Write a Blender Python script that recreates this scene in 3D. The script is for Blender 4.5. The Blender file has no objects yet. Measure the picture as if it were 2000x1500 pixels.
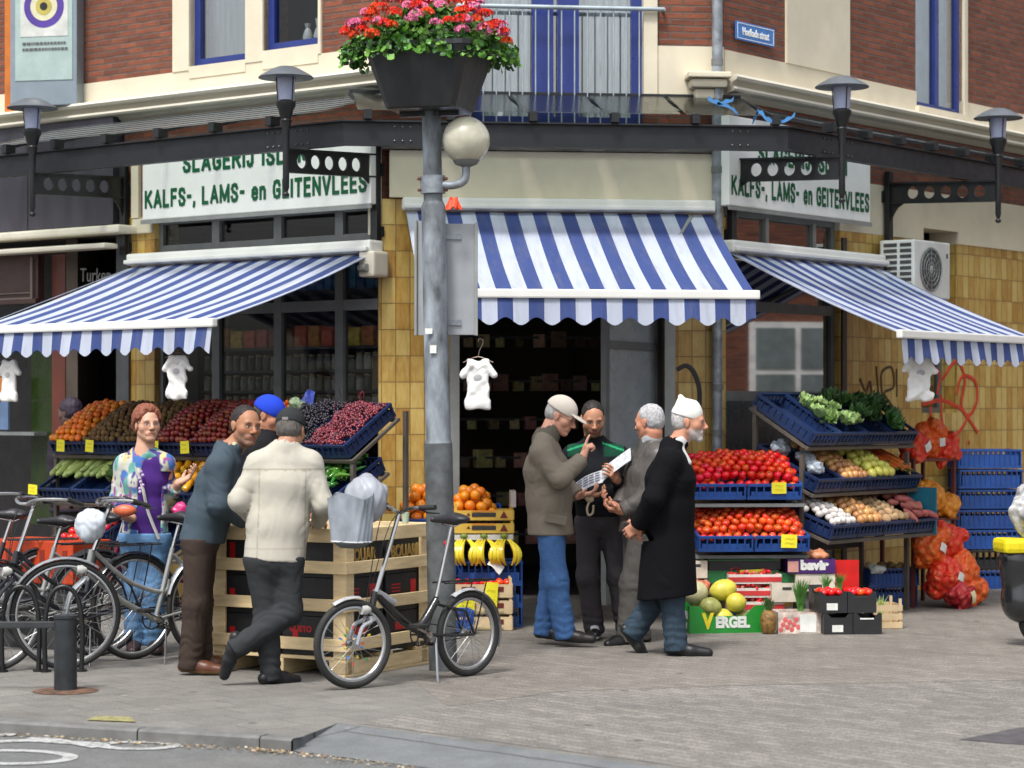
import bpy, bmesh, math, random
import numpy as np
from mathutils import Matrix, Vector, Euler
R = math.radians
random.seed(7)
scene = bpy.context.scene
COL = scene.collection

# ---------------------------------------------------------------- camera
CAMZ, FPX = 1.63, 4600.0           # eye height, focal length in photo pixels (2000 wide)
cam_d = bpy.data.cameras.new('Camera')
cam = bpy.data.objects.new('Camera', cam_d); COL.objects.link(cam)
cam.location = (0, 0, CAMZ); cam.rotation_euler = (R(90), 0, 0)
cam_d.sensor_width = 36; cam_d.lens = 36 * FPX / 2000
cam_d.shift_y = 50 / 2000.0
cam_d.clip_end = 500
cam_d.dof.use_dof = True; cam_d.dof.focus_distance = 15.8; cam_d.dof.aperture_fstop = 2.8
scene.camera = cam

# ---------------------------------------------------------------- world, sun, exposure
SUN_EL, SUN_AZ = R(60), R(205)
w = bpy.data.worlds.new('World'); scene.world = w; w.use_nodes = True
nt = w.node_tree; nt.nodes.clear()
sky = nt.nodes.new('ShaderNodeTexSky'); sky.sky_type = 'NISHITA'; sky.sun_disc = False
sky.sun_elevation = SUN_EL; sky.sun_rotation = SUN_AZ; sky.air_density = 1.0; sky.dust_density = 4.0; sky.ozone_density = 1.0
hsv = nt.nodes.new('ShaderNodeHueSaturation'); hsv.inputs['Saturation'].default_value = 0.35
bg = nt.nodes.new('ShaderNodeBackground'); bg.inputs['Strength'].default_value = 0.125
wo = nt.nodes.new('ShaderNodeOutputWorld')
nt.links.new(sky.outputs[0], hsv.inputs['Color']); nt.links.new(hsv.outputs[0], bg.inputs[0]); nt.links.new(bg.outputs[0], wo.inputs[0])
sd = bpy.data.lights.new('Sun', 'SUN'); sd.energy = 1.5; sd.angle = R(10); sd.color = (1, .97, .92)
sun = bpy.data.objects.new('Sun', sd); COL.objects.link(sun)
# the sun direction matches the sky: azimuth measured clockwise from +Y
_d = Vector((math.sin(SUN_AZ) * math.cos(SUN_EL), math.cos(SUN_AZ) * math.cos(SUN_EL), math.sin(SUN_EL)))
sun.rotation_euler = _d.to_track_quat('Z', 'Y').to_euler()
scene.view_settings.view_transform = 'Standard'; scene.view_settings.look = 'None'
scene.view_settings.exposure = 0.98; scene.view_settings.gamma = 1
scene.cycles.max_bounces = 6; scene.cycles.diffuse_bounces = 3; scene.cycles.glossy_bounces = 3
scene.cycles.transmission_bounces = 5; scene.cycles.transparent_max_bounces = 12
scene.cycles.use_denoising = True
scene.cycles.caustics_reflective = False; scene.cycles.caustics_refractive = False

# ---------------------------------------------------------------- frames of the three facades
A_L, A_C, A_R = R(-38.4), R(6.6), R(51.6)
CL = Vector((-1.02, 18.4, 0)); CW = 2.72
CR = CL + Vector((math.cos(A_C), math.sin(A_C), 0)) * CW
def frame(o, a): return Matrix.Translation(o) @ Matrix.Rotation(a, 4, 'Z')
FL, FC, FR = frame(CL, A_L), frame(CL, A_C), frame(CR, A_R)
T = Matrix.Translation
def loc(F, x, y, z=0): return F @ T((x, y, z))
def rot(a, ax='Z'): return Matrix.Rotation(a, 4, ax)
def fx(F, px, out=0.0):
    """local x on the plane y=-out of frame F that photo column px sees"""
    k = (px - 1000) / FPX
    o = F @ Vector((0, -out, 0)); d = (F.to_3x3() @ Vector((1, 0, 0)))
    return (k * o.y - o.x) / (d.x - k * d.y)
def fz(F, x, out, py):
    p = F @ Vector((x, -out, 0)); return CAMZ + (800 - py) / FPX * p.y
def W(px, py, d): return Vector(((px - 1000) / FPX * d, d, CAMZ + (800 - py) / FPX * d))
def G(px, py):
    d = FPX * CAMZ / (py - 800); return Vector(((px - 1000) / FPX * d, d, 0))

# ---------------------------------------------------------------- materials
MATS = {}
def nodes(m):
    m.use_nodes = True; t = m.node_tree; t.nodes.clear()
    o = t.nodes.new('ShaderNodeOutputMaterial'); b = t.nodes.new('ShaderNodeBsdfPrincipled')
    t.links.new(b.outputs[0], o.inputs[0]); return t, b, o
def _n(t, kind, **kw):
    n = t.nodes.new(kind)
    for k, v in kw.items():
        if k in n.inputs: n.inputs[k].default_value = v
        else: setattr(n, k, v)
    return n
def rgb(c): return (c[0], c[1], c[2], 1)
def mixc(t, fac, a, b, blend='MIX'):
    n = t.nodes.new('ShaderNodeMix'); n.data_type = 'RGBA'; n.blend_type = blend
    for s, v in ((n.inputs[0], fac), (n.inputs[6], a), (n.inputs[7], b)):
        if isinstance(v, (int, float)): s.default_value = v
        elif isinstance(v, tuple): s.default_value = v if len(v) == 4 else rgb(v)
        else: t.links.new(v, s)
    return n.outputs[2]
def mth(t, op, a, b=None, c=None):
    n = t.nodes.new('ShaderNodeMath'); n.operation = op
    for i, v in enumerate((a, b, c)):
        if v is None: continue
        if isinstance(v, (int, float)): n.inputs[i].default_value = v
        else: t.links.new(v, n.inputs[i])
    return n.outputs[0]
def ramp(t, fac, stops):
    n = t.nodes.new('ShaderNodeValToRGB'); e = n.color_ramp.elements
    while len(e) < len(stops): e.new(0.5)
    for i, (p, c) in enumerate(stops): e[i].position = p; e[i].color = rgb(c) if not isinstance(c, (int, float)) else (c, c, c, 1)
    t.links.new(fac, n.inputs[0]); return n.outputs[0]
def objco(t): return t.nodes.new('ShaderNodeTexCoord').outputs['Object']
def noise(t, co, scale, detail=3, rough=.55, dist=0):
    n = _n(t, 'ShaderNodeTexNoise', Scale=scale, Detail=detail, Roughness=rough, Distortion=dist); t.links.new(co, n.inputs['Vector']); return n.outputs['Fac']
def scaled(t, co, s):
    n = _n(t, 'ShaderNodeMapping'); n.inputs['Scale'].default_value = s; t.links.new(co, n.inputs['Vector']); return n.outputs[0]
def bump(t, b, h, strength=.3, dist=.01):
    n = _n(t, 'ShaderNodeBump', Strength=strength, Distance=dist); t.links.new(h, n.inputs['Height']); t.links.new(n.outputs[0], b.inputs['Normal'])
def M(name, col=(.5, .5, .5), rough=.6, metal=0., var=.18, scale=6., bmp=.15, bscale=60., rnd=0., spec=None, hue=0., dirt=0., stretch=None, coat=0., sss=0.):
    """procedural material: base colour broken up by two noises, random per copy, fine bump"""
    if name in MATS: return MATS[name]
    m = bpy.data.materials.new(name); MATS[name] = m
    t, b, o = nodes(m); co = objco(t)
    if stretch: co = scaled(t, co, stretch)
    f = noise(t, co, scale, 4)
    dk = tuple(c * (1 - var * 1.3) for c in col); lt = tuple(min(1, c * (1 + var)) for c in col)
    c = ramp(t, f, [(.3, dk), (.7, lt)])
    if dirt:
        f2 = noise(t, co, scale * .35, 5, .7)
        c = mixc(t, ramp(t, f2, [(.45, 0.), (.75, dirt)]), c, tuple(x * .35 + .02 for x in col))
    if rnd or hue:
        oi = t.nodes.new('ShaderNodeObjectInfo')
        h = _n(t, 'ShaderNodeHueSaturation')
        t.links.new(c, h.inputs['Color'])
        t.links.new(mth(t, 'MULTIPLY_ADD', oi.outputs['Random'], rnd * 2, 1 - rnd), h.inputs['Value'])
        if hue:
            r2 = mth(t, 'FRACT', mth(t, 'MULTIPLY', oi.outputs['Random'], 17.3))
            t.links.new(mth(t, 'MULTIPLY_ADD', r2, hue * 2, .5 - hue), h.inputs['Hue'])
        c = h.outputs[0]
    t.links.new(c, b.inputs['Base Color'])
    b.inputs['Metallic'].default_value = metal
    rr = ramp(t, noise(t, co, scale * 2.3, 3), [(.3, max(.02, rough - .08)), (.7, min(1, rough + .08))])
    t.links.new(rr, b.inputs['Roughness'])
    if spec is not None: b.inputs['Specular IOR Level'].default_value = spec
    if coat: b.inputs['Coat Weight'].default_value = coat
    if sss: b.inputs['Subsurface Weight'].default_value = sss; b.inputs['Subsurface Radius'].default_value = (.02, .01, .005)
    if bmp: bump(t, b, noise(t, co, bscale, 4), bmp, .004)
    return m
def wallco(t):
    """(x, z) of a wall's own frame as a 2D vector"""
    s = t.nodes.new('ShaderNodeSeparateXYZ'); t.links.new(objco(t), s.inputs[0])
    c = t.nodes.new('ShaderNodeCombineXYZ'); t.links.new(mth(t, 'ADD', s.outputs[0], s.outputs[1]), c.inputs[0]); t.links.new(s.outputs[2], c.inputs[1])
    return c.outputs[0], s
def brick_mat(name, c1, c2, mortar, bw=.2, rh=.052, ms=.008, offset=.5, patch=.6):
    m = bpy.data.materials.new(name); MATS[name] = m; t, b, o = nodes(m); v, s = wallco(t)
    br = _n(t, 'ShaderNodeTexBrick', Scale=1.0); br.offset = offset
    br.inputs['Color1'].default_value = rgb(c1); br.inputs['Color2'].default_value = rgb(c2); br.inputs['Mortar'].default_value = rgb(mortar)
    br.inputs['Mortar Size'].default_value = ms; br.inputs['Brick Width'].default_value = bw; br.inputs['Row Height'].default_value = rh; br.inputs['Mortar Smooth'].default_value = .3
    wv = t.nodes.new('ShaderNodeVectorMath'); wv.operation = 'MULTIPLY_ADD'; wn = _n(t, 'ShaderNodeTexNoise', Scale=9.0)
    t.links.new(v, wn.inputs['Vector']); t.links.new(wn.outputs['Color'], wv.inputs[0]); wv.inputs[1].default_value = (.012, .012, 0); t.links.new(v, wv.inputs[2])
    t.links.new(wv.outputs[0], br.inputs['Vector'])
    c = mixc(t, patch, br.outputs['Color'], ramp(t, noise(t, scaled(t, v, (3, 12, 1)), 2.2, 6, .7), [(.25, (.12, .10, .10)), (.5, (.42, .38, .36)), (.8, (.72, .66, .62))]), 'OVERLAY')
    t.links.new(c, b.inputs['Base Color']); b.inputs['Roughness'].default_value = .9
    h = mth(t, 'ADD', mth(t, 'MULTIPLY', br.outputs['Fac'], -1.0), mth(t, 'MULTIPLY', noise(t, v, 70, 4), .5))
    bump(t, b, h, .8, .008); return m
def tile_mat(name):
    m = bpy.data.materials.new(name); MATS[name] = m; t, b, o = nodes(m); v, s = wallco(t)
    br = _n(t, 'ShaderNodeTexBrick', Scale=1.0); br.offset = 0.0
    br.inputs['Color1'].default_value = (0, 0, 0, 1); br.inputs['Color2'].default_value = (1, 1, 1, 1); br.inputs['Mortar'].default_value = (.5, .5, .5, 1)
    br.inputs['Mortar Size'].default_value = .0035; br.inputs['Brick Width'].default_value = .112; br.inputs['Row Height'].default_value = .205
    t.links.new(v, br.inputs['Vector'])
    # glaze: darker amber at each tile's edges, streaked down the tile
    sx = t.nodes.new('ShaderNodeSeparateXYZ'); t.links.new(v, sx.inputs[0])
    ux = mth(t, 'FRACT', mth(t, 'DIVIDE', sx.outputs[0], .112)); uz = mth(t, 'FRACT', mth(t, 'DIVIDE', sx.outputs[1], .205))
    ex = mth(t, 'ABSOLUTE', mth(t, 'SUBTRACT', ux, .5)); ez = mth(t, 'ABSOLUTE', mth(t, 'SUBTRACT', uz, .5))
    edge = mth(t, 'MAXIMUM', ex, ez)
    st = noise(t, scaled(t, v, (22, 5, 1)), 1.3, 5, .65)
    g = mth(t, 'ADD', mth(t, 'MULTIPLY', br.outputs['Color'], .42), mth(t, 'ADD', mth(t, 'MULTIPLY', st, .78), mth(t, 'MULTIPLY', mth(t, 'POWER', mth(t, 'MULTIPLY', edge, 2), 6), .10)))
    c = ramp(t, g, [(.25, (.62, .48, .19)), (.50, (.54, .38, .11)), (.76, (.42, .235, .045)), (1., (.25, .10, .018))])
    c = mixc(t, ramp(t, br.outputs['Fac'], [(.1, 0.), (.9, .8)]), c, (.14, .09, .04))
    t.links.new(c, b.inputs['Base Color']); b.inputs['Roughness'].default_value = .28
    bump(t, b, mth(t, 'ADD', mth(t, 'MULTIPLY', br.outputs['Fac'], -1.), mth(t, 'MULTIPLY', noise(t, v, 14, 2), .5)), .5, .004); return m
def stripe_mat(name, period, phase=0.0):
    m = bpy.data.materials.new(name); MATS[name] = m; t, b, o = nodes(m)
    s = t.nodes.new('ShaderNodeSeparateXYZ'); co = objco(t); t.links.new(co, s.inputs[0])
    u = mth(t, 'FRACT', mth(t, 'ADD', mth(t, 'DIVIDE', s.outputs[0], period), phase + 50))
    f = mth(t, 'GREATER_THAN', u, .5)
    c = mixc(t, f, (.56, .61, .72), (.05, .085, .27))
    c = mixc(t, .22, c, ramp(t, noise(t, scaled(t, co, (6, 1.2, 1.2)), 3, 5), [(.3, (.35, .35, .35)), (.7, (.62, .62, .62))]), 'OVERLAY')
    c = mixc(t, ramp(t, noise(t, scaled(t, co, (5, .8, .8)), 2.2, 6, .7), [(.5, 0.), (.78, .38)]), c, (.22, .21, .2))
    t.links.new(c, b.inputs['Base Color']); b.inputs['Roughness'].default_value = .8
    bump(t, b, mth(t, 'ADD', mth(t, 'MULTIPLY', noise(t, co, 320, 2), .12), noise(t, scaled(t, co, (1, .5, .5)), 5, 3)), .5, .012)
    tr = t.nodes.new('ShaderNodeBsdfTranslucent'); t.links.new(c, tr.inputs[0]); mx = t.nodes.new('ShaderNodeMixShader'); mx.inputs[0].default_value = .3
    t.links.new(b.outputs[0], mx.inputs[1]); t.links.new(tr.outputs[0], mx.inputs[2]); t.links.new(mx.outputs[0], o.inputs[0]); return m
def glass_mat(name, tint=(.75, .8, .8), refl=.10, rough=.02):
    m = bpy.data.materials.new(name); MATS[name] = m; t, b, o = nodes(m)
    tr = t.nodes.new('ShaderNodeBsdfTransparent'); tr.inputs[0].default_value = rgb(tint)
    gl = t.nodes.new('ShaderNodeBsdfGlossy'); gl.inputs['Roughness'].default_value = rough
    lw = t.nodes.new('ShaderNodeLayerWeight'); lw.inputs[0].default_value = .5
    mx = t.nodes.new('ShaderNodeMixShader'); t.links.new(mth(t, 'ADD', mth(t, 'MULTIPLY', mth(t, 'POWER', lw.outputs['Facing'], 4.0), .5), refl), mx.inputs[0])
    t.links.new(tr.outputs[0], mx.inputs[1]); t.links.new(gl.outputs[0], mx.inputs[2]); t.links.new(mx.outputs[0], o.inputs[0]); return m
def attr_mat(name, rough=.55, sss=0., bmp=.1, bscale=200, var=.12, spec=.35):
    """colour comes from the mesh's own 'col' attribute (skin, lips, brows, printed cloth)"""
    if name in MATS: return MATS[name]
    m = bpy.data.materials.new(name); MATS[name] = m; t, b, o = nodes(m)
    a = t.nodes.new('ShaderNodeAttribute'); a.attribute_name = 'col'; co = objco(t)
    c = mixc(t, var, a.outputs['Color'], ramp(t, noise(t, co, 45, 4), [(.3, .25), (.7, .75)]), 'OVERLAY')
    t.links.new(c, b.inputs['Base Color']); b.inputs['Roughness'].default_value = rough; b.inputs['Specular IOR Level'].default_value = spec
    if sss: b.inputs['Subsurface Weight'].default_value = sss; b.inputs['Subsurface Radius'].default_value = (.012, .005, .003)
    bump(t, b, noise(t, co, bscale, 3), bmp, .002); return m

# ---------------------------------------------------------------- mesh builder
class MB:
    def __init__(s, mtx=None): s.v = []; s.f = []; s.m = []; s.X = mtx or Matrix.Identity(4); s.mi = 0
    def add(s, vs, fs, mtx=None, mi=None):
        n = len(s.v); X = s.X @ mtx if mtx is not None else s.X
        s.v += [X @ Vector(v) for v in vs]; s.f += [tuple(n + i for i in f) for f in fs]; s.m += [s.mi if mi is None else mi] * len(fs); return s
    def box(s, x0, x1, y0, y1, z0, z1, mtx=None, bev=0, mi=None):
        if bev <= 0:
            return s.add([(x0, y0, z0), (x1, y0, z0), (x1, y1, z0), (x0, y1, z0), (x0, y0, z1), (x1, y0, z1), (x1, y1, z1), (x0, y1, z1)],
                         [(0, 3, 2, 1), (4, 5, 6, 7), (0, 1, 5, 4), (1, 2, 6, 5), (2, 3, 7, 6), (3, 0, 4, 7)], mtx, mi)
        bm = bmesh.new(); bmesh.ops.create_cube(bm, size=1)
        for v in bm.verts: v.co = Vector(((x0 + x1) / 2 + v.co.x * (x1 - x0), (y0 + y1) / 2 + v.co.y * (y1 - y0), (z0 + z1) / 2 + v.co.z * (z1 - z0)))
        bmesh.ops.bevel(bm, geom=bm.edges[:], offset=min(bev, abs(x1 - x0) * .45, abs(y1 - y0) * .45, abs(z1 - z0) * .45), segments=2, profile=.6, affect='EDGES')
        bm.verts.index_update(); s.add([v.co.copy() for v in bm.verts], [tuple(v.index for v in f.verts) for f in bm.faces], mtx, mi); bm.free(); return s
    def cyl(s, p0, p1, r0, r1=None, n=12, caps=True, mtx=None, mi=None):
        r1 = r0 if r1 is None else r1; p0 = Vector(p0); p1 = Vector(p1); d = (p1 - p0)
        q = d.to_track_quat('Z', 'Y').to_matrix() if d.length > 1e-9 else Matrix.Identity(3)
        vs = []
        for p, r in ((p0, r0), (p1, r1)):
            for i in range(n): a = 2 * math.pi * i / n; vs.append(p + q @ Vector((r * math.cos(a), r * math.sin(a), 0)))
        fs = [(i, (i + 1) % n, n + (i + 1) % n, n + i) for i in range(n)]
        if caps: fs += [tuple(range(n - 1, -1, -1)), tuple(range(n, 2 * n))]
        return s.add(vs, fs, mtx, mi)
    def tube(s, pts, r, n=8, closed=False, mtx=None, mi=None, flat=None):
        pts = [Vector(p) for p in pts]; m = len(pts); rr = r if isinstance(r, (list, tuple)) else [r] * m
        vs = []; up = None
        for i, p in enumerate(pts):
            a = pts[i - 1] if (i > 0 or closed) else p; b = pts[(i + 1) % m] if (i < m - 1 or closed) else p
            t_ = (b - a); t_ = t_.normalized() if t_.length > 1e-9 else Vector((0, 0, 1))
            if up is None: up = t_.orthogonal().normalized()
            up = (up - t_ * up.dot(t_)); up = up.normalized() if up.length > 1e-6 else t_.orthogonal().normalized()
            sd_ = t_.cross(up)
            for k in range(n):
                an = 2 * math.pi * k / n; vs.append(p + (up * math.cos(an) + sd_ * math.sin(an) * (flat or 1)) * rr[i])
        fs = []
        for i in range(m if closed else m - 1):
            j = (i + 1) % m
            for k in range(n): fs.append((i * n + k, i * n + (k + 1) % n, j * n + (k + 1) % n, j * n + k))
        if not closed: fs += [tuple(range(n - 1, -1, -1)), tuple(range((m - 1) * n, m * n))]
        return s.add(vs, fs, mtx, mi)
    def lathe(s, prof, n=20, mtx=None, mi=None, p0=None):
        vs = []; fs = []
        for r, z in prof:
            for i in range(n): a = 2 * math.pi * i / n; vs.append((r * math.cos(a), r * math.sin(a), z))
        for k in range(len(prof) - 1):
            for i in range(n): fs.append((k * n + i, k * n + (i + 1) % n, (k + 1) * n + (i + 1) % n, (k + 1) * n + i))
        if prof[0][0] > 1e-5: fs.append(tuple(range(n - 1, -1, -1)))
        if prof[-1][0] > 1e-5: fs.append(tuple(range((len(prof) - 1) * n, len(prof) * n)))
        return s.add(vs, fs, mtx, mi)
    def ell(s, c, r, n=12, m=8, mtx=None, mi=None):
        if not hasattr(r, '__len__'): r = (r, r, r)
        X = T(c) @ Matrix.Diagonal((r[0], r[1], r[2], 1)); X = mtx @ X if mtx is not None else X
        return s.lathe([(math.sin(math.pi * k / m) + 1e-6, -math.cos(math.pi * k / m)) for k in range(m + 1)], n, X, mi)
    def grid(s, fn, nu, nv, mtx=None, mi=None, th=0):
        """surface fn(u,v) on [0,1]^2"""
        vs = [fn(i / nu, j / nv) for j in range(nv + 1) for i in range(nu + 1)]
        fs = [(j * (nu + 1) + i, j * (nu + 1) + i + 1, (j + 1) * (nu + 1) + i + 1, (j + 1) * (nu + 1) + i) for j in range(nv) for i in range(nu)]
        return s.add(vs, fs, mtx, mi)
    def prism(s, poly, y0, y1, mtx=None, mi=None):
        """polygon in x,z extruded along y"""
        n = len(poly); vs = [(x, y0, z) for x, z in poly] + [(x, y1, z) for x, z in poly]
        fs = [tuple(range(n)), tuple(range(2 * n - 1, n - 1, -1))] + [(i, i + n, (i + 1) % n + n, (i + 1) % n) for i in range(n)]
        return s.add(vs, fs, mtx, mi)
    def build(s, name, mats, parent=None, mtx=None, smooth=False, auto=None):
        me = bpy.data.meshes.new(name); me.from_pydata([tuple(v) for v in s.v], [], s.f)
        bm = bmesh.new(); bm.from_mesh(me); bmesh.ops.recalc_face_normals(bm, faces=bm.faces[:]); bm.to_mesh(me); bm.free()
        mats = mats if isinstance(mats, (list, tuple)) else [mats]
        for m_ in mats: me.materials.append(m_)
        if len(mats) > 1: me.polygons.foreach_set('material_index', s.m)
        if smooth:
            me.polygons.foreach_set('use_smooth', [True] * len(me.polygons))
            if auto != 0:
                try: me.set_sharp_from_angle(angle=R(auto or 40))
                except Exception: pass
        me.update(); o = bpy.data.objects.new(name, me); COL.objects.link(o)
        if parent is not None: o.parent = parent
        if mtx is not None: o.matrix_local = mtx
        return o
def tag(o, label=None, cat=None, group=None, kind=None):
    if label: o['label'] = label
    if cat: o['category'] = cat
    if group: o['group'] = group
    if kind: o['kind'] = kind
    return o
def thing(name, label, cat, mtx, group=None):
    e = bpy.data.objects.new(name, None); e.empty_display_size = .1; COL.objects.link(e); e.matrix_world = mtx
    return tag(e, label, cat, group)
def struct(o): o['kind'] = 'structure'; return o
def kids(o, _c={}):
    return list(o.children)
def copy_tree(o, mtx=None, label=None, parent=None, ch=None):
    c = o.copy(); COL.objects.link(c)
    if parent is not None: c.parent = parent
    if mtx is not None: c.matrix_world = mtx if parent is None else c.matrix_world
    if label: c['label'] = label
    for k in kids(o): copy_tree(k, parent=c)
    return c
def lcopy(o, mtx, label=None, group=None):
    """copy of a single-mesh thing"""
    c = o.copy(); COL.objects.link(c); c.matrix_world = mtx
    if label: c['label'] = label
    if group: c['group'] = group
    return c
def text(name, s, size, mat, parent=None, mtx=None, sx=1.0, bold=.0, ext=.002, align='CENTER', space=1.0):
    cu = bpy.data.curves.new(name, 'FONT'); cu.body = s; cu.size = size; cu.align_x = align; cu.extrude = ext; cu.offset = bold; cu.space_character = space; cu.resolution_u = 3
    tmp = bpy.data.objects.new(name, cu); COL.objects.link(tmp)
    dg = bpy.context.evaluated_depsgraph_get(); me = bpy.data.meshes.new_from_object(tmp.evaluated_get(dg))
    bpy.data.objects.remove(tmp); me.materials.clear(); me.materials.append(mat)
    me.transform(Matrix.Rotation(R(90), 4, 'X') @ Matrix.Diagonal((sx, 1, 1, 1)))
    o = bpy.data.objects.new(name, me); COL.objects.link(o)
    if parent is not None: o.parent = parent
    if mtx is not None: o.matrix_local = mtx
    return o
GLY = {'K': (.62, [[(0, 0), (0, 1)], [(.58, 1), (.08, .45)], [(.22, .55), (.62, 0)]]), 'A': (.66, [[(0, 0), (.33, 1), (.66, 0)], [(.14, .3), (.52, .3)]]), 'L': (.48, [[(0, 1), (0, 0), (.48, 0)]]), 'F': (.48, [[(0, 0), (0, 1), (.48, 1)], [(0, .52), (.42, .52)]]),
       'S': (.54, [[(.54, .78), (.46, .96), (.27, 1), (.08, .95), (.02, .76), (.10, .60), (.44, .42), (.54, .25), (.46, .05), (.27, 0), (.08, .04), (0, .24)]]), 'M': (.80, [[(0, 0), (0, 1)], [(.0, 1), (.40, .12)], [(.40, .12), (.80, 1)], [(.80, 1), (.80, 0)]]), 'E': (.48, [[(.48, 1), (0, 1), (0, 0), (.48, 0)], [(0, .52), (.42, .52)]]),
       'G': (.58, [[(.56, .76), (.48, .96), (.29, 1), (.08, .93), (0, .65), (0, .35), (.08, .07), (.29, 0), (.50, .06), (.56, .20), (.56, .45), (.33, .45)]]), 'I': (.02, [[(0, 0), (0, 1)]]), 'J': (.40, [[(.38, 1), (.38, .22), (.30, .04), (.18, 0), (.04, .06), (0, .24)]]), 'T': (.56, [[(0, 1), (.56, 1)], [(.28, 1), (.28, 0)]]), 'N': (.60, [[(0, 0), (0, 1)], [(0, 1), (.60, 0)], [(.60, 0), (.60, 1)]]),
       'V': (.62, [[(0, 1), (.31, 0), (.62, 1)]]), 'R': (.58, [[(0, 0), (0, 1), (.40, .98), (.54, .86), (.54, .66), (.40, .54), (0, .52)], [(.28, .52), (.58, 0)]]), '-': (.30, [[(0, .50), (.30, .50)]]), ',': (.04, [[(.04, .08), (.0, -.16)]]), 'e': (.44, [[(.02, .36), (.44, .36), (.42, .56), (.30, .68), (.14, .68), (.02, .54), (0, .2), (.12, .02), (.30, 0), (.44, .12)]]),
       'n': (.42, [[(0, 0), (0, .68)], [(0, .52), (.16, .68), (.34, .66), (.42, .50), (.42, 0)]]), ' ': (.22, [])}
def blocktext(name, s, x0, x1, z0, h, mat, parent, y, st=.25):
    """heavy condensed sign lettering fitted between x0 and x1"""
    tot = sum(GLY[c][0] + .36 for c in s) - .36; k = (x1 - x0) / (tot + st); b = MB(); x = x0 + st * k / 2; n = 0; w2 = st / 2
    for c in s + ' ':
        gw, ls = GLY[c]
        if c == ' ' and b.v: b.build(name, mat, parent); b = MB()
        for L in ls:
            for i in range(len(L) - 1):
                p, q = V2(L[i]), V2(L[i + 1]); d = (q - p); d = d / max(d.length, 1e-6); e = d * w2 * .75; nn = Vector((-d.y, d.x)) * w2; p2, q2 = p - e, q + e; n += 1; yy = y - .0003 * (n % 9)
                vs = [p2 + nn, q2 + nn, q2 - nn, p2 - nn]; P = [(x + v.x * k, z0 + (v.y * (1 - st) + st / 2) * h) for v in vs]
                b.add([(a_, yy, c_) for a_, c_ in P], [(0, 1, 2, 3)])
        x += (gw + .36) * k
def V2(p): return Vector((p[0], p[1]))
def squiggle(pts, n=6):
    """Catmull-Rom through points"""
    P = [Vector(p) for p in pts]; P = [P[0]] + P + [P[-1]]; out = []
    for i in range(1, len(P) - 2):
        for k in range(n):
            u = k / n; a, b, c, d = P[i - 1:i + 3]
            out.append(.5 * ((2 * b) + (c - a) * u + (2 * a - 5 * b + 4 * c - d) * u * u + (3 * b - a - 3 * c + d) * u ** 3))
    out.append(P[-2]); return out

# ---------------------------------------------------------------- signed-distance modelling (bodies, clothes, bags)
def _axis(lo, hi, step, fine):
    """grid coordinates from lo to hi, at the fine step inside the given intervals"""
    x = lo; out = [x]
    while x < hi:
        st = step
        for a, b, f in fine:
            if a - .01 <= x <= b + .005: st = min(st, f)
            elif x < a and x + st > a: st = max(min(st, a - x), .002)
        x += st; out.append(x)
    return np.array(out, dtype=np.float32)
_LAT = np.random.RandomState(5).rand(32, 32, 32).astype(np.float32)
def vnoise(x, y, z):
    """smooth value noise in 0..1 on 1D coordinate arrays"""
    r = []
    for c in (x, y, z): i = np.floor(c); f = c - i; r.append((i.astype(np.int32) & 31, f * f * (3 - 2 * f)))
    (i, u), (j, v), (k, w_) = r; o = 0
    for a in (0, 1):
        for b in (0, 1):
            for c in (0, 1): o = o + _LAT[(i + a) & 31, (j + b) & 31, (k + c) & 31] * (u if a else 1 - u) * (v if b else 1 - v) * (w_ if c else 1 - w_)
    return o
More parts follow.
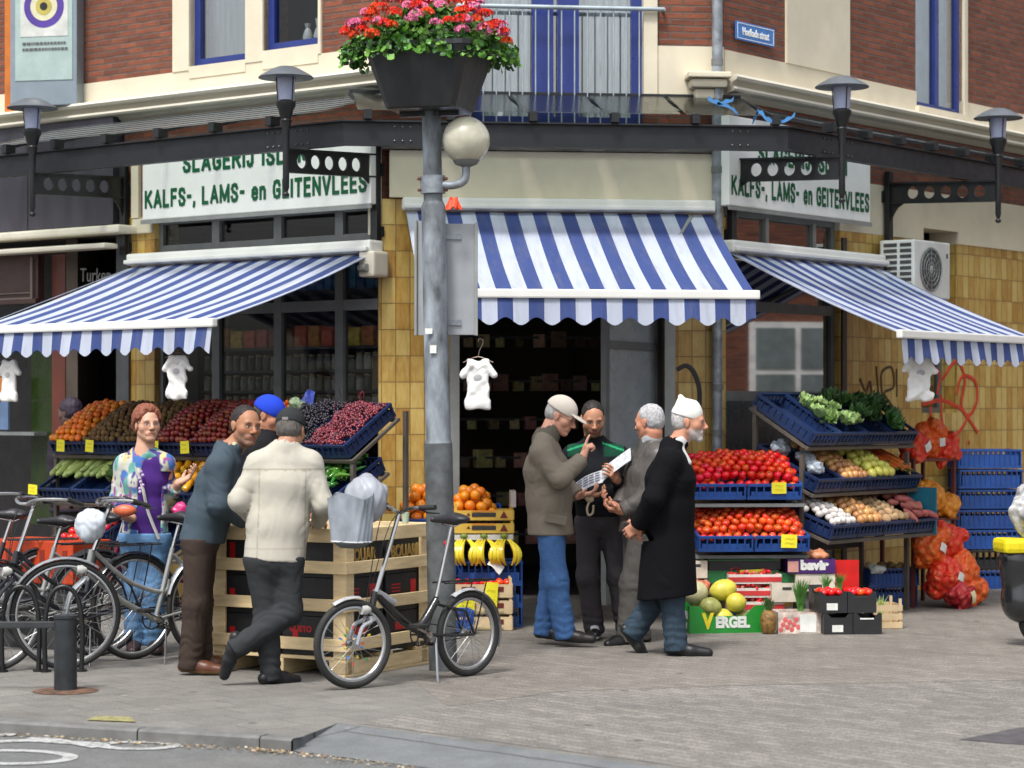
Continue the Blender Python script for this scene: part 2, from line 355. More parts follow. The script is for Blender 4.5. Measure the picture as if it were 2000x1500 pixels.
class SDF:
    def __init__(s, lo, hi, step, fine=()):
        s.ax = [_axis(lo[i], hi[i], step, [(f[0][i], f[1][i], f[2]) for f in fine]) for i in range(3)]
        s.F = np.ones([len(a) for a in s.ax], np.float32)
    def _sl(s, lo, hi, m):
        sl = []; g = []
        for i in range(3):
            a = int(np.searchsorted(s.ax[i], lo[i] - m)); b = int(np.searchsorted(s.ax[i], hi[i] + m))
            if b <= a: return None, None
            sl.append(slice(a, b)); sh = [1, 1, 1]; sh[i] = -1; g.append(s.ax[i][a:b].reshape(sh))
        return tuple(sl), g
    def op(s, fn, lo, hi, k=.01, mode='add'):
        sl, g = s._sl(lo, hi, k + .015)
        if sl is None: return s
        d = fn(*g).astype(np.float32); a = s.F[sl]
        if mode == 'sub': d = -d; h = np.maximum(k - np.abs(a - d), 0) / k; s.F[sl] = np.maximum(a, d) + h * h * k * .25
        elif mode == 'and': s.F = s.F; h = np.maximum(k - np.abs(a - d), 0) / k; s.F[sl] = np.maximum(a, d) + h * h * k * .25
        else: h = np.maximum(k - np.abs(a - d), 0) / k; s.F[sl] = np.minimum(a, d) - h * h * k * .25
        return s
    def cone(s, a, b, ra, rb, k=.01, mode='add'):
        a = Vector(a); b = Vector(b); ba = b - a; L = max(ba.dot(ba), 1e-9); r = max(ra, rb)
        def fn(x, y, z):
            t = np.clip(((x - a.x) * ba.x + (y - a.y) * ba.y + (z - a.z) * ba.z) / L, 0, 1)
            return np.sqrt((x - a.x - t * ba.x) ** 2 + (y - a.y - t * ba.y) ** 2 + (z - a.z - t * ba.z) ** 2) - (ra + (rb - ra) * t)
        return s.op(fn, [min(a[i], b[i]) - r for i in range(3)], [max(a[i], b[i]) + r for i in range(3)], k, mode)
    def chain(s, pts, rr, k=.01, mode='add'):
        for i in range(len(pts) - 1): s.cone(pts[i], pts[i + 1], rr[i], rr[i + 1], k, mode)
        return s
    def ell(s, c, r, rotm=None, k=.01, mode='add'):
        c = Vector(c); Q = (rotm or Matrix.Identity(3)).transposed(); m = max(r); mn = min(r)
        def fn(x, y, z):
            X = x - c.x; Y = y - c.y; Z = z - c.z
            u = (Q[0][0] * X + Q[0][1] * Y + Q[0][2] * Z) / r[0]; v = (Q[1][0] * X + Q[1][1] * Y + Q[1][2] * Z) / r[1]; w_ = (Q[2][0] * X + Q[2][1] * Y + Q[2][2] * Z) / r[2]
            k0 = np.sqrt(u * u + v * v + w_ * w_); k1 = np.sqrt((u / r[0]) ** 2 + (v / r[1]) ** 2 + (w_ / r[2]) ** 2) + 1e-6
            return k0 * (k0 - 1) / k1
        return s.op(fn, [c[i] - m for i in range(3)], [c[i] + m for i in range(3)], k, mode)
    def box(s, c, h, rotm=None, r=.005, k=.01, mode='add'):
        c = Vector(c); Q = (rotm or Matrix.Identity(3)).transposed(); m = Vector(h).length
        def fn(x, y, z):
            X = x - c.x; Y = y - c.y; Z = z - c.z
            q = [np.abs(Q[i][0] * X + Q[i][1] * Y + Q[i][2] * Z) - (h[i] - r) for i in range(3)]
            return np.sqrt(np.maximum(q[0], 0) ** 2 + np.maximum(q[1], 0) ** 2 + np.maximum(q[2], 0) ** 2) + np.minimum(np.maximum(np.maximum(q[0], q[1]), q[2]), 0) - r
        return s.op(fn, [c[i] - m for i in range(3)], [c[i] + m for i in range(3)], k, mode)
    def slab(s, a, b, side, wa, da, wb, db, k=.03, mode='add', fwd=0.):
        """elliptical tapered torso segment from a to b; side = vector across the body; w half widths, d half depths"""
        a = Vector(a); b = Vector(b); ba = b - a; L = ba.length; ax = ba / L; sv = Vector(side); sv = (sv - ax * sv.dot(ax)).normalized(); fv = ax.cross(sv); m = max(wa, wb, da, db)
        def fn(x, y, z):
            X = x - a.x; Y = y - a.y; Z = z - a.z
            h = X * ax.x + Y * ax.y + Z * ax.z; t = np.clip(h / L, 0, 1); e = h - t * L
            u = X * sv.x + Y * sv.y + Z * sv.z; v = X * fv.x + Y * fv.y + Z * fv.z
            w_ = wa + (wb - wa) * t; d_ = da + (db - da) * t
            q = np.sqrt((u / w_) ** 2 + (v / d_) ** 2 + (e / d_) ** 2) + 1e-6
            return (q - 1) * np.minimum(w_, d_)
        return s.op(fn, [min(a[i], b[i]) - m for i in range(3)], [max(a[i], b[i]) + m for i in range(3)], k, mode)
    def plane(s, p, n, k=.004, lo=None, hi=None):
        """cut away what lies on the side n points to"""
        p = Vector(p); n = Vector(n).normalized()
        lo = lo or [a[0] for a in s.ax]; hi = hi or [a[-1] for a in s.ax]
        return s.op(lambda x, y, z: -((p.x - x) * n.x + (p.y - y) * n.y + (p.z - z) * n.z), lo, hi, k, 'and')
    def disp(s, fn):
        q = np.nonzero(np.abs(s.F) < .035)
        s.F[q] += fn(s.ax[0][q[0]], s.ax[1][q[1]], s.ax[2][q[2]]).astype(np.float32); return s
    def mesh(s, name, mats, parent=None, mtx=None, colfn=None):
        F = s.F; F[0] = F[-1] = 1; F[:, 0] = 1; F[:, -1] = 1; F[:, :, 0] = 1; F[:, :, -1] = 1
        I = F < 0; n = F.shape; cnt = np.zeros([d - 1 for d in n], np.uint8)
        C8 = [(a, b, c) for a in (0, 1) for b in (0, 1) for c in (0, 1)]
        for a, b, c in C8: cnt += I[a:n[0] - 1 + a, b:n[1] - 1 + b, c:n[2] - 1 + c]
        ci = np.argwhere((cnt > 0) & (cnt < 8)); ids = np.full(cnt.shape, -1, np.int32); ids[ci[:, 0], ci[:, 1], ci[:, 2]] = np.arange(len(ci))
        P = np.zeros((len(ci), 3)); N = np.zeros(len(ci))
        for e in range(3):
            o1 = [0, 0, 0]; o1[e] = 1
            for a in C8:
                if a[e]: continue
                i0 = ci + a; i1 = i0 + o1
                f0 = F[i0[:, 0], i0[:, 1], i0[:, 2]]; f1 = F[i1[:, 0], i1[:, 1], i1[:, 2]]
                m_ = (f0 < 0) != (f1 < 0); t_ = np.where(m_, f0 / np.where(m_, f0 - f1, 1), 0)
                for d in range(3):
                    x0 = s.ax[d][i0[:, d]]; x1 = s.ax[d][i1[:, d]]; P[:, d] += np.where(m_, x0 + t_ * (x1 - x0), 0)
                N += m_
        P /= N[:, None]
        Q = []
        for e in range(3):
            sl0 = [slice(None)] * 3; sl1 = [slice(None)] * 3; sl0[e] = slice(0, -1); sl1[e] = slice(1, None)
            A = I[tuple(sl0)]; B = I[tuple(sl1)]; q = np.argwhere(A != B)
            if not len(q): continue
            sg = A[q[:, 0], q[:, 1], q[:, 2]]; u, v = [(1, 2), (2, 0), (0, 1)][e]
            def cell(du, dv):
                c = q.copy(); c[:, u] += du; c[:, v] += dv; return ids[c[:, 0], c[:, 1], c[:, 2]]
            a, b, c, d = cell(-1, -1), cell(0, -1), cell(0, 0), cell(-1, 0)
            qq = np.stack([a, b, c, d], 1); qq[~sg] = qq[~sg][:, ::-1]; Q.append(qq)
        Q = np.concatenate(Q); me = bpy.data.meshes.new(name)
        me.vertices.add(len(P)); me.vertices.foreach_set('co', P.astype(np.float32).ravel())
        me.loops.add(len(Q) * 4); me.loops.foreach_set('vertex_index', Q.astype(np.int32).ravel())
        me.polygons.add(len(Q)); me.polygons.foreach_set('loop_start', np.arange(0, len(Q) * 4, 4, dtype=np.int32)); me.polygons.foreach_set('loop_total', np.full(len(Q), 4, np.int32))
        me.polygons.foreach_set('use_smooth', np.ones(len(Q), bool)); me.update(calc_edges=True)
        if colfn:
            c = np.ones((len(P), 4), np.float32); c[:, :3] = colfn(P); at = me.color_attributes.new('col', 'FLOAT_COLOR', 'POINT'); at.data.foreach_set('color', c.ravel())
        me.materials.append(mats); o = bpy.data.objects.new(name, me); COL.objects.link(o)
        if parent is not None: o.parent = parent
        if mtx is not None: o.matrix_local = mtx
        return o

# ================================================================ surface materials of the setting
CREAM = M('cream_render', (.66, .60, .46), .8, var=.06, scale=3, dirt=.18, bmp=.2, bscale=90)
CREAM2 = M('cream_paint', (.68, .64, .53), .7, var=.05, scale=2, dirt=.22, stretch=(1, 1, .3), bmp=.1)
BRICK = brick_mat('red_brick', (.26, .085, .045), (.15, .052, .03), (.13, .095, .08))
TILE = tile_mat('amber_tile')
NAVY = M('navy_paint', (.018, .035, .19), .35, var=.1, bmp=.05)
STEEL = M('dark_steel', (.006, .007, .010), .5, var=.3, scale=5, bmp=.12, dirt=.2)
BLACKM = M('black_metal', (.008, .009, .01), .4, var=.3, bmp=.1)
ALU = M('brushed_alu', (.30, .31, .30), .45, metal=.3, var=.1, bmp=.03)
GREYF = M('grey_frame', (.16, .17, .17), .5, var=.15, bmp=.05)
WHITEP = M('white_paint', (.74, .75, .74), .5, var=.04, dirt=.12, bmp=.05)
GALV = M('galvanised', (.27, .30, .33), .45, metal=.35, var=.3, scale=14, bmp=.1, dirt=.35)
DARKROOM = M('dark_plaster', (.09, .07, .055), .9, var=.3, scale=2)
SLATE = M('neighbour_fascia', (.035, .033, .045), .6, var=.5, scale=2.5, dirt=.4, stretch=(1, 1, .35))
GLASS = glass_mat('window_glass', (.76, .78, .78), .03)
GLASSR = glass_mat('reflecting_glass', (.35, .38, .4), .42)
GLASSU = glass_mat('upper_glass', (.8, .84, .86), .24)
ROOFG = glass_mat('canopy_glass', (.55, .6, .58), .12, .18)
CURT = M('net_curtain', (.70, .71, .68), .9, var=.25, scale=14, stretch=(3, 3, .25), bmp=.3, bscale=30)
GREEN = M('sign_green', (.0, .10, .035), .5, var=.1, bmp=0)
SIGNW = M('sign_white', (.88, .89, .86), .4, var=.03, dirt=.1, bmp=0)

# ================================================================ ground
def polymesh(name, pts, mat, th=.0):
    b = MB(); n = len(pts); b.add(pts, [tuple(range(n))])
    return b.build(name, mat)
def ground_mat(name, base, alt, gran, joints=None, bw=.21, rh=.105, ang=0, jf=.35, spots=True):
    m = bpy.data.materials.new(name); MATS[name] = m; t, b, o = nodes(m); co = objco(t)
    big = noise(t, co, .9, 6, .65, .6); med = noise(t, scaled(t, co, (1, 1, 1)), 6, 5, .6); fine = noise(t, co, 75, 4, .75)
    c = mixc(t, ramp(t, big, [(.32, 0.), (.68, 1.)]), base, alt)
    c = mixc(t, .5, c, ramp(t, med, [(.25, (.32,) * 3), (.75, (.66,) * 3)]), 'OVERLAY')
    c = mixc(t, gran, c, ramp(t, fine, [(.3, (.12,) * 3), (.7, (.88,) * 3)]), 'OVERLAY')
    h = mth(t, 'MULTIPLY', fine, .6)
    if joints:
        mp = _n(t, 'ShaderNodeMapping'); mp.inputs['Rotation'].default_value = (0, 0, ang); t.links.new(co, mp.inputs['Vector'])
        wn = _n(t, 'ShaderNodeTexNoise', Scale=5.0); t.links.new(mp.outputs[0], wn.inputs['Vector'])
        wv = t.nodes.new('ShaderNodeVectorMath'); wv.operation = 'MULTIPLY_ADD'; t.links.new(wn.outputs['Color'], wv.inputs[0]); wv.inputs[1].default_value = (.03, .03, 0); t.links.new(mp.outputs[0], wv.inputs[2])
        br = _n(t, 'ShaderNodeTexBrick', Scale=1.0); br.offset = .5; t.links.new(wv.outputs[0], br.inputs['Vector'])
        br.inputs['Color1'].default_value = (.38,) * 3 + (1,); br.inputs['Color2'].default_value = (.62,) * 3 + (1,); br.inputs['Mortar'].default_value = (.5,) * 3 + (1,)
        br.inputs['Mortar Size'].default_value = .007; br.inputs['Brick Width'].default_value = bw; br.inputs['Row Height'].default_value = rh
        c = mixc(t, jf, c, br.outputs['Color'], 'OVERLAY'); c = mixc(t, mth(t, 'MULTIPLY', br.outputs['Fac'], joints), c, (.045, .04, .034))
        h = mth(t, 'SUBTRACT', h, mth(t, 'MULTIPLY', br.outputs['Fac'], 1.2))
    if spots:
        vo = _n(t, 'ShaderNodeTexVoronoi', Scale=2.6); t.links.new(co, vo.inputs['Vector'])
        c = mixc(t, ramp(t, vo.outputs['Distance'], [(.04, .6), (.065, 0.)]), c, (.33, .32, .30))
        v2 = _n(t, 'ShaderNodeTexVoronoi', Scale=1.7); mp2 = _n(t, 'ShaderNodeMapping'); mp2.inputs['Location'].default_value = (3.3, 1.7, 0); t.links.new(co, mp2.inputs['Vector']); t.links.new(mp2.outputs[0], v2.inputs['Vector'])
        c = mixc(t, ramp(t, v2.outputs['Distance'], [(.03, .8), (.06, 0.)]), c, (.035, .03, .03))
    t.links.new(c, b.inputs['Base Color']); b.inputs['Roughness'].default_value = .85
    bump(t, b, h, .7, .008); return m
PAVE = ground_mat('pavement_concrete', (.195, .186, .170), (.150, .142, .128), .5, .3, .30, .30, A_L)
ROADM = ground_mat('road_asphalt', (.11, .115, .115), (.145, .145, .14), .5)
CLINK = ground_mat('clinker_paving', (.208, .194, .176), (.172, .160, .146), .9, .38, .20, .075, A_L + R(90), .75)
SLAB = ground_mat('ramp_slab', (.155, .165, .17), (.12, .13, .135), .3, .9, .95, 3.0, R(-46), .15)
WARM = ground_mat('warm_asphalt', (.210, .192, .168), (.165, .150, .13), .8, .3, .20, .10, A_R, .45)

zr = -.06
kerb = [(-9, 15.2), (-4.6, 13.2), (-2.68, 12.30), (-1.9, 11.98), (-1.25, 11.72), (-1.08, 11.62)]
foot = [(-.41, 11.1), (.5, 10.2), (2.5, 8.0), (4, 6)]
top = [(-.905, 12.25), (.70, 10.71), (1.6, 9.8), (3.4, 7.9), (5.0, 6)]
S = struct
road = MB(); road.add([(-150, -60, zr), (150, -60, zr), (150, 250, zr), (-150, 250, zr)], [(0, 1, 2, 3)]); S(road.build('road', ROADM))
pv = [(x, y, 0) for x, y in kerb + top] + [(60, 6, 0), (60, 80, 0), (-60, 80, 0), (-60, 40, 0)]
pb = MB(); n = len(pv); pb.add(pv, [tuple(range(n))]); S(pb.build('pavement', PAVE))
# kerb stones along the road edge, each a separate length
kb = MB(); pts = [Vector((x, y, 0)) for x, y in kerb]
for i in range(len(pts) - 1):
    a, b_ = pts[i], pts[i + 1]; d = (b_ - a); L = d.length; d.normalize(); nrm = Vector((-d.y, d.x, 0)); k = max(1, round(L / .95))
    for j in range(k):
        p0 = a + d * (L * j / k + .004); p1 = a + d * (L * (j + 1) / k - .004)
        q = [p0 - nrm * .012, p1 - nrm * .012, p1 + nrm * .11, p0 + nrm * .11]
        kb.add([(v.x, v.y, zr - .02) for v in q[:2]] + [(q[0].x, q[0].y, -.006), (q[1].x, q[1].y, -.006)] + [((q[0] + nrm * .014).x, (q[0] + nrm * .014).y, .006), ((q[1] + nrm * .014).x, (q[1] + nrm * .014).y, .006)] + [(q[2].x, q[2].y, .006), (q[3].x, q[3].y, .006)],
               [(0, 1, 3, 2), (2, 3, 5, 4), (4, 5, 6, 7)])
S(kb.build('kerb', M('kerb_stone', (.15, .15, .145), .8, var=.2, scale=8, dirt=.3)))
# dropped kerb: a strip of slabs that ramps down to the road
ra = MB(); A = [(-1.08, 11.62, zr + .004)] + [(x, y, zr + .004) for x, y in foot]; B = [(x, y, 0) for x, y in top]
B[0] = (B[0][0], B[0][1], -.001)
vs = A + B; m_ = len(A); ra.add(vs, [(i, i + 1, m_ + i + 1, m_ + i) for i in range(m_ - 1)])
ra.add([A[0], B[0], (A[0][0], A[0][1], 0), (B[0][0], B[0][1], 0)], [(0, 1, 3, 2)])
S(ra.build('ramp_slabs', SLAB))
# clinker paving laid beside the ramp, and the warmer asphalt in front of the shop
cl = [(-.80, 12.22), (.72, 10.80), (1.7, 9.9), (3.6, 7.9), (60, 7.9), (60, 14.2), (3.4, 14.2), (1.4, 13.9), (.3, 13.6), (-.35, 12.9)]
def sheet(name, pts, z, mat):
    b = MB(); b.add([(x, y, z) for x, y in pts], [tuple(range(len(pts)))]); return S(b.build(name, mat))
sheet('clinker_paving', cl, .0022, CLINK)
sheet('shop_forecourt', [(-.35, 12.93), (.3, 13.63), (1.4, 13.93), (3.4, 14.23), (60, 14.23), (60, 60), (4.2, 22.5), (1.5, 18.8), (-.9, 18.5), (-.2, 16.2), (-.6, 14.2)], .0015, WARM)
sheet('repair_patch', [(2.2, 11.6), (2.75, 11.25), (3.6, 11.5), (3.3, 12.2), (2.6, 12.05)], .0045, M('patch_asphalt', (.07, .065, .07), .9, var=.3, scale=10, bmp=.5, bscale=160))
# painted bicycle symbol on the road, worn white thermoplastic
def paintmat():
    m = bpy.data.materials.new('road_paint'); t, b, o = nodes(m); co = objco(t)
    f = ramp(t, noise(t, co, 26, 6, .8), [(.38, 0.), (.52, 1.)]); b.inputs['Roughness'].default_value = .8
    t.links.new(mixc(t, f, (.13, .13, .13), (.42, .43, .42)), b.inputs['Base Color']); return m
mk = MB()
def strip(pts, wd, z):
    P = [Vector((x, y, z)) for x, y in pts]; L = []
    for i, p in enumerate(P):
        d = (P[min(i + 1, len(P) - 1)] - P[max(i - 1, 0)]).normalized(); n_ = Vector((-d.y, d.x, 0)) * wd / 2; L += [p - n_, p + n_]
    mk.add(L, [(2 * i, 2 * i + 1, 2 * i + 3, 2 * i + 2) for i in range(len(P) - 1)])
def Gr(px, py):
    d = FPX * (CAMZ - zr) / (py - 800); return ((px - 1000) / FPX * d, d)
def ring(c, rx, ry, a0=0, a1=360, n=30): return [Gr(c[0] + rx * math.cos(R(a0 + (a1 - a0) * i / n)), c[1] + ry * math.sin(R(a0 + (a1 - a0) * i / n))) for i in range(n + 1)]
strip(ring((20, 1480), 118, 13), .075, zr + .004); strip(ring((270, 1457), 70, 7), .07, zr + .0042); strip([Gr(-60, 1452), Gr(60, 1447), Gr(200, 1455)], .1, zr + .0044)
strip([Gr(60, 1442), Gr(110, 1446), Gr(190, 1461)], .07, zr + .0046); strip([Gr(-80, 1437), Gr(10, 1436), Gr(30, 1437)], .09, zr + .0048)
S(mk.build('road_markings', paintmat()))
# dry leaf litter lying along the kerb foot
lt = MB(); rl = random.Random(5)
path = [Vector((x, y, 0)) for x, y in kerb[1:] + foot[:2]]
for i in range(900):
    u = rl.random() ** .8 * (len(path) - 1.01); k = int(u); p = path[k].lerp(path[k + 1], u - k); d = (path[k + 1] - path[k]).normalized(); nn = Vector((d.y, -d.x, 0))
    p = p + nn * (.03 + abs(rl.gauss(0, .05))); a = rl.random() * 6.3; s_ = rl.uniform(.004, .014)
    vx = Vector((math.cos(a), math.sin(a), rl.uniform(-.3, .3))) * s_; vy = Vector((-math.sin(a), math.cos(a), rl.uniform(-.2, .5))) * s_ * .6; c = p + Vector((0, 0, zr + .007 + rl.random() * .006))
    lt.add([c - vx, c - vy, c + vx, c + vy], [(0, 1, 2, 3)], mi=rl.randrange(3))
tag(lt.build('leaf_litter', [M('leaf_tan', (.32, .24, .13), .9), M('leaf_brown', (.19, .11, .06), .9), M('leaf_pale', (.45, .40, .28), .9)]), 'dry tan leaf litter gathered along the foot of the kerb', 'leaf litter', kind='stuff')
# yellow-green smear on pavement edge
sheet('yellow_stain', [G(168, 1408)[:2], G(265, 1412)[:2], G(255, 1402)[:2], G(190, 1400)[:2]], .0062, M('old_yellow_paint', (.26, .24, .10), .9, var=.35, scale=30))

# ================================================================ the corner building
bld = thing('corner_building', 'red brick corner building with cream bands, amber tiles and blue window frames', 'building', T(CL))
def LM(F): return T(-CL) @ F
def wallmesh(name, F, x0, x1, z0, z1, holes, mat, y0=0., y1=.28, parent=bld, mitre=None):
    """wall in frame F from x0 to x1 with rectangular openings (a, b, c, d) in x and z"""
    b = MB(); xs = sorted({x0, x1} | {v for h in holes for v in h[:2] if x0 < v < x1}); zs = sorted({z0, z1} | {v for h in holes for v in h[2:] if z0 < v < z1})
    for i in range(len(xs) - 1):
        j = 0
        while j < len(zs) - 1:
            xm = (xs[i] + xs[i + 1]) / 2
            def open_(jj): zm = (zs[jj] + zs[jj + 1]) / 2; return any(h[0] < xm < h[1] and h[2] < zm < h[3] for h in holes)
            if open_(j): j += 1; continue
            k = j
            while k + 1 < len(zs) - 1 and not open_(k + 1): k += 1
            b.box(xs[i], xs[i + 1], y0, y1, zs[j], zs[k + 1]); j = k + 1
    return b.build(name, mat, parent, LM(F))
def win(F, x0, x1, z0, z1, fw, fm, gm, mull=(), trans=(), y=.08, fd=.06, sill=None, mw=.05, name='window'):
    """window part with its frame; pane and sill as sub-parts"""
    b = MB()
    b.box(x0, x0 + fw, y, y + fd, z0, z1); b.box(x1 - fw, x1, y, y + fd, z0, z1)
    b.box(x0 + fw, x1 - fw, y, y + fd, z0, z0 + fw); b.box(x0 + fw, x1 - fw, y, y + fd, z1 - fw, z1)
    for m_ in mull: b.box(m_ - mw / 2, m_ + mw / 2, y - .003, y + fd - .003, z0 + fw, z1 - fw)
    for m_ in trans: b.box(x0 + fw, x1 - fw, y - .001, y + fd - .001, m_ - mw / 2, m_ + mw / 2)
    o = b.build(name, fm, bld, LM(F))
    p = MB(); p.box(x0 + fw * .5, x1 - fw * .5, y + fd * .45, y + fd * .45 + .006, z0 + fw * .5, z1 - fw * .5); p.build('pane', gm, o)
    if sill: q = MB(); q.box(x0 - .04, x1 + .04, -.05, y + .02, z0 - .06, z0 - .002, bev=.01); q.build('sill', sill, o)
    return o
# --- upper storey, left wall
xl = lambda px, o=0: fx(FL, px, o)
xc = lambda px, o=0: fx(FC, px, o)
xr = lambda px, o=0: fx(FR, px, o)
w1 = (xl(372), xl(482), 4.50, 6.6); w2 = (xl(516), xl(624), 4.55, 6.6); w0 = (xl(-60), xl(14), 4.2, 6.6)
ZB = 4.47
wallmesh('brick_wall', FL, -9, 0, ZB, 7.2, [w1, w2], BRICK)
wallmesh('cream_band', FL, -9, 0, 4.27, ZB, [], CREAM, y0=-.012)
sr = MB()
for a, b_ in ((xl(340), w1[0]), (w1[1], w2[0])): sr.box(a, b_, -.02, .10, ZB - .0, 6.7)
sr.box(w1[0], w1[1], -.02, .10, 4.40, w1[2]); sr.box(w2[0], w2[1], -.02, .10, 4.40, w2[2]); sr.box(w2[1], w2[1] + .03, -.02, .10, ZB, 6.7)
sr.build('window_surround', CREAM, bld, LM(FL))
win(FL, *w1, .065, NAVY, GLASSU, y=.05); win(FL, *w2, .065, NAVY, GLASS, y=.05)
def curtain(F, x0, x1, z0, z1, y, mat=CURT, folds=9, amp=.025, name='curtain', parent=bld):
    b = MB(); b.grid(lambda u, v: (x0 + (x1 - x0) * u, y + amp * math.sin(u * folds * 6.28 + v * 1.3) * (0.6 + .4 * v), z0 + (z1 - z0) * v), folds * 8, 6)
    return b.build(name, mat, parent, LM(F), smooth=True)
curtain(FL, w1[0], w1[1], w1[2], 6.6, .22, M('grey_curtain', (.42, .40, .37), .9, var=.2, scale=10, stretch=(3, 3, .2)), 5); curtain(FL, w2[1] - .12, w2[1], w2[2], 6.6, .2)
b = MB()
for k, x in enumerate((.30, .42, .48)): b.lathe([(.001, 0), (.035, .0), (.045, .04), (.03, .09), (.018, .11), (.03, .15 + .03 * k)], 12, T((w2[0] + x, .2, w2[2] + .07)))
b.build('vase', M('white_vase', (.7, .72, .72), .3), bld, LM(FL), smooth=True)
# --- upper storey, chamfer with French doors
dr = (xc(922), xc(1256), 3.86, 6.6)
wallmesh('brick_wall', FC, .0, dr[0] - .06, 4.51, 7.2, [], BRICK); wallmesh('brick_wall', FC, dr[1] + .09, CW, 4.51, 7.2, [], BRICK)
wallmesh('cream_band', FC, .0, dr[0] - .06, 4.0, 4.51, [], CREAM, y0=-.012); wallmesh('cream_band', FC, dr[1] + .09, CW, 4.0, 4.51, [], CREAM, y0=-.012)
sr = MB(); sr.box(dr[0] - .10, dr[0], -.03, .12, 4.08, 6.8); sr.box(dr[1], dr[1] + .11, -.03, .12, 4.08, 6.8); sr.build('door_surround', CREAM, bld, LM(FC))
mid = (dr[0] + dr[1]) / 2
def leaf(x0, x1):
    o = win(FC, x0, x1, dr[2], 6.6, .085, NAVY, GLASSU, y=.06, name='balcony_door'); return o
for a, b_ in ((dr[0], xc(1062)), (xc(1062), xc(1112)), (xc(1112), dr[1])):
    leaf(a, b_)
curtain(FC, dr[0] + .02, xc(1060), 3.9, 6.6, .2, CURT, 7); curtain(FC, xc(1125), dr[1] - .02, 3.9, 6.6, .2, CURT, 8)
rl_ = MB(); z1 = 4.79
rl_.cyl((dr[0] - .12, -.06, z1), (dr[1] + .16, -.06, z1), .018, n=10)
x = dr[0] - .02; i = 0
while x < dr[1] + .05: rl_.cyl((x, -.06, 3.86), (x, -.06, z1), .006, n=6); x += .103
rl_.box(dr[0] - .1, dr[1] + .14, -.075, -.045, 3.83, 3.86)
for xx in (dr[0] - .12, dr[1] + .16): rl_.cyl((xx, -.06, z1), (xx, .02, z1 - .01), .012, n=8)
rl_.build('balcony_railing', M('rail_paint', (.36, .42, .46), .4, metal=.3), bld, LM(FC), smooth=True)
co = MB(); x0 = xc(1345, .2); co.box(x0, CW + .02, -.22, 0, 4.24, 4.285, bev=.01); co.box(x0 + .03, CW, -.18, 0, 4.285 - .12, 4.238, bev=.03); co.box(x0 + .07, CW - .03, -.12, 0, 4.08, 4.163, bev=.02)
co.build('console', CREAM, bld, LM(FC))
# --- upper storey, right wall
wr = (xr(1788), xr(1879), 4.36, 6.6)
wallmesh('brick_wall', FR, 0, 9, 4.49, 7.2, [wr], BRICK)
wallmesh('cream_band', FR, 0, 9, 4.27, 4.49, [(wr[0], wr[1], 4.36, 5)], CREAM, y0=-.012)
sr = MB(); sr.box(xr(1533), xr(1656), -.022, 0, 4.49, 7.2); sr.box(wr[1], wr[1] + .06, -.03, .1, 4.36, 7.2); sr.box(wr[0] - .02, wr[1] + .08, -.05, .09, 4.31, 4.36); sr.build('cream_pilaster', CREAM, bld, LM(FR))
win(FR, *wr, .05, NAVY, GLASSU, mull=[xr(1835)], y=.03, mw=.07)
cb = MB(); cb.box(wr[0], wr[1], .16, .17, wr[2], 6.6); cb.build('sky_reflection_blind', M('sky_reflection_white', (.78, .82, .84), .8), bld, LM(FR))  # sheet coloured bright white to imitate the sky reflected in this window
# --- cornice, mitred round both corners
def sweep(prof, segs):
    b = MB(); P = []
    t_ = math.tan(R(22.5))
    for F, x0, x1, m0, m1 in segs:
        n = len(prof); vs = []
        for o_, z in prof: vs.append(F @ Vector((x0 - (o_ * t_ if m0 else 0), -o_, z)))
        for o_, z in prof: vs.append(F @ Vector((x1 + (o_ * t_ if m1 else 0), -o_, z)))
        b.add(vs, [(i, i + 1, n + i + 1, n + i) for i in range(n - 1)] + [tuple(range(n)), tuple(range(2 * n - 1, n - 1, -1))])
    return b
prof = [(0, 4.285), (.17, 4.275), (.18, 4.255), (.165, 4.235), (.115, 4.225), (.09, 4.20), (.085, 4.19), (.14, 4.183), (.145, 4.165), (.13, 4.15), (.05, 4.14), (0, 4.10)]
cn = sweep(prof, [(FL, -9, 0, 0, 1), (FC, 0, dr[0] - .1, 1, 0)]); cn.build('cornice', CREAM2, bld, T(-CL))
cn = sweep(prof, [(FR, 0, 9, 1, 0)]); cn.build('cornice', CREAM2, bld, T(-CL))
# --- wall strip behind the canopy
wallmesh('brick_wall', FL, -2.95, 0, 3.28, 4.27, [], BRICK, y0=.004)
wallmesh('brick_wall', FC, 0, CW, 3.66, 4.0, [(dr[0], dr[1], 3.86, 5)], BRICK, y0=.004)
wallmesh('brick_wall', FR, 0, 9, 3.60, 4.27, [], BRICK, y0=.004)
wallmesh('cream_render', FR, 2.6, 9, 3.16, 3.60, [(xr(1800), xr(1868), 3.0, 3.27)], CREAM, y0=-.02)
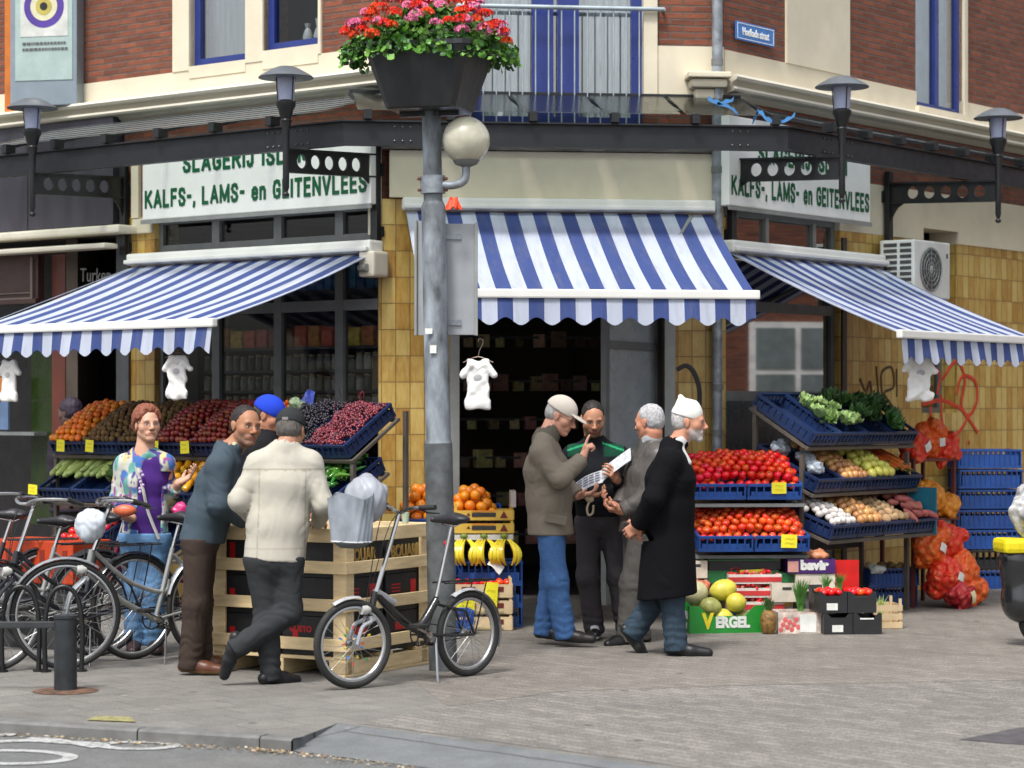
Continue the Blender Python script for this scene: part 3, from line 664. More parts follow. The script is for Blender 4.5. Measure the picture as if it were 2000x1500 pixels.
# --- ground floor, chamfer
do = (xc(880), xc(1297), 0.0, 3.2)
wallmesh('tiled_wall', FC, 0, CW, 0, 3.28, [do], TILE)
fb = MB(); fb.box(.06, CW - .04, -.06, 0, 3.285, 3.655, bev=.006); fb.build('shop_fascia', CREAM, bld, LM(FC))
fb = MB(); fb.box(0, CW, -.09, -.0, 3.66, 3.72); fb.build('fascia_cap', M('old_lead', (.10, .09, .085), .8, var=.4, dirt=.5), bld, LM(FC))
df = MB(); df.box(do[1] - .0, do[1] + .085, -.03, .16, 0.1, 3.2, bev=.004); df.build('door_frame', ALU, bld, LM(FC)); df = MB(); df.box(do[0] - .01, do[0] + .07, .0, .16, .1, 3.2); df.build('door_frame', ALU, bld, LM(FC))
xx = xc(1298)
dl = MB(); Fd = LM(FC) @ T((xx, .17, 0)) @ rot(R(52))
dl.box(-.90, -.84, 0, .045, .13, 2.9); dl.box(-.06, 0, 0, .045, .13, 2.9); dl.box(-.84, -.06, 0, .045, .13, .4); dl.box(-.84, -.06, 0, .045, 2.82, 2.9); dl.box(-.84, -.06, 0, .045, 2.1, 2.16)
dd = dl.build('shop_door', GREYF, bld, Fd); dp = MB(); dp.box(-.84, -.06, .02, .026, .4, 2.82); dp.build('pane', M('frosted_pane', (.34, .38, .40), .3, var=.1), dd)
dh = MB(); dh.cyl((-.80, -.05, .9), (-.80, -.05, 1.3), .012); dh.cyl((-.80, -.05, .93), (-.80, .0, .93), .008); dh.cyl((-.80, -.05, 1.27), (-.80, .0, 1.27), .008); dh.build('handle', ALU, dd, smooth=True)
st = MB(); st.box(do[0], do[1], -.04, .5, 0, .13, bev=.01); st.build('doorstep', M('worn_concrete', (.22, .20, .17), .85, var=.25, dirt=.4), bld, LM(FC))
# --- ground floor, left wall: big shop window
gw = (xl(302), -.03, .55, 3.26)
wallmesh('tiled_wall', FL, -2.9, 0, 0, 3.28, [gw], TILE)
tr1 = 2.46
win(FL, gw[0], gw[1], .55, 3.25, .05, GREYF, GLASS, mull=[xl(413), xl(534), xl(654)], trans=[tr1, 2.98], mw=.085, y=.05)
fb = MB(); fb.box(xl(262), xl(300), -.03, 0, 3.13, 3.26, bev=.01); fb.box(xl(262), xl(276), -.035, 0, 3.265, 3.85); fb.build('cream_post', CREAM, bld, LM(FL)); fb = MB(); fb.box(-.11, -.0, -.035, 0, 3.0, 3.85); fb.build('cream_post', CREAM, bld, LM(FL))
# --- ground floor, right wall
gr = (.03, xr(1640), .2, 3.28); gs = (xr(1800), xr(1868), 1.6, 3.16)
wallmesh('tiled_wall', FR, 0, 9, 0, 3.16, [gr, gs], TILE)
wallmesh('lintel', FR, xr(1640), 2.6, 3.162, 3.60, [], CREAM)
win(FR, gr[0], gr[1], .2, 3.24, .055, GREYF, GLASSR, mull=[], trans=[1.74, 2.47, 2.95], mw=.08, y=.05)
sp = MB(); sp.box(.08, gr[1] - .05, .035, .045, .25, 1.70); sp.build('stall_riser', M('dark_laminate', (.05, .06, .065), .25, var=.15), bld, LM(FR))
for p_ in (1445, 1508, 1600): q = MB(); q.box(xr(p_) - .025, xr(p_) + .025, .045, .1, 2.98, 3.2); q.build('mullion', ALU, bld, LM(FR))
win(FR, gs[0], gs[1], gs[2], gs[3], .05, GREYF, GLASSR, y=.15)
ps = MB(); ps.box(gr[1] + .02, gr[1] + .09, -.02, .02, 0, 3.1); ps.build('dark_pilaster', M('brown_post', (.04, .035, .03), .5), bld, LM(FR))
# --- interior: floor, ceilings and inner walls keep the shop dark
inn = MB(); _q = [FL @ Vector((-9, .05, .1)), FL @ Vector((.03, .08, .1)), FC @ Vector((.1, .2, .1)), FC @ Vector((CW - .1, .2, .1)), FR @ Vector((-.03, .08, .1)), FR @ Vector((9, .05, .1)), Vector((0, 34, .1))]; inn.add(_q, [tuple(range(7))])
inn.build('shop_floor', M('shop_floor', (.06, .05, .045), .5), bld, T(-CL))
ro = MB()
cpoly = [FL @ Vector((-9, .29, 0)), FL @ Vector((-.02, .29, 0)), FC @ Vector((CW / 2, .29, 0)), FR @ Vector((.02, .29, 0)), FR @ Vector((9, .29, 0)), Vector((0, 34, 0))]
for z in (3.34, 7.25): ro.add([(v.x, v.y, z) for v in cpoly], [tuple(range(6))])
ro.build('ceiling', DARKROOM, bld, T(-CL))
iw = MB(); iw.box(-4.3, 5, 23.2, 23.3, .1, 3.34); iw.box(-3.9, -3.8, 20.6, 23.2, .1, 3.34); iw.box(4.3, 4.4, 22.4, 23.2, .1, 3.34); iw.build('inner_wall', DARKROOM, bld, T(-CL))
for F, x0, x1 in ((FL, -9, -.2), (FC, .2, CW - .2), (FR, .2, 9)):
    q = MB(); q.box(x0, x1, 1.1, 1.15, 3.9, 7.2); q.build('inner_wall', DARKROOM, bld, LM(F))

# ================================================================ signs on the building
def panel_sign(F, x0, x1, z0, z1, label, out=.13, lines=(), name='shop_sign'):
    w_ = x1 - x0; t = thing(name, label, 'sign', loc(F, (x0 + x1) / 2, 0, z0))
    b = MB(); b.box(-w_ / 2, w_ / 2, -out, .0, 0, z1 - z0, bev=.008); b.build('panel', SIGNW, t)
    b = MB(); b.box(-w_ / 2 - .01, w_ / 2 + .01, -out - .012, -out + .004, -.035, -.002); b.build('frame', ALU, t)
    for s, xa, xb, z, h_ in lines: blocktext('lettering', s, xa, xb, z, h_, GREEN, t, -out - .003)
    return t
sx0, sx1 = xl(278, .13), xl(724, .13)
wl = sx1 - sx0
def tx(F, xa, ca, out): return fx(F, xa, out) - ca
cxl = (sx0 + sx1) / 2
sgl = panel_sign(FL, sx0, sx1, 3.23, 3.86, 'white butcher sign with green letters above the long shop window', lines=[
    ('KALFS-, LAMS- en GEITENVLEES', xl(283, .13) - cxl, xl(717, .13) - cxl, .085, .17), ('SLAGERIJ ISLAM', xl(357, .13) - cxl, xl(606, .13) - cxl, .36, .17)])
rx0, rx1 = xr(1424, .13), xr(1700, .13); cxr = (rx0 + rx1) / 2
sgr = panel_sign(FR, rx0, rx1, 3.24, 3.95, 'white butcher sign with green letters on the wall facing the street corner', lines=[
    ('KALFS-, LAMS- en GEITENVLEES', xr(1428, .13) - cxr, xr(1697, .13) - cxr, .075, .175), ('SLAGERIJ ISLAM', xr(1480, .13) - cxr, xr(1654, .13) - cxr, .36, .175)])
# blue street name plate
sp_ = thing('street_sign', 'small blue enamel street name plate on the brick wall beside the drainpipe', 'sign', loc(FR, (xr(1429) + xr(1505)) / 2, -.03, 4.66))
b = MB(); wn_ = (xr(1505) - xr(1429)); b.box(-wn_ / 2, wn_ / 2, -.012, 0, -.075, .075, bev=.01); b.build('plate', M('enamel_blue', (.03, .17, .50), .25, var=.05), sp_)
b = MB(); 
for z in (-.062, .058): b.box(-wn_ / 2 + .02, wn_ / 2 - .02, -.014, -.011, z, z + .005)
for x in (-wn_ / 2 + .02, wn_ / 2 - .025): b.box(x, x + .005, -.0141, -.0111, -.06, .06)
b.build('border', SIGNW, sp_)
text('lettering', 'Hoefkade straat', .085, SIGNW, sp_, T((0, -.014, -.028)), .72, .002)
# tall light box with an eye emblem, far left
eb = thing('light_box', 'tall grey projecting light box with a purple eye emblem', 'sign', FL @ T((xl(150, .15), -.15, 4.27)) @ rot(R(26)))
LB = M('box_grey', (.20, .25, .29), .35, var=.08); b = MB(); b.box(-.62, 0, 0, .16, 0, 2.4, bev=.01); b.build('case', LB, eb)
b = MB(); b.box(-.57, -.04, -.006, -.001, .22, 2.3); b.build('face', M('box_face', (.34, .44, .42), .25, var=.1), eb)
def disc(name, r, y, mat, sx=1, c=(-.3, .86), sz=1):
    b = MB(); n = 40; b.add([(c[0] + r * sx * math.cos(6.2832 * i / n), y, c[1] + r * sz * math.sin(6.2832 * i / n)) for i in range(n)], [tuple(range(n - 1, -1, -1))]); return b.build(name, mat, eb)
b = MB(); b.box(-.52, -.08, -.010, -.007, .60, 1.3); b.build('poster', M('poster_grey', (.55, .56, .53), .6), eb)
disc('emblem', .185, -.012, M('emblem_violet', (.075, .035, .28), .5)); disc('emblem', .125, -.014, M('emblem_cream', (.62, .6, .4), .5)); disc('emblem', .075, -.016, M('emblem_yellow', (.45, .38, .08), .5)); disc('emblem', .035, -.018, BLACKM)
b = MB(); rr_ = random.Random(2)
for row in range(2):
    x = -.5
    while x < -.1: wd = rr_.uniform(.01, .035); b.box(x, x + wd, -.013, -.011, .53 - row * .05, .55 - row * .05); x += wd + .008
b.build('small_print', M('print_grey', (.1, .1, .1), .6), eb)
ob = thing('orange_pillar', 'orange painted strip on the wall beside the eye emblem light box', 'pilaster', loc(FL, xl(27), 0, 4.27)); b = MB(); b.box(-.07, .07, -.05, 0, 0, 2.6, bev=.01); b.build('strip', M('orange_paint', (.52, .15, .02), .6), ob)
b = MB(); b.box(-.09, .09, -.07, 0, -.03, -.001); b.build('foot', M('brown_paint', (.09, .04, .02), .6), ob)

# ================================================================ neighbour shop at the far left
nb = thing('neighbour_shop', 'dark neighbour shopfront with slate fascia, brown pillar and open doorway', 'shop front', loc(FL, -4.6, 0, 0))
def nbx(px, o=0): return xl(px, o) + 4.6
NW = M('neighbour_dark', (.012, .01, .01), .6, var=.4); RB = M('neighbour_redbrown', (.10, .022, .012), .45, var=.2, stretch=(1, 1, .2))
b = MB(); b.box(-4.3, 1.62, -.10, .2, 3.22, 4.14); b.build('fascia', SLATE, nb)
b = MB()
for xx in (-3.2, -1.9, -.6, .5): b.box(xx, xx + .012, -.104, -.09, 3.22, 4.14)
b.build('fascia_joint', BLACKM, nb)
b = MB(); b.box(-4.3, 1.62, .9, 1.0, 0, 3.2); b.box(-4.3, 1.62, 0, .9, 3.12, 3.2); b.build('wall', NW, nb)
b = MB(); b.box(nbx(232), nbx(256), -.03, .12, 0, 3.2); b.build('pillar', M('slate_post', (.05, .055, .06), .5), nb)
b = MB(); b.box(nbx(98), nbx(124), .02, .2, 0, 3.0); b.build('pillar', RB, nb)
b = MB(); b.box(nbx(40), nbx(92), .12, .14, .6, 2.3); b.build('window_pane', M('murky_glass', (.02, .035, .01), .1), nb)
b = MB(); b.box(nbx(-80), nbx(88), -.08, -.01, 2.60, 3.0); b.box(nbx(-80), nbx(88), -.11, -.05, 2.57, 2.61); b.build('vent_box', M('brown_panel', (.045, .02, .016), .5, var=.2), nb)
b = MB(); b.box(nbx(-80), nbx(78), -.1, -.081, 2.66, 2.67); b.box(nbx(76), nbx(80), -.1, -.081, 2.62, 2.98); b.box(nbx(-80), nbx(80), -.1, -.0805, 2.60, 2.625); b.build('vent_trim', M('taupe', (.16, .12, .10), .5), nb)
aw = MB(); aw.box(nbx(-200), nbx(229, .25), -.24, -.02, 3.13, 3.20, bev=.02); aw.box(nbx(-200), nbx(212, .25), -.30, -.14, 3.0, 3.045, bev=.015); aw.build('awning_cassette', CREAM2, nb)
tt = text('lettering', 'Turken', .17, M('faded_script', (.18, .18, .17), .6), nb, T((nbx(195), -.02, 2.76)), .8, 0); tt.matrix_local = T((nbx(190), -.02, 2.74)) @ rot(R(2), 'Y')
b = MB(); b.box(nbx(8), nbx(26), -.06, -.04, 1.72, 1.92, mi=0); b.box(nbx(10), nbx(26), -.06, -.04, 1.45, 1.70, mi=1); b.build('poster', [M('poster_orange', (.45, .17, .03), .5), M('poster_blue', (.10, .16, .28), .5)], nb)
b = MB(); b.box(nbx(-20), nbx(75), -.05, .1, 1.40, 1.43); b.build('ledge', GREYF, nb)

# ================================================================ street side houses only the shop panes reflect
def facing(name, label, M0, L, H, brickc):
    t = thing(name, label, 'building', M0); b = MB(); b.box(-L / 2, L / 2, 0, .5, 0, H); b.build('wall', brickc, t)
    WF = M('white_frame', (.85, .85, .83), .5)
    for k in range(int(L / 2.4)):
        x = -L / 2 + 1.2 + k * 2.4
        for z in (.9,):
            f = MB(); f.box(x - .65, x + .65, -.06, 0, z, z + 1.9); q = f.build('window', WF, t)
            p = MB(); [p.box(x + u, x + u + .53, -.07, -.061, z + v, z + v2) for u in (-.57, .04) for v, v2 in ((.08, 1.2), (1.27, 1.82))]; p.build('pane', M('grey_pane', (.20, .24, .25), .15), q)
    b = MB(); b.box(-L / 2, L / 2, -.05, 0, 3.3, 3.7); b.build('band', CREAM, t)
    return t
facing('terraced_house', 'brick terrace with white windows across the side street', T((13.5, 24, 0)) @ rot(R(-82)), 26, 5.4, BRICK)

# ================================================================ steel canopy along the facades
cano = thing('steel_canopy', 'dark riveted steel canopy with glass panels running round the corner', 'canopy', T(CL))
OB = .80
def beamseg(F, x0, x1, m0, m1, nm='beam'):
    t_ = math.tan(R(22.5)); b = MB(); z0, z1 = 3.60, 3.79
    for (ya, yb, za, zb) in ((OB, OB - .02, z0 + .012, z1 - .012), (OB + .035, OB - .035, z1 - .012, z1), (OB + .035, OB - .035, z0, z0 + .012)):
        vs = []
        for o_ in (ya, yb):
            for z in (za, zb):
                vs.append((x0 - (o_ * t_ if m0 else 0), -o_, z)); vs.append((x1 + (o_ * t_ if m1 else 0), -o_, z))
        b.add(vs, [(0, 1, 3, 2), (4, 6, 7, 5), (0, 4, 5, 1), (2, 3, 7, 6), (0, 2, 6, 4), (1, 5, 7, 3)])
    return b.build(nm, STEEL, cano, LM(F))
beamseg(FL, -7.5, 0, 0, 1); beamseg(FC, 0, CW, 1, 1); beamseg(FR, 0, 8.5, 1, 0)
for F, xa in ((FL, -.45), (FL, -.15), (FR, .2), (FR, .5), (FC, .05), (FC, CW - .1)):
    for k in range(3):
        for z in (3.64, 3.745):
            rv = MB(); p = F @ Vector((xa + k * .06, -OB - .004, z)); rv.ell(p, .008, 6, 4); rv.build('rivet', M('rivet', (.16, .16, .16), .4, metal=.6), cano, T(-CL))
pl_ = MB(); pl_.box(-.5, .30, -.006, 0, 3.615, 3.775); 
def rafters(F, xs, za, zb, yo=OB, sk=0.):
    b = MB()
    for x in xs: b.tube([(x + sk, -yo - .05, za), (x, -.02, zb)], .016, n=4)
    b.tube([(min(xs) , -.03, zb + .02), (max(xs), -.03, zb + .02)], .02, n=4)
    return b.build('rafter', STEEL, cano, LM(F))
def glassp(F, x0, x1, za, zb, mat, yo=OB):
    b = MB(); b.add([(x0, -yo - .06, za), (x1, -yo - .06, za), (x1, -.03, zb), (x0, -.03, zb), (x0, -yo - .06, za + .006), (x1, -yo - .06, za + .006), (x1, -.03, zb + .006), (x0, -.03, zb + .006)],
                    [(0, 3, 2, 1), (4, 5, 6, 7), (0, 1, 5, 4), (1, 2, 6, 5), (2, 3, 7, 6), (3, 0, 4, 7)]); return b.build('glass_panel', mat, cano, LM(F))
cx = [-.25 + .62 * k for k in range(6)]
rafters(FC, cx, 3.845, 4.09, sk=.10)
for k in range(5): glassp(FC, cx[k] + .02, cx[k + 1] - .02, 3.86, 4.11, ROOFG)
ROOFL = glass_mat('ribbed_glass', (.86, .9, .87), .12, .35)
RIB = M('ribbed_sheet', (.20, .215, .20), .5, var=.35, scale=5, stretch=(.3, 2, 1), dirt=.5)
lx = [-7.2 + .62 * k for k in range(12)]
rafters(FL, lx, 3.835, 4.06); rafters(FR, [0.25 + .55 * k for k in range(13)], 3.83, 4.03)
b = MB()
for k in range(6): 
    x0 = -3.75; yy0 = -OB - .06 + k * .14; z0 = 3.86 + k * .040
    b.add([(x0, yy0, z0), (.15, yy0, z0), (.15, yy0 + .15, z0 + .03), (x0, yy0 + .15, z0 + .03), (x0, yy0, z0 + .012), (.15, yy0, z0 + .012), (.15, yy0 + .15, z0 + .042), (x0, yy0 + .15, z0 + .042)], [(0, 3, 2, 1), (4, 5, 6, 7), (0, 1, 5, 4), (1, 2, 6, 5), (2, 3, 7, 6), (3, 0, 4, 7)])
b.build('roof_sheet', ROOFL, cano, LM(FL))
b = MB()
for k in range(13): b.box(.25 + .55 * k + .03, .25 + .55 * (k + 1) - .03, -OB - .06, -.05, 0, .006, mtx=T((0, 0, 0)) @ Matrix(((1, 0, 0, 0), (0, 1, 0, 0), (0, .24, 1, 4.05), (0, 0, 0, 1))))
b.build('roof_sheet', glass_mat('dull_glass', (.8, .85, .85), .1, .3), cano, LM(FR))
for F, xs in ((FL, lx), (FC, cx), (FR, [.25 + .55 * k for k in range(13)])):
    for x in xs: b = MB(); b.box(x - .03 + (.1 if F is FC else 0), x + .03 + (.1 if F is FC else 0), -OB - .075, -OB + .03, 3.793, 3.87, bev=.004); b.build('rafter_shoe', BLACKM, cano, LM(F))
# blue tarpaulin strips caught in the canopy by the drainpipe
tp = MB()
def ribbon(pts, wd, mi=0):
    P = squiggle(pts, 6); vs = []
    for i, p in enumerate(P): vs += [p, p + Vector((.006, 0, wd * (1 + .3 * math.sin(i * 1.7))))]
    tp.add(vs, [(2 * i, 2 * i + 1, 2 * i + 3, 2 * i + 2) for i in range(len(P) - 1)])
def Wt(px, py, d=17.9): return W(px, py, d)
ribbon([Wt(1468, 246), Wt(1482, 222), Wt(1500, 238), Wt(1530, 240), Wt(1552, 228)], .03); ribbon([Wt(1382, 196), Wt(1405, 205), Wt(1432, 198)], .03); ribbon([Wt(1470, 244), Wt(1480, 225)], .05); ribbon([Wt(1400, 205), Wt(1425, 212), Wt(1440, 225)], .02)
tag(tp.build('blue_tarpaulin', M('tarp_blue', (.05, .20, .46), .4)), 'torn light blue tarpaulin strips caught on the canopy by the drainpipe', 'tarpaulin')

# ================================================================ lamp posts with pierced brackets
LAMPG = M('lamp_glass', (.36, .40, .55), .2, var=.1, coat=.5)
def bracket_lamp(F, x, label, flip=1, out=1.02):
    t = thing('bracket_lamp', label, 'lamp', loc(F, x, 0, 0), 'lamps on brackets along the canopy')
    b = MB(); b.box(-.035, .035, -.07, -.02, 2.95, 3.72, bev=.004); b.box(-.05, .05, -.02, 0, 2.98, 3.06); b.box(-.05, .05, -.02, 0, 3.45, 3.55); b.build('wall_plate', BLACKM, t)
    # arm: tapered plate with five round holes, built as a ring of quads round each hole
    b = MB(); y0, y1 = -.07, -out; zc0, zc1 = 3.53, 3.49
    def hz(s): return (.120 - .004 * s), (zc0 + (zc1 - zc0) * s)
    n = 5; m_ = 16
    for side in (0,):
        for i in range(n):
            s0, s1 = i / n * .78 + .13, (i + 1) / n * .78 + .13; sc = (s0 + s1) / 2
            ya, yb = y0 + (y1 - y0) * s0, y0 + (y1 - y0) * s1; yc = (ya + yb) / 2; h, zc = hz(sc); r = .053
            outer = []; inner = []
            for k in range(m_):
                a = 2 * math.pi * k / m_; c, s_ = math.cos(a), math.sin(a); q = max(abs(c), abs(s_)); u = c / q; v = s_ / q
                yy = yc + u * (yb - ya) / 2; sy = (yy - y0) / (y1 - y0); hh, zz = hz(sy); outer.append((yy, zz + v * hh * .72)); inner.append((yc - r * c, zc + r * s_))
            for xs_ in (-.008, .008):
                vs = [(xs_, p[0], p[1]) for p in outer] + [(xs_, p[0], p[1]) for p in inner]
                b.add(vs, [(k, (k + 1) % m_, m_ + (k + 1) % m_, m_ + k) for k in range(m_)])
            vs = [(-.008, p[0], p[1]) for p in inner] + [(.008, p[0], p[1]) for p in inner]
            b.add(vs, [(k, (k + 1) % m_, m_ + (k + 1) % m_, m_ + k) for k in range(m_)])
        for s0, s1 in ((0, .13), (.91, 1)):
            ya, yb = y0 + (y1 - y0) * s0, y0 + (y1 - y0) * s1; (h0, z0), (h1, z1) = hz(s0), hz(s1)
            b.add([(x_, y_, z_) for x_ in (-.008, .008) for y_, z_ in ((ya, z0 - h0 * .72), (yb, z1 - h1 * .72), (yb, z1 + h1 * .72), (ya, z0 + h0 * .72))], [(0, 1, 2, 3), (7, 6, 5, 4), (0, 4, 5, 1), (2, 6, 7, 3), (1, 5, 6, 2), (0, 3, 7, 4)])
        for sg in (-1, 1):
            (h0, z0), (h1, z1) = hz(0), hz(1)
            b.add([(x_, y_, z_ + dz) for y_, z_ in ((y0, z0 + sg * h0 * .72), (y1, z1 + sg * h1 * .72)) for x_ in (-.025, .025) for dz in (-.007, .007)], [(0, 1, 3, 2), (4, 6, 7, 5), (0, 4, 5, 1), (2, 3, 7, 6), (0, 2, 6, 4), (1, 5, 7, 3)])
    b.prism([(0, 0), (0, -.16), (.025, -.1), (.07, -.04), (.14, 0)], -.008, .008, mtx=T((0, y0, zc0 - .09)) @ rot(R(-90)))
    b.build('arm', BLACKM, t)
    b = MB(); yc = -out
    b.lathe([(.001, 3.215), (.024, 3.225), (.026, 3.24), (.014, 3.255), (.018, 3.27), (.025, 3.29), (.025, 3.56), (.028, 3.72), (.042, 3.79), (.036, 3.80), (.05, 3.83), (.058, 3.87), (.074, 3.90), (.074, 3.93), (.03, 3.94)], 14, T((0, yc, 0)))
    b.build('post', BLACKM, t, smooth=True)
    b = MB(); b.lathe([(.060, 3.94), (.073, 4.11), (.071, 4.11), (.058, 3.942)], 16, T((0, yc, 0))); b.build('lamp_glass', LAMPG, t, smooth=True)
    b = MB(); b.cyl((0, yc, 3.94), (0, yc, 4.07), .02); b.build('bulb', M('bulb_white', (.6, .65, .7), .3), t)
    for k in range(3): b = MB(); a = 2.1 * k; b.cyl((.064 * math.cos(a), yc + .064 * math.sin(a), 3.93), (.077 * math.cos(a), yc + .077 * math.sin(a), 4.12), .004, n=6); b.build('stay', BLACKM, t)
    b = MB(); b.lathe([(.205, 4.105), (.208, 4.11), (.195, 4.122), (.10, 4.175), (.06, 4.19), (.001, 4.195)], 24, T((0, yc, 0))); b.lathe([(.001, 4.15), (.19, 4.107), (.206, 4.104)], 24, T((0, yc, 0)))
    b.build('shade', M('lamp_shade', (.10, .115, .13), .4, var=.1), t, smooth=True)
    return t
bracket_lamp(FL, xl(250), 'farthest lamp on a pierced black bracket before the dark neighbour fascia', out=1.05)
bracket_lamp(FL, -.02, 'lamp on a pierced black bracket in front of the long butcher sign', out=1.05)
bracket_lamp(FR, .05, 'lamp on a pierced black bracket in front of the cream pilaster and sign', out=1.05)
bracket_lamp(FR, xr(1727), 'lamp on a pierced black bracket above the air conditioner', out=1.1)

# ================================================================ drainpipe, air conditioner
dp_ = thing('drainpipe', 'grey zinc drainpipe running down the corner beside the tiled shop wall', 'drainpipe', T((CR.x + .0, CR.y - .08, 0)))
b = MB(); b.cyl((-.06, -.02, 0.0), (-.06, -.02, 7.2), .042, n=16); b.build('pipe', GALV, dp_, smooth=True)
for z in (.9, 1.42, 1.78, 2.6, 3.5, 4.35):
    b = MB(); b.cyl((-.06, -.02, z), (-.06, -.02, z + .05), .048, n=16); b.box(-.08, -.04, -.02, .08, z + .01, z + .04); b.build('pipe_clip', GREYF, dp_, smooth=True)
ac = thing('air_conditioner', 'white air conditioner unit with round fan grille on the tiled wall', 'air conditioner', loc(FR, xr(1786, .42), -.08, 2.60))
ww = xr(1856, .42) - xr(1786, .42)
ACW = M('ac_white', (.62, .63, .60), .45, var=.04, dirt=.15, bmp=.02)
b = MB(); b.box(0, ww, -.34, 0, 0, .50, bev=.015); b.build('case', ACW, ac)
b = MB(); nn_ = 28; c_ = (ww * .44, .25)
b.add([(c_[0] + .19 * math.cos(6.2832 * k / nn_), -.343, c_[1] + .19 * math.sin(6.2832 * k / nn_)) for k in range(nn_)], [tuple(range(nn_))]); b.build('fan_recess', M('fan_dark', (.06, .065, .065), .5), ac)
b = MB()
for r_ in (.06, .10, .14, .18, .192): b.tube([(c_[0] + r_ * math.cos(6.2832 * k / 24), -.352, c_[1] + r_ * math.sin(6.2832 * k / 24)) for k in range(24)], .003, n=4, closed=True)
for k in range(12): a = 6.2832 * k / 12; b.cyl((c_[0], -.352, c_[1]), (c_[0] + .19 * math.cos(a), -.352, c_[1] + .19 * math.sin(a)), .002, n=4)
b.ell((c_[0], -.35, c_[1]), (.035, .008, .035)); b.build('fan_grille', M('grille_grey', (.28, .29, .29), .4), ac)
b = MB()
for k in range(9): b.box(-.004, -.001, -.31, -.20, .04 + k * .05, .07 + k * .05); b.box(-.004, -.001, -.17, -.04, .04 + k * .05, .07 + k * .05)
b.build('side_louvre', M('louvre_dark', (.05, .05, .05), .6), ac)
b = MB(); b.box(ww * .88, ww * .93, -.343, -.339, .36, .40); b.build('badge', M('badge', (.1, .1, .1), .4), ac)
b = MB(); b.box(.05, .09, -.34, .08, -.05, -.002); b.box(ww - .09, ww - .05, -.34, .08, -.05, -.002); b.build('mount', GREYF, ac)

# ================================================================ awnings
STRL = stripe_mat('awning_stripe', .225, .12); AWH = M('awning_white', (.72, .72, .69), .5, var=.03, dirt=.1, bmp=.03)
def awning(F, x0, x1, zt, zf, proj, label, vh=.21, per=.225, phase=.12, cb=.10):
    w_ = x1 - x0; t = thing('awning', label, 'awning', loc(F, x0, 0, zf))
    mat = STRL; h = zt - zf
    b = MB(); b.box(-.03, w_ + .03, -.16, 0, h + .01, h + .01 + cb, bev=.02); b.box(-.02, w_ + .02, -.20, -.16, h + .02, h + .055, bev=.01); b.build('cassette', AWH, t)
    y0, y1 = -.12, -proj
    def f(off): return lambda u, v: (w_ * u, y0 + (y1 - y0) * v, h * (1 - v) - .035 * math.sin(math.pi * v) - off + .006 * math.sin(w_ * u * 5 + 2 * v) * math.sin(3.14 * v) + .004 * math.sin(w_ * u * 13 + 5 * v))
    b = MB(); b.grid(f(0), 60, 14); b.grid(f(.006), 60, 14); b.add([f(0)(0, 0), f(0)(0, 1), f(.006)(0, 1), f(.006)(0, 0)], [(0, 1, 2, 3)]); fab = b.build('canvas', mat, t, smooth=True, auto=0)
    b = MB(); b.box(-.03, w_ + .03, -proj - .035, -proj + .02, -.045, .02, bev=.012); b.build('front_bar', AWH, t)
    # scalloped valance, hanging free with slight ripples; one tongue for each pair of stripes
    b = MB(); nu = int(w_ / per * 16)
    def bot(x): ph = (x / per + phase + 50 + .25) % 1; return -vh + .028 * math.cos(2 * math.pi * ph) 
    vs = []; fs = []
    for sgn in (0, .003):
        for i in range(nu + 1):
            x = w_ * i / nu
            for j in range(4):
                v = j / 3; z = -.045 + (bot(x) + .045) * v; vs.append((x, -proj - .012 + .012 * v * math.sin(x * 9) - .02 * v + sgn, z))
    m_ = (nu + 1) * 4
    for q in (0, m_):
        for i in range(nu):
            for j in range(3): a = q + i * 4 + j; fs.append((a, a + 4, a + 5, a + 1))
    b.add(vs, fs); b.build('valance', mat, t, smooth=True, auto=0)
    for xx, s_ in ((.16, 1), (w_ - .16, -1)):
        b = MB(); el = (xx + s_ * .38, -proj * .55, h * .42 - .05)
        b.tube([(xx, -.14, h - .02), el], .02, n=6); b.tube([el, (xx + .05 * s_, -proj + .03, -.02)], .017, n=6); b.ell(el, .03, 8, 6); b.build('folding_arm', ALU, t, smooth=True)
    return t
AW1 = awning(FL, xl(252, .15), xl(727, .10), 2.84, 2.27, 1.82, 'blue and white striped awning over the long window and fruit rack')
AW2 = awning(FC, xc(793, .1), xc(1388, .1), 3.17, 2.47, 1.72, 'blue and white striped awning over the open shop doorway')
AW3 = awning(FR, xr(1425, .1), xr(1716, .1), 2.86, 2.21, 1.62, 'blue and white striped awning over the vegetable rack below the air conditioner')
e_ = MB(); e_.box(-.06, .1, -.16, .02, -.12, .08, bev=.02); em = thing('awning_motor', 'dirty white awning end bracket on the tiled corner', 'bracket', loc(FL, -.02, -.02, 2.78)); e_.build('housing', CREAM2, em); e2 = MB(); e2.cyl((-.03, -.18, -.05), (.05, -.18, -.05), .03); e2.build('joint', ALU, em)

# ================================================================ produce: one mesh of each kind, then copies
CRB = M('crate_blue', (.012, .07, .30), .42, var=.15, rnd=.25, dirt=.25, bmp=.05)
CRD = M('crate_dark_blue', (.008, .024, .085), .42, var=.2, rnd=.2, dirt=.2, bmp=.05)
WOODP = M('pale_wood', (.74, .57, .32), .65, var=.14, scale=5, stretch=(1, 1, 6), rnd=.08, bmp=.15)
WOODC = M('thin_wood', (.58, .44, .26), .7, var=.12, scale=8, rnd=.1)
YCARD = M('yellow_card', (.78, .70, .02), .6, var=.04)
INK = M('ink', (.03, .03, .03), .7)
CARD = M('cardboard', (.38, .22, .10), .8, var=.1)
def fm(name, col, rough=.35, **k): k.setdefault('rnd', .18); k.setdefault('hue', .012); k.setdefault('coat', .2); return M(name, col, rough, **k)
M_TOM = fm('tomato_skin', (.78, .022, .006), .25, var=.12, scale=9); M_TOM2 = fm('tomato_orange', (.80, .075, .012), .25, var=.2, scale=9)
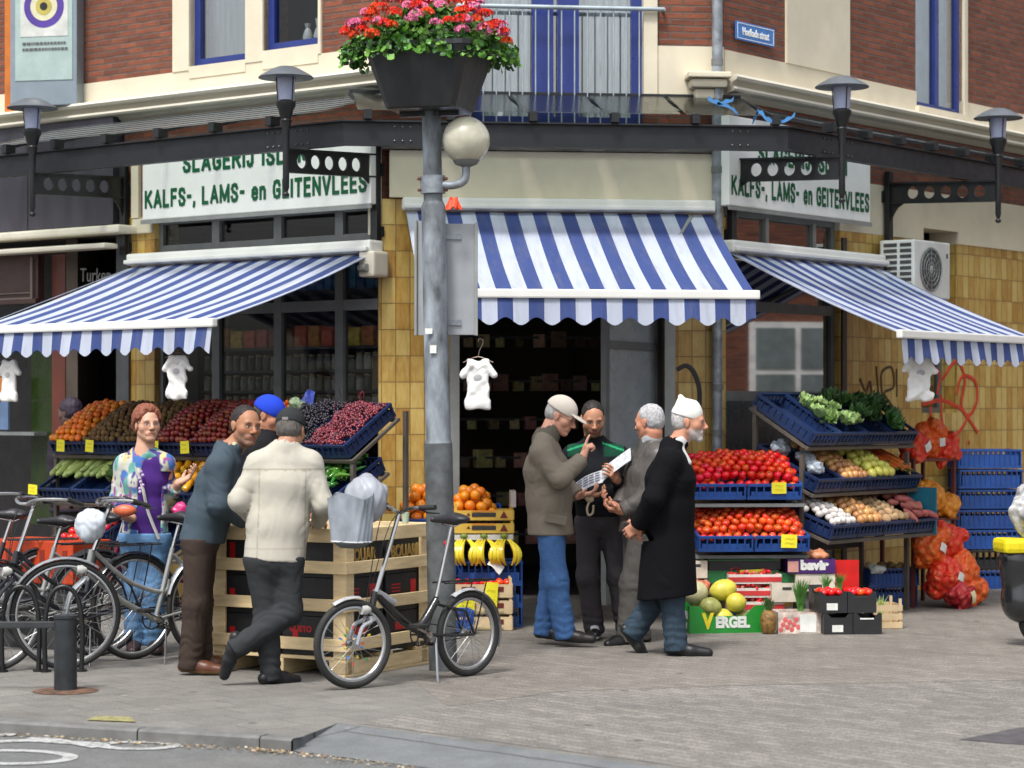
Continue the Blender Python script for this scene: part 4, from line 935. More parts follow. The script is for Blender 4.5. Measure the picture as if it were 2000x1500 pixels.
M_ORA = fm('orange_peel', (.80, .24, .008), .4, bmp=.4, bscale=220); M_MAN = fm('mandarin_peel', (.86, .22, .006), .42, bmp=.4, bscale=220)
M_STEM = M('stem_green', (.05, .14, .02), .6); M_PLUM = fm('plum_skin', (.23, .025, .012), .3, hue=.02, rnd=.35); M_BRN = fm('kiwi_skin', (.16, .09, .03), .8, coat=0, rnd=.4)
M_APY = fm('quince_skin', (.58, .55, .10), .35); M_ONI = fm('onion_skin', (.48, .24, .08), .35, var=.3, stretch=(3, 3, .4), rnd=.3); M_POT = fm('potato_skin', (.42, .28, .14), .7, coat=0, rnd=.25)
M_GAR = fm('garlic_skin', (.62, .58, .55), .6, coat=0); M_SWP = fm('sweet_potato_skin', (.42, .11, .10), .6, coat=0, rnd=.3); M_CAR = fm('carrot_skin', (.62, .13, .02), .5); M_PEP = fm('pepper_green', (.035, .16, .015), .2, rnd=.4, hue=.03)
M_CUC = fm('marrow_green', (.33, .42, .12), .4, rnd=.3); M_BAN = fm('banana_peel', (.80, .62, .03), .4, rnd=.08); M_YPE = fm('pepper_yellow', (.70, .33, .01), .2, rnd=.2)
M_LEAFL = fm('cabbage_leaf', (.34, .50, .17), .5, var=.35, rnd=.15); M_LEAFD = fm('dark_leaf', (.06, .16, .04), .5, var=.5, rnd=.3)
def obj1(mb, name, mats, smooth=True):
    o = mb.build(name, mats, None, None, smooth); o['_proto'] = 1; return o
def sphereish(name, r, mats, lob=0, amp=0., dimple=.0, squash=1., stem=False, n=14, m=9):
    b = MB(); pr = []
    for k in range(m + 1):
        a = math.pi * k / m; rr = math.sin(a); z = -math.cos(a); z *= squash
        if dimple: z -= dimple * math.exp(-((rr / .28) ** 2)) * (1 if z > 0 else -.4)
        pr.append((rr * r + 1e-6, z * r))
    b.lathe(pr, n)
    if lob: b.v = [Vector((v.x * (1 + amp * math.cos(lob * math.atan2(v.y, v.x))), v.y * (1 + amp * math.cos(lob * math.atan2(v.y, v.x))), v.z)) for v in b.v]
    if stem:
        for k in range(5): a = 1.257 * k; b.add([(0, 0, r * .86 * squash), (r * .12 * math.cos(a + .6), r * .12 * math.sin(a + .6), r * .88 * squash), (r * .5 * math.cos(a), r * .5 * math.sin(a), r * .93 * squash), (r * .12 * math.cos(a - .6), r * .12 * math.sin(a - .6), r * .88 * squash)], [(0, 1, 2, 3)], mi=1)
        b.cyl((0, 0, r * .8 * squash), (0.003, 0, r * 1.05 * squash), r * .05, n=5, mi=1)
    return obj1(b, name, mats)
P_TOM = sphereish('tomato', .037, [M_TOM, M_STEM], lob=5, amp=.02, dimple=.18, squash=.86, stem=True); P_TOM2 = sphereish('tomato', .036, [M_TOM2, M_STEM], lob=5, amp=.02, dimple=.18, squash=.86, stem=True)
P_ORA = sphereish('orange', .043, [M_ORA, M_STEM], dimple=.05, squash=.97); P_MAN = sphereish('mandarin', .031, [M_MAN, M_STEM], dimple=.1, squash=.9)
P_PLUM = sphereish('plum', .024, [M_PLUM], squash=1.15, n=10, m=7); P_BRN = sphereish('kiwi', .024, [M_BRN], squash=1.2, n=10, m=7)
P_APY = sphereish('quince', .044, [M_APY, M_STEM], dimple=.2, squash=.95, stem=True); P_ONI = sphereish('onion', .034, [M_ONI], squash=1.1); P_GAR = sphereish('garlic_bulb', .032, [M_GAR], lob=7, amp=.05, squash=.9)
def lump(name, r, mat, seed, L=1.5, am=.12):
    b = MB(); b.ell((0, 0, 0), (r * L, r, r), 14, 9); rr = random.Random(seed); ph = [rr.random() * 6 for _ in range(6)]
    b.v = [v * (1 + am * math.sin(v.x / r * 2 + ph[0]) * math.cos(v.y / r * 2 + ph[1]) + am * .6 * math.sin(v.z / r * 3 + ph[2])) for v in b.v]; return obj1(b, name, [mat])
P_POT = lump('potato', .03, M_POT, 1); P_SWP = lump('sweet_potato', .032, M_SWP, 2, 2.2)
def longveg(name, pts, rr, mats, n=9, tip=None):
    b = MB(); b.tube(pts, rr, n)
    if tip: b.tube(tip[0], tip[1], 6, mi=1)
    return obj1(b, name, mats)
P_CAR = longveg('carrot', [(0, 0, 0), (.05, 0, .0), (.12, .003, 0), (.17, 0, 0)], [.013, .013, .008, .002], [M_CAR, M_STEM], tip=([(0, 0, 0), (-.03, .005, 0)], [.005, .003]))
P_CUC = longveg('marrow', [(0, 0, 0), (.02, 0, 0), (.10, .01, 0), (.2, 0, 0), (.24, 0, 0)], [.01, .022, .028, .025, .008], [M_CUC, M_STEM])
P_PEP = longveg('green_pepper', [(0, 0, 0), (.012, 0, 0), (.04, .01, .004), (.09, .0, 0), (.13, -.015, 0)], [.012, .02, .021, .013, .002], [M_PEP, M_STEM], tip=([(0, 0, 0), (-.03, .005, .01)], [.004, .003]))
P_YPE = longveg('yellow_pepper', [(0, 0, 0), (.01, 0, 0), (.05, 0, 0), (.09, 0, 0), (.1, 0, 0)], [.015, .03, .033, .026, .01], [M_YPE, M_STEM], tip=([(0, 0, 0), (-.02, 0, .0)], [.005, .005]))
def leafball(name, r, mat, n=16, seed=1, up=.5, curl=.6, wob=.16):
    rr = random.Random(seed); b = MB()
    for k in range(n):
        a = 2.4 * k; t0 = (.15 + up * (k / n)) ; L = r * (1.5 - .7 * k / n); wd = r * (1.15 - .35 * k / n); ph = rr.random() * 6
        def f(u, v, a=a, t0=t0, L=L, wd=wd, ph=ph):
            s = v; w_ = wd * math.sin(math.pi * min(.96, .12 + .8 * s) ** .8) * (u - .5)
            rad = L * math.sin(s * (1.35 - curl * t0)) * .8; z = L * (s * (.35 + t0) - curl * s * s * .35)
            ru = wob * r * math.sin(u * 11 + ph) * s + wob * r * .5 * math.sin(u * 23 + v * 9 + ph)
            x = rad; y = w_; z += ru + .3 * r * (abs(u - .5) * 2) ** 2 * s
            return (x * math.cos(a) - y * math.sin(a), x * math.sin(a) + y * math.cos(a), z)
        b.grid(f, 8, 6)
    return obj1(b, name, [mat])
P_LET = leafball('lettuce', .105, M_LEAFL, 18, 3, .8, .9, .10); P_CAB = leafball('chard_bundle', .12, M_LEAFD, 14, 5, .9, .3, .2); P_CAB2 = leafball('spinach_bundle', .10, M_LEAFD, 16, 9, 1.0, .1, .25)
PROTOS = []
used = {}
rp = random.Random(11)
def put(proto, mtx, label, cat, group, s=1.0, spin=True):
    """first use moves the first-built mesh itself, later uses are copies"""
    m_ = mtx @ (Euler((rp.uniform(-.6, .6), rp.uniform(-.6, .6), rp.random() * 6.3)).to_matrix().to_4x4() if spin else Matrix.Identity(4)) @ Matrix.Diagonal((s * rp.uniform(.88, 1.08), s * rp.uniform(.9, 1.06), s * rp.uniform(.88, 1.06), 1))
    o = proto if proto.name not in used else proto.copy()
    if o is proto: used[proto.name] = 1
    else: COL.objects.link(o)
    if '_proto' in o: del o['_proto']
    o.matrix_world = m_; return tag(o, label, cat, group)
def heap(proto, X, w_, l, r, z0, label, cat, group, layers=1, hump=.0, s=1., drop=0., back=0.):
    """pile copies of proto on a crate in frame X (x 0..w, y 0..l), rows offset, rounded hump"""
    nx = max(1, int(w_ / (2 * r))); k = 0
    for L in range(layers):
        ins = L * r * .95; y = ins + r; row = 0
        while y < l - ins - r * .6:
            x = ins + r + (r if row % 2 else 0) * .9
            while x < w_ - ins - r * .6:
                if rp.random() > drop:
                    u = (x / w_ - .5) * 2; v = (y / l - .5) * 2
                    z = z0 + L * r * 1.35 + hump * (1 - u * u) * (1 - v * v) + back * y / l
                    put(proto, X @ T((x + rp.uniform(-.2, .2) * r, y + rp.uniform(-.2, .2) * r, z + rp.uniform(-.15, .25) * r)), label, cat, group, s)
                x += 2 * r * 1.01
            y += 2 * r * .93; row += 1
def berries(name, X, w_, l, r, z0, mat, label, n=500, hump=.05, seed=3, cat='grapes', squash=1.0):
    rr = random.Random(seed); b = MB()
    for i in range(n):
        x, y = rr.random(), rr.random(); u, v = x * 2 - 1, y * 2 - 1
        b.ell((x * w_, y * l, z0 + hump * (1 - u * u) * (1 - v ** 4) * (.6 + .4 * math.sin(x * 9 + y * 14 + seed)) + rr.uniform(-.5, .5) * r * 2), (r, r, r * squash), 7, 5, mi=rr.randrange(len(mat)))
    for i in range(10):
        x, y = rr.random() * w_, rr.random() * l; b.tube([(x, y, z0 + hump * .6), (x + rr.uniform(-.02, .02), y + .02, z0 + hump + .015), (x + rr.uniform(-.03, .03), y + .03, z0 + hump + .025)], .0025, 4, mi=0)
    o = b.build(name, mat, None, X, smooth=True); return tag(o, label, cat, kind='stuff')
# ---- crates
def crate_mesh(w_=.395, l=.6, h=.15, mat=CRB, ribs=7, solid=.5):
    b = MB(); t = .012
    b.box(0, w_, 0, l, 0, .008)
    for y0, y1 in ((0, t), (l - t, l)):
        b.box(0, w_, y0 - .004, y1 + .004, h - .022, h, bev=.003); b.box(0, w_, y0, y1, .008, .028); b.box(.03, w_ - .03, y0 + .004, y1 - .004, .028, h * solid)
        for i in range(ribs + 1): x = .01 + (w_ - .02) * i / ribs; b.box(x - .005, x + .005, y0 - .003, y1 + .003, .028, h - .022)
    for x0, x1 in ((0, t), (w_ - t, w_)):
        b.box(x0 - .0035, x1 + .0035, t + .0041, l - t - .0041, h - .0225, h - .0005); b.box(x0 + .001, x1 - .001, t, l - t, .008, .028); b.box(x0 + .004, x1 - .004, .03, l - .03, .028, h * .6)
        for i in range(ribs + 3): y = .02 + (l - .04) * i / (ribs + 2); b.box(x0 - .002, x1 + .002, y - .005, y + .005, .028, h - .0225)
    return b
def mk_crate(name, mat, **k): o = crate_mesh(mat=mat, **k).build(name, mat); o['_proto'] = 1; return o
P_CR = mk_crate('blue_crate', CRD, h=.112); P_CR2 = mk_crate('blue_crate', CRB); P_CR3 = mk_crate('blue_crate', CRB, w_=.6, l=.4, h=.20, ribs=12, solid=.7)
def crate(proto, X, label, group=None): return put(proto, X, label, 'crate', group, 1 / rp.uniform(.9999, 1.0001) if False else 1.0, False)
_put = put
def crate(proto, X, label, group=None):
    o = proto if proto.name not in used else proto.copy()
    if o is proto: used[proto.name] = 1
    else: COL.objects.link(o)
    if '_proto' in o: del o['_proto']
    o.matrix_world = X; return tag(o, label, 'crate', group)
def price(X, label, w_=.075, h=.075, text_=True, bend=.2):
    t = thing('price_tag', label, 'price tag', X @ rot(R(rp.uniform(-4, 4)), 'Y'), 'yellow price cards')
    b = MB(); b.grid(lambda u, v: (w_ * (u - .5), -.004 - bend * .02 * math.sin(u * 3.1), -h * v), 4, 2); b.build('card', YCARD, t)
    b = MB(); rr = random.Random(int(abs(X.translation.x) * 999))
    for i in range(2): z = -h * (.3 + .33 * i); b.tube([(-w_ * .3, -.012, z), (-w_ * .1, -.012, z + rr.uniform(-.004, .008)), (w_ * .1, -.012, z - .003), (w_ * .3, -.012, z + .003)], .0012, 4)
    b.build('writing', M('faint_ink', (.30, .26, .03), .8), t)
    return t
# ================================================================ long rack before the left window
LX0, PIT = -2.52, .405
def rack(F, x0, x1, tiers, legs, label, wood=None):
    t = thing('produce_rack', label, 'rack', loc(F, x0, -.9, 0)); RM = M('rack_steel', (.10, .085, .07), .5, var=.2)
    for x in (0, x1 - x0):
        for y, z in legs: b = MB(); b.box(x - .016, x + .016, y - .016, y + .016, 0, z); b.build('leg', RM, t)
    for (o_, z, tilt, l) in tiers:
        X = T((0, .9 - o_, z)) @ rot(tilt, 'X')
        b = MB(); b.box(-.02, x1 - x0 + .02, -.012, .012, -.035, -.012, mtx=X); b.box(-.02, x1 - x0 + .02, l - .03, l - .005, -.035, -.012, mtx=X)
        for x in (-.012, (x1 - x0) / 2, x1 - x0 + .012): b.box(x - .012, x + .012, .013, l - .031, -.034, -.013, mtx=X)
        b.build('shelf_frame', RM, t)
    return t
TL = R(31)
t1 = dict(o=1.15, z=1.275, a=TL); t2 = dict(o=1.28, z=.90, a=R(28)); t3 = dict(o=1.42, z=.50, a=R(24))
rack(FL, LX0, LX0 + 8 * PIT, [(1.15, 1.275, TL, .6), (1.28, .9, R(28), .6), (1.42, .5, R(24), .6)], [(-.22, 1.25), (.36, 1.62)], 'dark steel produce rack in front of the long shop window')
def LC(i, t): return loc(FL, LX0 + PIT * i, -t['o'], t['z']) @ rot(t['a'], 'X')
what = ['mandarins', 'kiwis', 'kiwis', 'plums', 'plums', 'plums', 'black grapes', 'red grapes']
where = ['at the far end of the long rack', 'second from the far end of the long rack', 'behind the woman on the long rack', 'next to the woman on the long rack', 'behind the man in the dark sweater', 'behind the man in the blue cap', 'behind the man in the black cap', 'at the near end of the long rack']
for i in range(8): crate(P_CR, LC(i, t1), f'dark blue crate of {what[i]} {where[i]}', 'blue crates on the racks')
heap(P_MAN, LC(0, t1), .395, .6, .031, .125, 'small orange mandarin piled in the farthest top crate', 'mandarin', 'mandarins on the long rack', 1, .06)
for i in (1, 2): heap(P_BRN, LC(i, t1), .395, .6, .026, .12, 'brown kiwi fruit heaped on the long rack beside the mandarins', 'kiwi', 'kiwis on the long rack', 1, .07)
for i in (3, 4): heap(P_PLUM, LC(i, t1), .395, .6, .0245, .12, 'dark red plum heaped in the middle crates of the long rack', 'plum', 'plums on the long rack', 1, .09)
berries('red_plums', LC(5, t1) @ T((.02, .02, .1)), .36, .56, .02, .0, [M_PLUM, M_MAN], 'dark and orange plums heaped behind the blue capped man', 300, .1, 8, 'plums')
GB = M('grape_black', (.012, .009, .018), .35, rnd=0); GR_ = M('grape_red', (.20, .025, .04), .3, var=.4); GR2 = M('grape_dark', (.08, .015, .03), .3)
berries('black_grapes', LC(6, t1) @ T((.01, .01, .12)), .38, .57, .012, .0, [GB], 'black grapes heaped in the crate behind the black cap', 900, .11, 2)
berries('red_grapes', LC(7, t1) @ T((.01, .01, .12)), .37, .56, .011, .0, [GR_, GR2, GR_], 'purple red grapes heaped in the nearest top crate', 1100, .08, 4)
# bunches in a clear and blue bag on top
def scrunch(name, X, sz, mat, label, cat, seed=1, n=7, grp=None, step=.008, amp=.05):
    """crumpled soft bag made from overlapping blobs with creases"""
    rr = random.Random(seed); a, b_, c = sz; s = SDF((-a * 1.5, -b_ * 1.5, -c * 1.4), (a * 1.5, b_ * 1.5, c * 1.5), step)
    s.ell((0, 0, 0), (a * .8, b_ * .8, c * .8), None, .02)
    for i in range(n): s.ell((rr.uniform(-.6, .6) * a, rr.uniform(-.5, .5) * b_, rr.uniform(-.6, .6) * c), (a * rr.uniform(.3, .5), b_ * rr.uniform(.3, .5), c * rr.uniform(.3, .5)), Euler((rr.random() * 3, rr.random() * 3, 0)).to_matrix(), .015)
    k = 3.2 / max(sz)
    s.disp(lambda x, y, z: amp * max(sz) * np.sin((x + .5 * z) * k * 3 + 2 * np.sin(y * k * 2 + z * k + seed)) * np.sin(z * k * 2.2 + 1.5 * np.sin(x * k * 3)) )
    o = s.mesh(name, mat, None, X); return tag(o, label, cat, grp)
scrunch('bagged_herbs', W(588, 795, 17.75), (.10, .08, .07), M('herb_leaf', (.16, .24, .10), .7, var=.5, scale=30, bmp=.6), 'leafy herbs in clear wrapping on top of the grape crates', 'herbs', 3, 9) if False else None
hb = scrunch('bagged_herbs', T(W(585, 797, 17.75)), (.11, .09, .07), M('herb_leaf', (.20, .27, .16), .5, var=.6, scale=30, bmp=.6), 'leafy herbs in clear wrapping on top of the grape crates', 'herbs', 3, 9)
b = MB(); b.grid(lambda u, v: ((u - .5) * .10 * (1 - .4 * v), .02 * math.sin(u * 7 + v * 5), .12 * v), 6, 6); b.build('wrapping', M('blue_wrap', (.10, .14, .55), .3), hb, T((.05, -.02, .02)) @ rot(R(20), 'Y'), smooth=True)
cw2 = ['marrows', 'marrows', 'dark leaf greens', 'yellow peppers', 'yellow peppers', 'carrots', 'green peppers', 'green peppers']
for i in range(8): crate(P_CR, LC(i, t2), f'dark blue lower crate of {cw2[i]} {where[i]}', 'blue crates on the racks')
for i in (0, 1):
    for k in range(15): put(P_CUC, LC(i, t2) @ T((.04 + .024 * (k % 15), .15 + .05 * (k % 3), .15 + .03 * math.sin(k))) @ rot(R(80 + rp.uniform(-12, 12))), 'pale green marrow lying up the lower crate behind the bicycles', 'marrow', 'marrows on the long rack', 1.1, False)
for k in range(5): put(P_CAB2, LC(2, t2) @ T((.08 + .06 * k, .15 + .08 * (k % 3), .14)), 'dark leafy bundle on the lower shelf behind the woman', 'greens', 'greens on the long rack')
for i in (3, 4):
    for k in range(26): put(P_YPE, LC(i, t2) @ T((.05 + .07 * (k % 5), .06 + .09 * (k // 5), .15 + .02 * (k % 3))), 'yellow orange pepper on the lower shelf of the long rack', 'pepper', 'yellow peppers on the long rack')
for i in (6, 7):
    for k in range(60): put(P_PEP, LC(i, t2) @ T((rp.uniform(.03, .34), rp.uniform(.03, .55), .13 + rp.uniform(0, .05))) @ rot(rp.uniform(0, 6.3)), 'long green pepper on the lower shelf at the near end', 'pepper', 'green peppers on the long rack', 1, False)
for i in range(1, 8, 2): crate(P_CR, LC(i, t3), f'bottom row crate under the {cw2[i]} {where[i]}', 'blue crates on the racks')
for k in range(24): put(P_TOM, LC(1, t3) @ T((.05 + .075 * (k % 5), .05 + .09 * (k // 5), .12)), 'red tomato in the bottom crate behind the bicycles', 'tomato', 'tomatoes behind the bicycles')
for i, n_ in ((0, 'mandarin crate'), (1, 'first kiwi crate'), (3, 'plum crate nearest the woman'), (4, 'plum crate behind the dark sweater'), (6, 'near grape crate')):
    x_ = {0: .18, 1: .12, 3: .05, 4: -.02, 6: .28}[i]; price(loc(FL, LX0 + PIT * i + x_ + .03, -t1['o'] - .105, t1['z'] + .115), f'yellow price card clipped to the {n_}', .095, .095)
price(loc(FL, LX0 + .02, -t2['o'] - .10, t2['z'] + .13), 'yellow price card by the marrows behind the handlebars', .11, .08)

# ================================================================ vegetable rack on the right
RX0 = -.32
r1 = dict(o=.98, z=1.355, a=R(31)); r2 = dict(o=1.02, z=1.0, a=R(26)); r3 = dict(o=1.16, z=.65, a=R(20)); r4 = dict(o=1.10, z=.30, a=R(12))
rk = rack(FR, RX0, RX0 + 4 * PIT, [(.98, 1.355, r1['a'], .6), (1.02, 1.0, r2['a'], .6), (1.16, .65, r3['a'], .6)], [(-.02, 1.29), (.40, 1.66)], 'dark steel vegetable rack before the right hand shop window')
def RC(i, t): return loc(FR, RX0 + PIT * i, -t['o'], t['z']) @ rot(t['a'], 'X')
wr_ = [['lettuce', 'lettuce', 'chard', 'spinach'], ['bagged endives', 'onions', 'quinces', 'carrots'], ['garlic', 'yellow onions', 'potatoes', 'sweet potatoes']]
tn = ['top', 'middle', 'lowest']
for ti, t_ in enumerate((r1, r2, r3)):
    for i in range(4): crate(P_CR, RC(i, t_), f'dark blue crate of {wr_[ti][i]} on the {tn[ti]} vegetable rack shelf' + (', by the window' if (ti == 0 and i == 0) else ', further along' if (ti == 0 and i == 1) else ''), 'blue crates on the racks')
for k, (x, y) in enumerate(((.38, .42), (.52, .36), (.62, .28), (.46, .16), (.60, .13), (.72, .14), (.36, .24))):
    put(P_LET, RC(0, r1) @ T((x, y, .12)), 'pale green lettuce head on the top shelf of the vegetable rack', 'lettuce', 'lettuces on the vegetable rack', .85)
for k, (x, y) in enumerate(((.86, .44), (1.02, .40), (1.18, .42), (.95, .22), (1.12, .18), (1.3, .34), (1.42, .2), (1.28, .1), (1.48, .4))):
    put(P_CAB if k % 2 else P_CAB2, RC(0, r1) @ T((x, y, .12)), ('dark green chard bundle on the top shelf near the red net bags' if k % 2 else 'dark spinach bundle on the top shelf of the vegetable rack'), 'greens', 'dark greens on the vegetable rack', .78)
PLB = M('bag_film', (.42, .48, .55), .25, var=.3, scale=15, bmp=.4)
for k in range(3): scrunch('endive_bag', RC(0, r2) @ T((.13 + .1 * (k % 2), .14 + .17 * k, .14)), (.11, .09, .05), PLB, ['clear bag of endives at the front of the middle shelf', 'clear bag of endives in the middle of the middle shelf', 'clear bag of endives at the back of the middle shelf'][k], 'bag', k + 3)
heap(P_ONI, RC(1, r2), .395, .6, .034, .11, 'brown onion on the middle shelf of the vegetable rack', 'onion', 'onions on the middle shelf', 1, .03)
heap(P_APY, RC(2, r2), .395, .55, .044, .12, 'pale yellow quince on the middle shelf of the vegetable rack', 'quince', 'quinces on the middle shelf', 1, .05)
for k in range(34): put(P_CAR, RC(3, r2) @ T((.04 + .3 * rp.random(), .05 + .3 * rp.random(), .12 + .04 * rp.random())) @ rot(R(90 + rp.uniform(-14, 14))), 'orange carrot on the middle shelf at the far end', 'carrot', 'carrots on the vegetable rack', 1.25, False)
heap(P_GAR, RC(0, r3), .395, .5, .034, .12, 'white garlic bulb on the lowest shelf of the vegetable rack', 'garlic', 'garlic bulbs on the lowest shelf', 1, .05)
heap(P_ONI, RC(1, r3), .395, .55, .035, .12, 'yellow brown onion on the lowest shelf of the vegetable rack', 'onion', 'onions on the lowest shelf', 1, .06)
heap(P_POT, RC(2, r3), .395, .5, .036, .12, 'tan potato on the lowest shelf of the vegetable rack', 'potato', 'potatoes on the lowest shelf', 1, .04)
heap(P_SWP, RC(3, r3), .395, .6, .05, .12, 'reddish sweet potato on the lowest shelf of the vegetable rack', 'sweet potato', 'sweet potatoes on the lowest shelf', 1, .07)
b = MB(); b.box(4 * PIT + .01, 4 * PIT + .03, .0, .75, .62, 1.0, mtx=T((0, -.28, 0))); b.build('side_panel', M('teal_board', (.015, .16, .24), .5, var=.15), rk)
b = MB(); b.box(-.012, 4 * PIT, .4, .42, .5, 1.25, mtx=T((0, 0, 0))); b.build('back_panel', M('dark_board', (.03, .028, .03), .6), rk)
# low crates on the ground at the far end of the rack
gx = loc(FR, 1.0, -1.42, 0)
crate(P_CR3, T(G(1697, 1188)) @ rot(R(14)) @ Matrix.Diagonal((.72, .8, .9, 1)), 'bright blue crate standing on the pavement beside the light wooden crate', 'blue crates standing about')
crate(P_CR3, T(G(1697, 1188)) @ T((.01, .01, .182)) @ rot(R(12)) @ Matrix.Diagonal((.72, .8, .7, 1)), 'bright blue crate stacked on another beside the red net bags', 'blue crates standing about')
for k in range(16): put(P_POT, T(G(1697, 1188)) @ T((.01, .01, .30)) @ rot(R(12)) @ T((rp.uniform(.06, .36), rp.uniform(.06, .26), rp.uniform(0, .05))), 'knobbly tan root in the blue crate beside the red net bags', 'root', 'roots beside the net bags', .8)

# ================================================================ tomato stand
FT = frame(Vector((1.34, 17.62, 0)), R(4))
ts = thing('tomato_stand', 'grey two tier display stand carrying the tomato crates', 'stand', FT)
b = MB(); b.box(-.02, .88, -.02, .45, .515, .54); b.build('shelf', GREYF, ts)
b = MB(); b.box(-.02, .86, .0, .45, .90, .925); b.build('shelf', GREYF, ts)
b = MB(); b.box(-.02, .86, .452, .46, .54, .99); b.build('back_board', M('orange_board', (.50, .25, .10), .7, var=.1), ts)
for x in (-.01, .87):
    for y in (.0, .44): b = MB(); b.box(x - .014, x + .014, y - .014, y + .014, 0, .512 if y < .1 else .898); b.build('leg', GREYF, ts)
P_TC = mk_crate('blue_crate', CRB, w_=.415, l=.45, h=.12)
for k in range(2):
    crate(P_TC, FT @ T((-.0 + .425 * k, .0, .955)) @ rot(R(9), 'X'), ['upper blue tomato crate partly behind the man in the long coat', 'upper blue tomato crate with a yellow price card'][k], 'tomato crates')
    crate(P_TC, FT @ T((.04 + .425 * k, -.09, .57)) @ rot(R(9), 'X'), ['lower blue tomato crate partly behind the man in the long coat', 'lower blue tomato crate with a yellow price card'][k], 'tomato crates')
heap(P_TOM, FT @ T((.0, .0, .955)) @ rot(R(9), 'X'), .84, .50, .033, .09, 'ripe red tomato piled in the upper tomato crates', 'tomato', 'tomatoes in the upper crates', 2, .07, .9, back=.13)
heap(P_TOM2, FT @ T((.04, -.09, .57)) @ rot(R(9), 'X'), .84, .50, .033, .09, 'orange red tomato piled in the lower tomato crates', 'tomato', 'tomatoes in the lower crates', 2, .06, .9, back=.10)
price(FT @ T((.66, -.02, 1.085)), 'yellow price card on the upper tomato crate', .11, .085); price(FT @ T((.72, -.115, .70)), 'yellow price card on the lower tomato crate', .12, .10)

# ---- boxes under and before the tomato stand
def boxy(name, X, w_, l, h, mat, label, cat='box', t=.01, cut=0., extra=None, grp=None):
    th = thing(name, label, cat, X, grp)
    b = MB(); b.box(0, w_, 0, l, 0, .01)
    def side(L, mtx):
        if cut: b.prism([(0, .01), (L, .01), (L, h), (L - L * .13, h), (L - L * .26, h - cut), (L * .26, h - cut), (L * .13, h), (0, h)], 0, t, mtx=mtx)
        else: b.box(0, L, 0, t, .01, h, mtx=mtx)
    side(w_, None); side(w_, T((0, l - t, 0))); side(l - 2 * t - .002, T((t, t + .001, 0)) @ rot(R(90))); side(l - 2 * t - .002, T((w_, t + .001, 0)) @ rot(R(90)))
    b.build('box_body', mat, th); return th
MG = M('melon_box_green', (.012, .23, .025), .45, var=.12); WT_ = M('print_white', (.72, .74, .7), .5); YL = M('print_yellow', (.75, .62, .02), .5); RDP = M('print_red', (.50, .015, .015), .45, var=.1); PGREY = M('black_card', (.014, .015, .017), .5, rnd=0)
XM = T(G(1347, 1238)) @ rot(R(9))
mb = boxy('melon_box', XM, .56, .40, .20, MG, 'green cardboard melon box with white lettering on the pavement', 'box', cut=.075)
text('lettering', 'ERGEL', .105, WT_, mb, T((.32, -.002, .045)), .85, .006); text('lettering', 'V', .15, YL, mb, T((.135, -.002, .04)), .8, .008)
b = MB(); b.box(-.0025, -.001, .22, .34, .10, .16); b.box(-.0025, -.001, .06, .14, .10, .16); b.box(-.0025, -.001, .08, .30, .03, .075); b.build('side_print', WT_, mb)
def melon(c, r, ax, mat, label, rz=0, ry=0):
    b = MB(); b.ell((0, 0, 0), (r * ax, r, r), 22, 14)
    b.v = [v * (1 + .012 * math.sin(9 * math.atan2(v.z, v.y))) for v in b.v]; o = b.build('melon', mat, None, XM @ T(c) @ rot(rz) @ rot(ry, 'Y'), smooth=True); tag(o, label, 'melon', 'melons in the green box')
MY = M('melon_yellow', (.62, .55, .07), .4, var=.15, scale=12, bmp=.3, bscale=80); MG2 = M('melon_olive', (.33, .34, .10), .45, var=.25, scale=14, bmp=.4, bscale=70); MP = M('melon_pale', (.50, .47, .27), .6, var=.12, scale=20, bmp=.5, bscale=90)
melon((.30, .20, .30), .078, 1.35, MY, 'bright yellow melon on top of the melon box', .1, -.25); melon((.37, .09, .215), .072, 1.1, MY, 'yellow green melon at the front right of the melon box', .6, .2)
melon((.18, .09, .185), .070, 1.2, MG2, 'olive green melon at the front left of the melon box', .2, .35); melon((.10, .22, .28), .088, 1.05, MP, 'large pale netted melon half behind the long black coat', .5)
melon((.27, .10, .10), .072, 1.2, MY, 'yellow melon low in the middle of the melon box', .1); melon((.44, .12, .09), .068, 1.2, MG2, 'green melon low at the right of the melon box', .1); melon((.13, .1, .08), .07, 1.1, MG2, 'green melon low at the left of the melon box', .1)
XP = T(G(1520, 1238)) @ rot(R(4))
pbx = boxy('fruit_carton', XP, .36, .3, .155, M('fruit_print', (.66, .55, .48), .5, var=.5, scale=14, dirt=.2), 'low white fruit carton with pink print beside the pineapple')
b = MB(); b.box(.16, .28, -.003, -.001, .01, .14); b.build('label_panel', WT_, pbx); b = MB()
for k in range(9): b.ell((.02 + .016 * k, -.001, .03 + .09 * ((k * 7) % 5) / 5), (.018, .002, .02), 8, 5)
b.build('print_spots', M('print_pink', (.62, .12, .12), .5), pbx)
